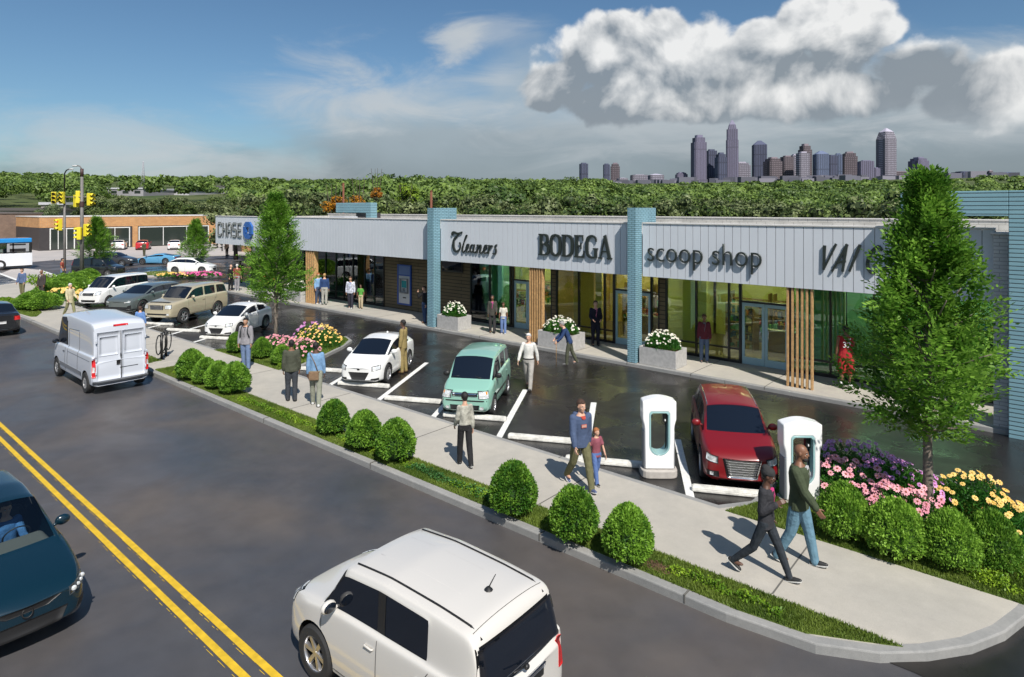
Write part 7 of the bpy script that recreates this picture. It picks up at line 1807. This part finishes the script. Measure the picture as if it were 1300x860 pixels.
    for i, (s0, el, wr, d2) in enumerate(AR):
        s = 1 if i == 0 else -1
        chain(mb, [J(s0), J(s0.lerp(el, .5)), J(el), J(el.lerp(wr, .35)), J(wr)], [.050 * B * K, .044 * B * K, .037 * K, .037 * K, .026 * K])
        # hand: palm, four unequal bent fingers, thumb leaving its side
        side = Vector((1, 0, 0)) - d2 * d2.x; side = side.normalized() if side.length > .2 else Vector((0, 0, 1)); inn = Vector((0, -s, 0)); inn = (inn - d2 * d2.dot(inn) - side * side.dot(inn)).normalized()
        pm = wr + d2 * .05; q = [pm + side * .0, ]
        mb.add([(J(pm) + (d2 * z_ + side * x_ + inn * y_) * K) for x_ in (-.036, .036) for y_ in (-.013, .013) for z_ in (-.055, .048)], [(0, 1, 3, 2), (4, 6, 7, 5), (0, 4, 5, 1), (2, 3, 7, 6), (0, 2, 6, 4), (1, 5, 7, 3)], 0, True)
        rf = .0092 if fine else .0115
        for j, fl in enumerate((.060, .072, .068, .052)):
            o_ = pm + d2 * .046 + side * (.030 - j * .0195); p1 = o_ + (d2 * .92 + inn * .35).normalized() * fl * .42; p2 = p1 + (d2 * .75 + inn * .66).normalized() * fl * .33; p3 = p2 + (d2 * .4 + inn * .9).normalized() * fl * .28
            chain(mb, [J(o_), J(p1), J(p2), J(p3)], [rf * K, rf * K, rf * .92 * K, rf * .8 * K], 8)
        t0 = pm - d2 * .03 + side * .034; t1 = t0 + (side * .75 + d2 * .6 + inn * .2).normalized() * .032; t2 = t1 + (side * .25 + d2 * .9 + inn * .3).normalized() * .030
        chain(mb, [J(t0), J(t1), J(t2)], [rf * 1.2 * K, rf * 1.1 * K, rf * .9 * K], 8)
    o = voxel(mb, 'person', SKIN[skin], vox, None, 1); o.location = loc; o.rotation_euler = (0, 0, R(face)); tag(o, lab, 'person', group)
    # eyes
    for s in (-1, 1):
        e = MB().ell(hp(.079, s * .030, .004), (.009 * K, .013 * K, .008 * K), 8, 6, M=Mh).ell(hp(.0845, s * .030, .004), (.006 * K, .006 * K, .0065 * K), 8, 6, 1, Mh); e.build('eye', [M_EYEW, M_EYE], o)
    if fine or skin in ('dark', 'brown', 'light'):
        mb = MB()
        for s in (-1, 1): mb.ell(hp(.086, s * .032, .022), (.006 * K, .018 * K, .005 * K), 8, 4, M=Mh)
        mb.build('eyebrow', HAIRM.get(hair if hair in ('black', 'brown') else 'brown'), o)
    # shirt / jacket
    mb = MB(); tc_ = cloth(*top); g = .012 if style in ('tee', 'shirt') else .022
    zhem = {'shirt': .93, 'tee': .84, 'jacket': .84, 'coat': .70, 'blazer': .80, 'tank': .84}[style]
    rg = torso(g, .93 if style == 'shirt' else .84)
    rg = rg[:-1]
    if zhem < .80: rg = [(J((0, 0, zhem)), (.125 * B + g) * K, (.18 * B + g) * K)] + rg
    elif style in ('jacket', 'blazer', 'tee', 'tank'): rg = [(J((0, 0, zhem)), (.108 * B + g) * K, (.170 * B + g) * K)] + rg[1:]
    etube(mb, rg, 20)
    for s0, el, wr, d2 in AR:
        gg = g + .004
        if style == 'tank': mb.ell(J(s0 - Vector((0, 0, .0))), ((.050 * B) * K,) * 3, 10, 8); continue
        if sleeve == 'long': chain(mb, [J(s0), J(s0.lerp(el, .5)), J(el), J(el.lerp(wr, .4)), J(el.lerp(wr, .93))], [(.050 * B + gg) * K, (.046 * B + gg) * K, (.041 + gg) * K, (.040 + gg) * K, (.032 + gg * .8) * K])
        else: chain(mb, [J(s0), J(s0.lerp(el, .62))], [(.054 * B + gg) * K, (.052 * B + gg + .004) * K])
    sho = voxel(mb, {'shirt': 'shirt', 'tee': 'tshirt', 'jacket': 'jacket', 'coat': 'coat', 'blazer': 'blazer', 'tank': 'jersey'}[style], tc_, vox, o, 2)
    if style in ('blazer', 'jacket') and coat:
        mb = MB(); zm = max(cz + .02, 1.34)
        P_ = [J(sp_(.112 * B + g, -.006, cz)), J(sp_(.116 * B + g, .034, zm)), J(sp_(.082 * B + g, .050, 1.445)), J(sp_(.082 * B + g, -.050, 1.445)), J(sp_(.116 * B + g, -.034, zm)), J(sp_(.112 * B + g, .006, cz))]
        mb.add(P_ + [p - Vector((.03, 0, 0)) for p in P_], [(0, 5, 4, 3, 2, 1), (6, 7, 8, 9, 10, 11)] + [(i, (i + 1) % 6, 6 + (i + 1) % 6, 6 + i) for i in range(6)]); mb.build('shirt_front', cloth(*coat), o)
    # trousers
    mb = MB(); g2 = .014
    etube(mb, [(J((0, 0, .84)), (.098 * B + g2) * K, (.152 * B + g2) * K), (J((0, 0, .93)), (.105 * B + g2) * K, (.165 * B + g2) * K), (J(sp_(0, 0, .99)), (.100 * B + g2) * K, (.152 * B + g2) * K)], 20)
    loose = 0 if bottom[0].startswith('leg') else (.018 if bottom[0].startswith('wide') else .010)
    for hip, kn, an, a2 in Ls:
        if shorts: chain(mb, [J(hip), J(hip.lerp(kn, .5)), J(hip.lerp(kn, .95))], [(.092 * B + g2) * K, (.085 * B + .03) * K, (.078 * B + .035) * K])
        else: chain(mb, [J(hip), J(hip.lerp(kn, .5)), J(kn), J(kn.lerp(an, .35)), J(an + Vector((math.sin(a2) * .035, 0, -math.cos(a2) * .035)))], [(.086 * B + g2) * K, (.074 * B + g2 + loose * .5) * K, (.055 + g2 * .8 + loose) * K, (.055 + g2 * .6 + loose) * K, (.036 + .010 + loose * 1.4) * K])
    voxel(mb, 'shorts' if shorts else ('leggings' if loose == 0 else 'trousers'), cloth(*bottom), vox, o, 2)
    # shoes
    SC = {'black': (.02, .02, .02), 'brown': (.10, .05, .025), 'white': (.6, .6, .6), 'blue': (.08, .10, .2), 'grey': (.12, .12, .12)}[shoes]
    for hip, kn, an, a2 in Ls:
        mb = MB(); M = Matrix.Rotation(max(-.25, min(.6, -a2 * .8)) if not sit else 0, 3, 'Y'); toe = lambda x, z: J(an + M @ Vector((x, 0, z)))
        capsule(mb, toe(-.035, -.045), toe(.07, -.052), .042 * K, .040 * K); capsule(mb, toe(.07, -.052), toe(.145, -.060), .040 * K, .030 * K); mb.ell(toe(0, -.015), (.048 * K, .042 * K, .045 * K))
        voxel(mb, 'shoe', mat('shoe_' + shoes, SC, .5), .010 if not fine else .007, o, 1)
        if fine:
            s_ = MB(); pts = [(-.08, -.03), (-.08, .03), (.02, .044), (.12, .046), (.175, .02), (.175, -.02), (.12, -.046), (.02, -.044)]
            n = 8; vs = [toe(a_ * .97, -.076) + Vector((0, b_ * K, 0)) for a_, b_ in pts] + [toe(a_, -.062) + Vector((0, b_ * K * 1.02, 0)) for a_, b_ in pts]
            s_.add(vs, [tuple(range(n))[::-1], tuple(range(n, 2 * n))] + [(i, (i + 1) % n, n + (i + 1) % n, n + i) for i in range(n)]); s_.build('sole', mat('sole_white', (.6, .6, .58), .6), o)
    # hair
    if hairstyle != 'bald':
        mb = MB(); e_ = .012
        if hairstyle in ('short', 'long', 'crop', 'bun'):
            t_ = .006 if hairstyle == 'crop' else e_
            mb.ell(hp(-.020, 0, .042), ((.092 + t_) * K, (.076 + t_) * K, (.086 + t_) * K), 16, 10, M=Mh)
            if hairstyle == 'short': mb.ell(hp(.052, .0, .088), (.046 * K, .052 * K, .026 * K), 12, 8, M=Mh)
            mb.ell(hp(-.055, 0, -.02), (.045 * K, .066 * K, .055 * K), 12, 8, M=Mh)
            if hairstyle == 'long': mb.ell(hp(-.060, 0, -.09), (.05 * K, .082 * K, .13 * K), 12, 8, M=Mh)
            if hairstyle == 'bun': mb.ell(hp(-.10, 0, .05), (.04 * K, .04 * K, .04 * K), 12, 8, M=Mh)
        # keep the face clear: cut by moving forward points back
        p = voxel(mb, 'hair', HAIRM[hair], .009, o, 1)
        inv = Mh.inverted()
        for v in p.data.vertices:
            q = inv @ (v.co - H0) / K
            lim = .060 if q.z > .062 else (.018 if abs(q.y) > .055 else .030)
            if q.z < .070 and q.x > lim: q.x = lim - .02; q.y *= .93; v.co = H0 + Mh @ (q * K)
    if cap:
        mb = MB(); mb.ell(hp(-.012, 0, .050), (.108 * K, .092 * K, .095 * K), 16, 10, M=Mh); mb.ell(hp(-.05, 0, .105), (.07 * K, .06 * K, .06 * K), 12, 8, M=Mh); p = voxel(mb, 'knit_cap', cloth(*cap), .009, o, 1); inv = Mh.inverted()
        for v in p.data.vertices:
            q = inv @ (v.co - H0) / K
            if q.z < .030 and q.x > -.03: q.z = .030 + .1 * (q.z - .03) * 0; v.co = H0 + Mh @ (q * K)
    o['_j'] = 0; del o['_j']
    return o, dict(J=J, AR=AR, Ls=Ls, hp=hp, K=K, sp_=sp_, B=B, g=g)
def gpos(px, py, z=Z0): x, y, _ = at(px, py, z); return (x, y, z)
WALK_L = ((.42, .12), (-.30, .35)); WALK_R = ((-.32, .40), (.40, .10)); STAND = ((.03, .04), (-.04, .05)); SW_L = ((-.30, .15), (.35, .35)); SW_R = ((.35, .35), (-.30, .15))
CAM, LEFT, RIGHT_, AWAY = -49.5, -139.5, 40.5, 130.5

# the walking couple on the near pavement
p, j = person(gpos(972, 733), 4, 1.68, 'woman in dark hooded jacket, knit cap and leggings striding beside a tall man', ('charcoal_jacket', (.035, .035, .040)), ('leggings_slate', (.028, .034, .042)), 'dark', 'black', 'black', ((-.05, .25), (-.05, 2.25)), ((.42, .06), (-.38, .42)), .03, style='jacket', hairstyle='crop', fine=True, build=.86, cap=('knit_grey', (.035, .035, .036)), coat=('magenta_top', (.55, .05, .20)), cz=1.24, head=(.1, .12))
p, j = person(gpos(1014, 716), 4, 1.86, 'tall bald bearded man in olive jacket and blue jeans walking by the charger', ('olive_jacket', (.055, .070, .040)), ('blue_jeans', (.12, .22, .29)), 'brown', 'black', 'black', ((-.15, .15), (.45, .25)), ((.26, .06), (-.20, .25)), .02, style='jacket', hairstyle='bald', fine=True, build=1.06, coat=('grey_tee', (.45, .45, .46)), cz=1.27)
mb = MB(); mb.ell(j['hp'](.052, 0, -.085), (.046 * j['K'], .052 * j['K'], .040 * j['K']), 12, 8); voxel(mb, 'beard', HAIRM['black'], .009, p, 1)
# man and boy
p, j = person(gpos(737, 619), -28, 1.76, 'man in blue hoodie and olive trousers striding hand free beside a boy', ('blue_hoodie', (.065, .092, .165)), ('olive_trousers', (.13, .125, .065)), 'light', 'brown', 'blue', ((-.18, .12), (.28, .18)), ((.36, .06), (-.30, .38)), .02, style='jacket', fine=True, coat=('red_collar', (.40, .06, .04)), cz=1.39, head=(.15, 0))
K = j['K']; J = j['J']; sp_ = j['sp_']
mb = MB(); q0 = J(sp_(.142, 0, 1.27)); mb.box(q0.x - .01, q0.x + .004, -.055, .055, q0.z - .03, q0.z + .035); mb.build('chest_print', mat('print_red', (.42, .12, .09), .8), p)
mb = MB()
for i in range(4): mb.box(q0.x + .004, q0.x + .007, -.042 + i * .023, -.042 + i * .023 + .014, q0.z - .014, q0.z + .020)
mb.build('print_mark', mat('print_pale', (.55, .42, .36), .8), p)
mb = MB(); capsule(mb, J(sp_(-.07, -.10, 1.46)), J(sp_(-.07, .10, 1.46)), .045 * K, .045 * K); capsule(mb, J(sp_(-.10, -.05, 1.40)), J(sp_(-.10, .05, 1.40)), .05 * K, .05 * K); voxel(mb, 'hood', cloth('blue_hoodie', (.065, .092, .165)), .009, p, 1)
person(gpos(757, 613), -25, 1.10, 'boy in plum t-shirt and blue jeans walking close to the man in the hoodie', ('plum_tee', (.24, .075, .10)), ('kid_jeans', (.09, .15, .34)), 'light', 'ginger', 'black', ((.25, .15), (-.25, .15)), ((-.18, .22), (.26, .05)), 0, 'short', 'tee', fine=True, build=.92, head=(.3, 0), abd=(.22, .22))
# pavement walkers
p, j = person(gpos(590, 591), 150, 1.55, 'woman in speckled grey blouse and black trousers seen from behind on the pavement', ('speckled_blouse', (.38, .37, .32), .45), ('black_trousers', (.02, .02, .022)), 'light', 'black', 'black', ((.15, .5), (-.1, .2)), ((.16, .06), (-.16, .20)), 0, style='shirt', fine=True, build=.86, hairstyle='short')
p, j = person(gpos(370, 509), 150, 1.72, 'man in olive hooded jacket and dark jeans seen from behind', ('olive_hood', (.07, .075, .055)), ('dark_jeans', (.045, .05, .06)), 'brown', 'black', 'black', ((.05, .15), (.05, .15)), ((.06, .04), (-.06, .08)), 0, style='jacket', group=None, hairstyle='crop')
p, j = person(gpos(401, 515), 140, 1.76, 'man in light blue shirt with a tan shoulder bag seen from behind', ('sky_shirt', (.17, .30, .48)), ('grey_green_trousers', (.24, .25, .20)), 'dark', 'black', 'white', ((.0, .15), (.0, .2)), ((.18, .04), (-.14, .12)), 0, style='shirt', hairstyle='crop')
bx, by, _ = gpos(399, 515)
t = empty('shoulder_bag', (bx, by, Z0), R(140), 'tan shoulder bag hanging at the back of the man in the light blue shirt', 'bag')
MB().box(-.19, -.13, -.14, .13, .74, .98).build('pouch', cloth('bag_tan', (.20, .13, .08)), t, .02)
MB().tube([(-.16, -.12, .97), (-.15, -.04, 1.2), (-.10, .10, 1.47), (.02, .13, 1.49), (.15, .05, 1.25), (.15, -.10, 1.0), (.0, -.20, .95), (-.15, -.13, .96)], .010, 6).build('strap', cloth('bag_tan', (.20, .13, .08)), t)
p, j = person(gpos(312, 469), -52, 1.74, 'young man with dark backpack, grey zip jacket and jeans facing the camera', ('grey_zip', (.26, .25, .27)), ('pale_jeans', (.14, .20, .33)), 'tan', 'black', 'grey', ((.05, .15), (.05, .15)), ((.04, .05), (-.06, .05)), 0, style='jacket', coat=('dark_inner', (.08, .08, .09)), fine=False)
bx, by, _ = gpos(312, 469); t = empty('backpack', (bx, by, Z0), R(-52), 'dark backpack worn by the young man in the grey zip jacket', 'backpack')
MB().box(-.30, -.145, -.14, .14, 1.02, 1.44).build('pack', cloth('pack_dark', (.04, .045, .05)), t, .04, 3)
for s in (-1, 1): MB().tube([(-.15, s * .10, 1.40), (-.05, s * .11, 1.475), (.08, s * .11, 1.45), (.15, s * .12, 1.30), (.10, s * .16, 1.12), (-.14, s * .15, 1.08)], .020, 6).build('strap', cloth('pack_dark', (.04, .045, .05)), t)
p, j = person(gpos(512, 473, .02), -150, 1.78, 'man in tan suit standing beside the white coupe', ('tan_suit', (.26, .20, .085)), ('tan_suit', (.26, .20, .085)), 'dark', 'black', 'brown', ((.05, .10), (.05, .12)), STAND, 0, style='blazer', hairstyle='crop')
p, j = person(gpos(671, 494, .02), -62, 1.74, 'white-haired man in white shirt and pale grey trousers crossing the lot', ('white_shirt', (.62, .61, .58)), ('pale_grey_trousers', (.36, .34, .32)), 'light', 'white', 'black', ((-.25, .15), (.30, .2)), ((.30, .05), (-.26, .35)), .02, style='shirt', abd=(.30, .30), hairstyle='short')
mb = MB(); K = j['K']; etube(mb, [(j['J']((0, 0, .955)), .128 * K, .188 * K), (j['J']((0, 0, .985)), .126 * K, .184 * K)], 20); mb.build('belt', M_BLACK, p)
p, j = person(gpos(723, 463, .02), -140, 1.60, 'elderly man in navy jacket bent over a walking cane', ('navy_jacket', (.025, .05, .13)), ('dark_green_trousers', (.075, .08, .055)), 'light', 'grey', 'grey', ((.50, .25), (.55, .30)), ((.22, .15), (-.25, .2)), .42, style='jacket', head=(0, .1))
jw = j['J'](j['AR'][0][2] + j['AR'][0][3] * .07); w_ = p.matrix_basis @ jw if False else (Matrix.Translation(p.location) @ Matrix.Rotation(R(-140), 4, 'Z')) @ jw
hz_ = w_.z - .02
o = MB().tube([(0, 0, 0), (0, 0, hz_ - .04), (.0, .0, hz_), (-.03, 0, hz_ + .03), (-.08, 0, hz_ + .02)], [.012, .012, .012, .013, .012], 8).build('walking_cane', M_WOOD); o.location = (w_.x, w_.y, .01); o.rotation_euler = (0, 0, R(-140)); tag(o, 'thin wooden cane held by the bent man in the navy jacket', 'cane')
# before the shops
person(gpos(756, 439), -45, 1.78, 'man in dark suit and pink tie standing before the heavy serif sign', ('navy_suit', (.015, .016, .028)), ('navy_suit', (.015, .016, .028)), 'light', 'brown', 'black', ((.15, 1.0), (.15, 1.0)), ((.05, .03), (-.05, .05)), 0, style='blazer', coat=('pink_tie', (.50, .16, .25)))
person(gpos(894, 460), -60, 1.70, 'woman in maroon jacket and blue jeans standing by the lime shop window', ('maroon_jacket', (.12, .025, .035)), ('steel_jeans', (.10, .14, .22)), 'brown', 'brown', 'grey', ((.05, .15), (-.1, .1)), STAND, 0, style='jacket', build=.92, coat=('grey_inner', (.12, .12, .14)))
p, j = person(gpos(1074, 494), 118, 1.92, 'basketball player in red shirt and shorts numbered 32, seen from behind', ('red_jersey', (.36, .025, .03)), ('red_shorts', (.36, .025, .03)), 'brown', 'black', 'black', ((.10, .10), (.05, .65)), ((.05, .04), (-.05, .05)), 0, 'short', 'tank', 'crop', build=1.08, abd=(.15, .25), shorts=True)
me = text_mesh('32', .24, .006); me.materials.clear(); me.materials.append(mat('jersey_white', (.75, .75, .75), .7)); me.transform(Matrix.Rotation(R(90), 4, 'X') ); me.transform(Matrix.Rotation(R(-90), 4, 'Z'))
q0 = j['J'](j['sp_'](-.155, 0, 1.16)); n_ = bpy.data.objects.new('back_number', me); col.objects.link(n_); n_.parent = p; n_.location = (q0.x - .004, .14, q0.z)
mb = MB(); q1 = j['J'](j['sp_'](-.140, 0, 1.375))
for i in range(5): mb.box(q1.x - .010, q1.x + .01, -.09 + i * .037, -.09 + i * .037 + .024, q1.z, q1.z + .04)
mb.build('name_letters', MATS['jersey_white'], p)
for l in j['Ls']: mb = MB(); an = j['J'](l[2]); mb.tube([an + Vector((0, 0, -.03)), an + Vector((0, 0, .12))], .052 * j['K'], 10).build('sock', MATS['jersey_white'], p)
jw = (Matrix.Translation(p.location) @ Matrix.Rotation(R(118), 4, 'Z')) @ j['J'](j['AR'][1][2] + j['AR'][1][3] * .08 + Vector((0, -.02, -.02)))
o = MB().ell((0, 0, 0), (.12, .12, .12), 24, 16).build('basketball', mat('ball_orange', (.50, .16, .05), .6, bump=.3, bscale=120)); o.location = jw + Vector((.10, .02, -.03)); tag(o, 'orange basketball held at the hip of the player in red', 'ball')
for rx_ in ((0, 0), (R(90), 0), (R(90), R(60)), (R(90), R(-60))):
    MB().tube([(.1205 * math.cos(2 * PI * k / 32), .1205 * math.sin(2 * PI * k / 32), 0) for k in range(32)], .003, 4, closed=True).build('seam', M_BLACK, o).rotation_euler = (rx_[0], 0, rx_[1])
person(gpos(625, 423), -50, 1.66, 'woman in dark blazer over magenta top walking with a child', ('dark_blazer', (.06, .058, .05)), ('charcoal_trousers', (.04, .04, .042)), 'brown', 'black', 'black', ((.05, .9), (.0, .1)), ((.10, .05), (-.10, .1)), 0, style='blazer', build=.88, coat=('magenta_top2', (.50, .06, .26)), hairstyle='bun')
person(gpos(639, 424), -50, 1.36, 'child in white t-shirt and wide blue jeans beside the woman in the blazer', ('white_tee', (.58, .56, .50)), ('wide_jeans', (.13, .20, .40)), 'brown', 'brown', 'white', ((.05, .2), (.05, .2)), ((.08, .04), (-.08, .06)), 0, 'short', 'tee', build=.9, abd=(.2, .2))
p, j = person(gpos(539, 410), -100, 1.74, 'man in black shirt and jeans on the phone, leaning by the teal blade', ('black_shirt', (.02, .02, .022)), ('indigo_jeans', (.05, .08, .16)), 'light', 'brown', 'brown', ((.05, .12), (.75, 2.2)), ((.05, .03), (-.04, .06)), 0, style='shirt', abd=(.1, .35))
person(gpos(445, 392), -50, 1.74, 'man in white and blue sports jacket near the bank window', ('blue_white_jacket', (.48, .50, .58), .5), ('dark_joggers', (.035, .035, .05)), 'tan', 'brown', 'white', ((.15, .15), (-.12, .15)), ((.14, .05), (-.12, .2)), 0, style='jacket', coat=('blue_inner', (.05, .12, .34)), abd=(.2, .2))
person(gpos(458, 392), -45, 1.32, 'child in green t-shirt and cream trousers near the bank window', ('green_tee', (.10, .32, .06)), ('cream_trousers', (.46, .38, .26)), 'brown', 'brown', 'brown', ((.05, .9), (-.1, .2)), ((.10, .04), (-.08, .1)), 0, 'short', 'tee', build=.92, abd=(.25, .3))
person(gpos(404, 386), 0, 1.76, 'man in light blue shirt and jeans chatting by the timber slats', ('pale_blue_shirt', (.22, .38, .60)), ('slate_jeans', (.06, .08, .13)), 'light', 'ginger', 'white', ((.15, 1.2), (.05, .15)), STAND, 0, style='shirt', build=1.04)
person(gpos(412, 387), 140, 1.76, 'man in navy shirt and light grey trousers with his back to the street', ('navy_shirt', (.03, .06, .16)), ('light_grey_trousers', (.36, .35, .32)), 'light', 'blond', 'black', ((.0, .12), (.0, .12)), STAND, 0, style='shirt', build=1.08)
person(gpos(293, 369), 20, 1.72, 'bald man in dark suit at the left tip of the shop pavement', ('black_suit', (.018, .018, .02)), ('black_suit', (.018, .018, .02)), 'light', 'brown', 'black', ((.1, .15), (.05, .15)), STAND, 0, style='blazer', hairstyle='bald')
person(gpos(301, 369.5), 130, 1.76, 'man in maroon t-shirt and grey trousers at the left tip of the shop pavement', ('maroon_tee', (.30, .05, .06)), ('mid_grey_trousers', (.27, .26, .28)), 'light', 'white', 'white', ((.05, .15), (.05, .15)), STAND, 0, 'short', 'tee', build=1.05, abd=(.2, .2))
person(gpos(305, 361, .02), -30, 1.74, 'figure all in black walking past the bank corner', ('all_black', (.008, .008, .009)), ('all_black', (.008, .008, .009)), 'dark', 'black', 'black', ((.2, .15), (-.2, .2)), ((.35, .05), (-.3, .3)), 0, style='jacket')
# left end of the pavement
person(gpos(28, 377), -50, 1.74, 'man in blue hoodie and khaki trousers at the far left of the pavement', ('hoodie_blue', (.09, .13, .24)), ('khaki_trousers', (.15, .14, .075)), 'light', 'brown', 'black', ((.1, .3), (.1, .3)), ((.08, .04), (-.08, .1)), 0, style='jacket', abd=(.2, .2))
person(gpos(53, 381), -60, 1.78, 'bald man in dark brown suit beside the wide low shrub', ('umber_suit', (.055, .047, .045)), ('umber_suit', (.055, .047, .045)), 'brown', 'black', 'black', ((.05, .15), (.05, .15)), ((.04, .03), (-.04, .06)), 0, style='blazer', hairstyle='bald', build=1.05, coat=('white_front', (.5, .5, .5)), cz=1.25)
person(gpos(89, 401), 20, 1.66, 'white-haired woman in cream coat walking to the right before the minivan', ('cream_coat', (.50, .45, .30)), ('moss_trousers', (.20, .20, .10)), 'light', 'white', 'black', ((.2, .6), (.1, .3)), ((.30, .08), (-.25, .3)), 0, style='coat', build=.95)
person(gpos(178, 433), 130, 1.42, 'child in bright blue hooded top seen from behind, past the van roof', ('bright_blue_top', (.13, .24, .50)), ('navy_joggers', (.05, .06, .12)), 'light', 'brown', 'white', ((.05, .2), (.05, .2)), STAND, 0, style='jacket', abd=(.2, .2))
person(gpos(79, 357, .02), 60, 1.74, 'man in rust red t-shirt and jeans seen from behind beside the black minivan', ('rust_tee', (.30, .07, .05)), ('blue_grey_jeans', (.13, .18, .27)), 'tan', 'black', 'white', ((.05, .35), (.05, .35)), STAND, 0, 'short', 'tee', build=1.05, abd=(.25, .25))
person(gpos(183, 325, .02), -50, 1.66, 'person in olive clothes behind the sky blue sports car', ('olive_top', (.07, .07, .04)), ('olive_top', (.07, .07, .04)), 'brown', 'brown', 'black', ((.1, .3), (.1, .3)), STAND, 0, style='jacket')
person(gpos(288, 325.5, .02), -50, 1.72, 'person in dark jacket over an orange top on the far pale pavement', ('brown_jacket', (.06, .045, .035)), ('brown_trousers', (.035, .03, .028)), 'brown', 'ginger', 'black', ((.1, .2), (.1, .2)), STAND, 0, style='blazer', coat=('orange_top', (.40, .12, .04)))
o = MB().tube([(0, 0, 0), (0, 0, 1.35)], .09, 10).ell((0, 0, 1.35), (.09, .09, .05)).build('bollard', mat('bollard_grey', (.14, .14, .15), .6)); o.location = gpos(282, 319, .014); tag(o, 'short grey bollard left of the person with the orange top', 'bollard')
# driver of the teal saloon
Mt = TEALCAR.matrix_basis.copy() if False else Matrix.Translation(TEALCAR.location) @ Matrix.Rotation(R(2.0), 4, 'Z')
w_ = Mt @ Vector((-.12, .30, .012))
p, j = person((w_.x, w_.y, -.36), 2.0, 1.55, 'driver in blue shirt behind the wheel of the teal saloon', ('driver_blue', (.06, .16, .38), .4), ('driver_jeans', (.05, .06, .10)), 'light', 'brown', 'black', ((.72, .75), (.72, .75)), ((1.45, 1.0), (1.45, 1.0)), -.05, style='shirt', sit=True, fine=True, abd=(.1, .1))
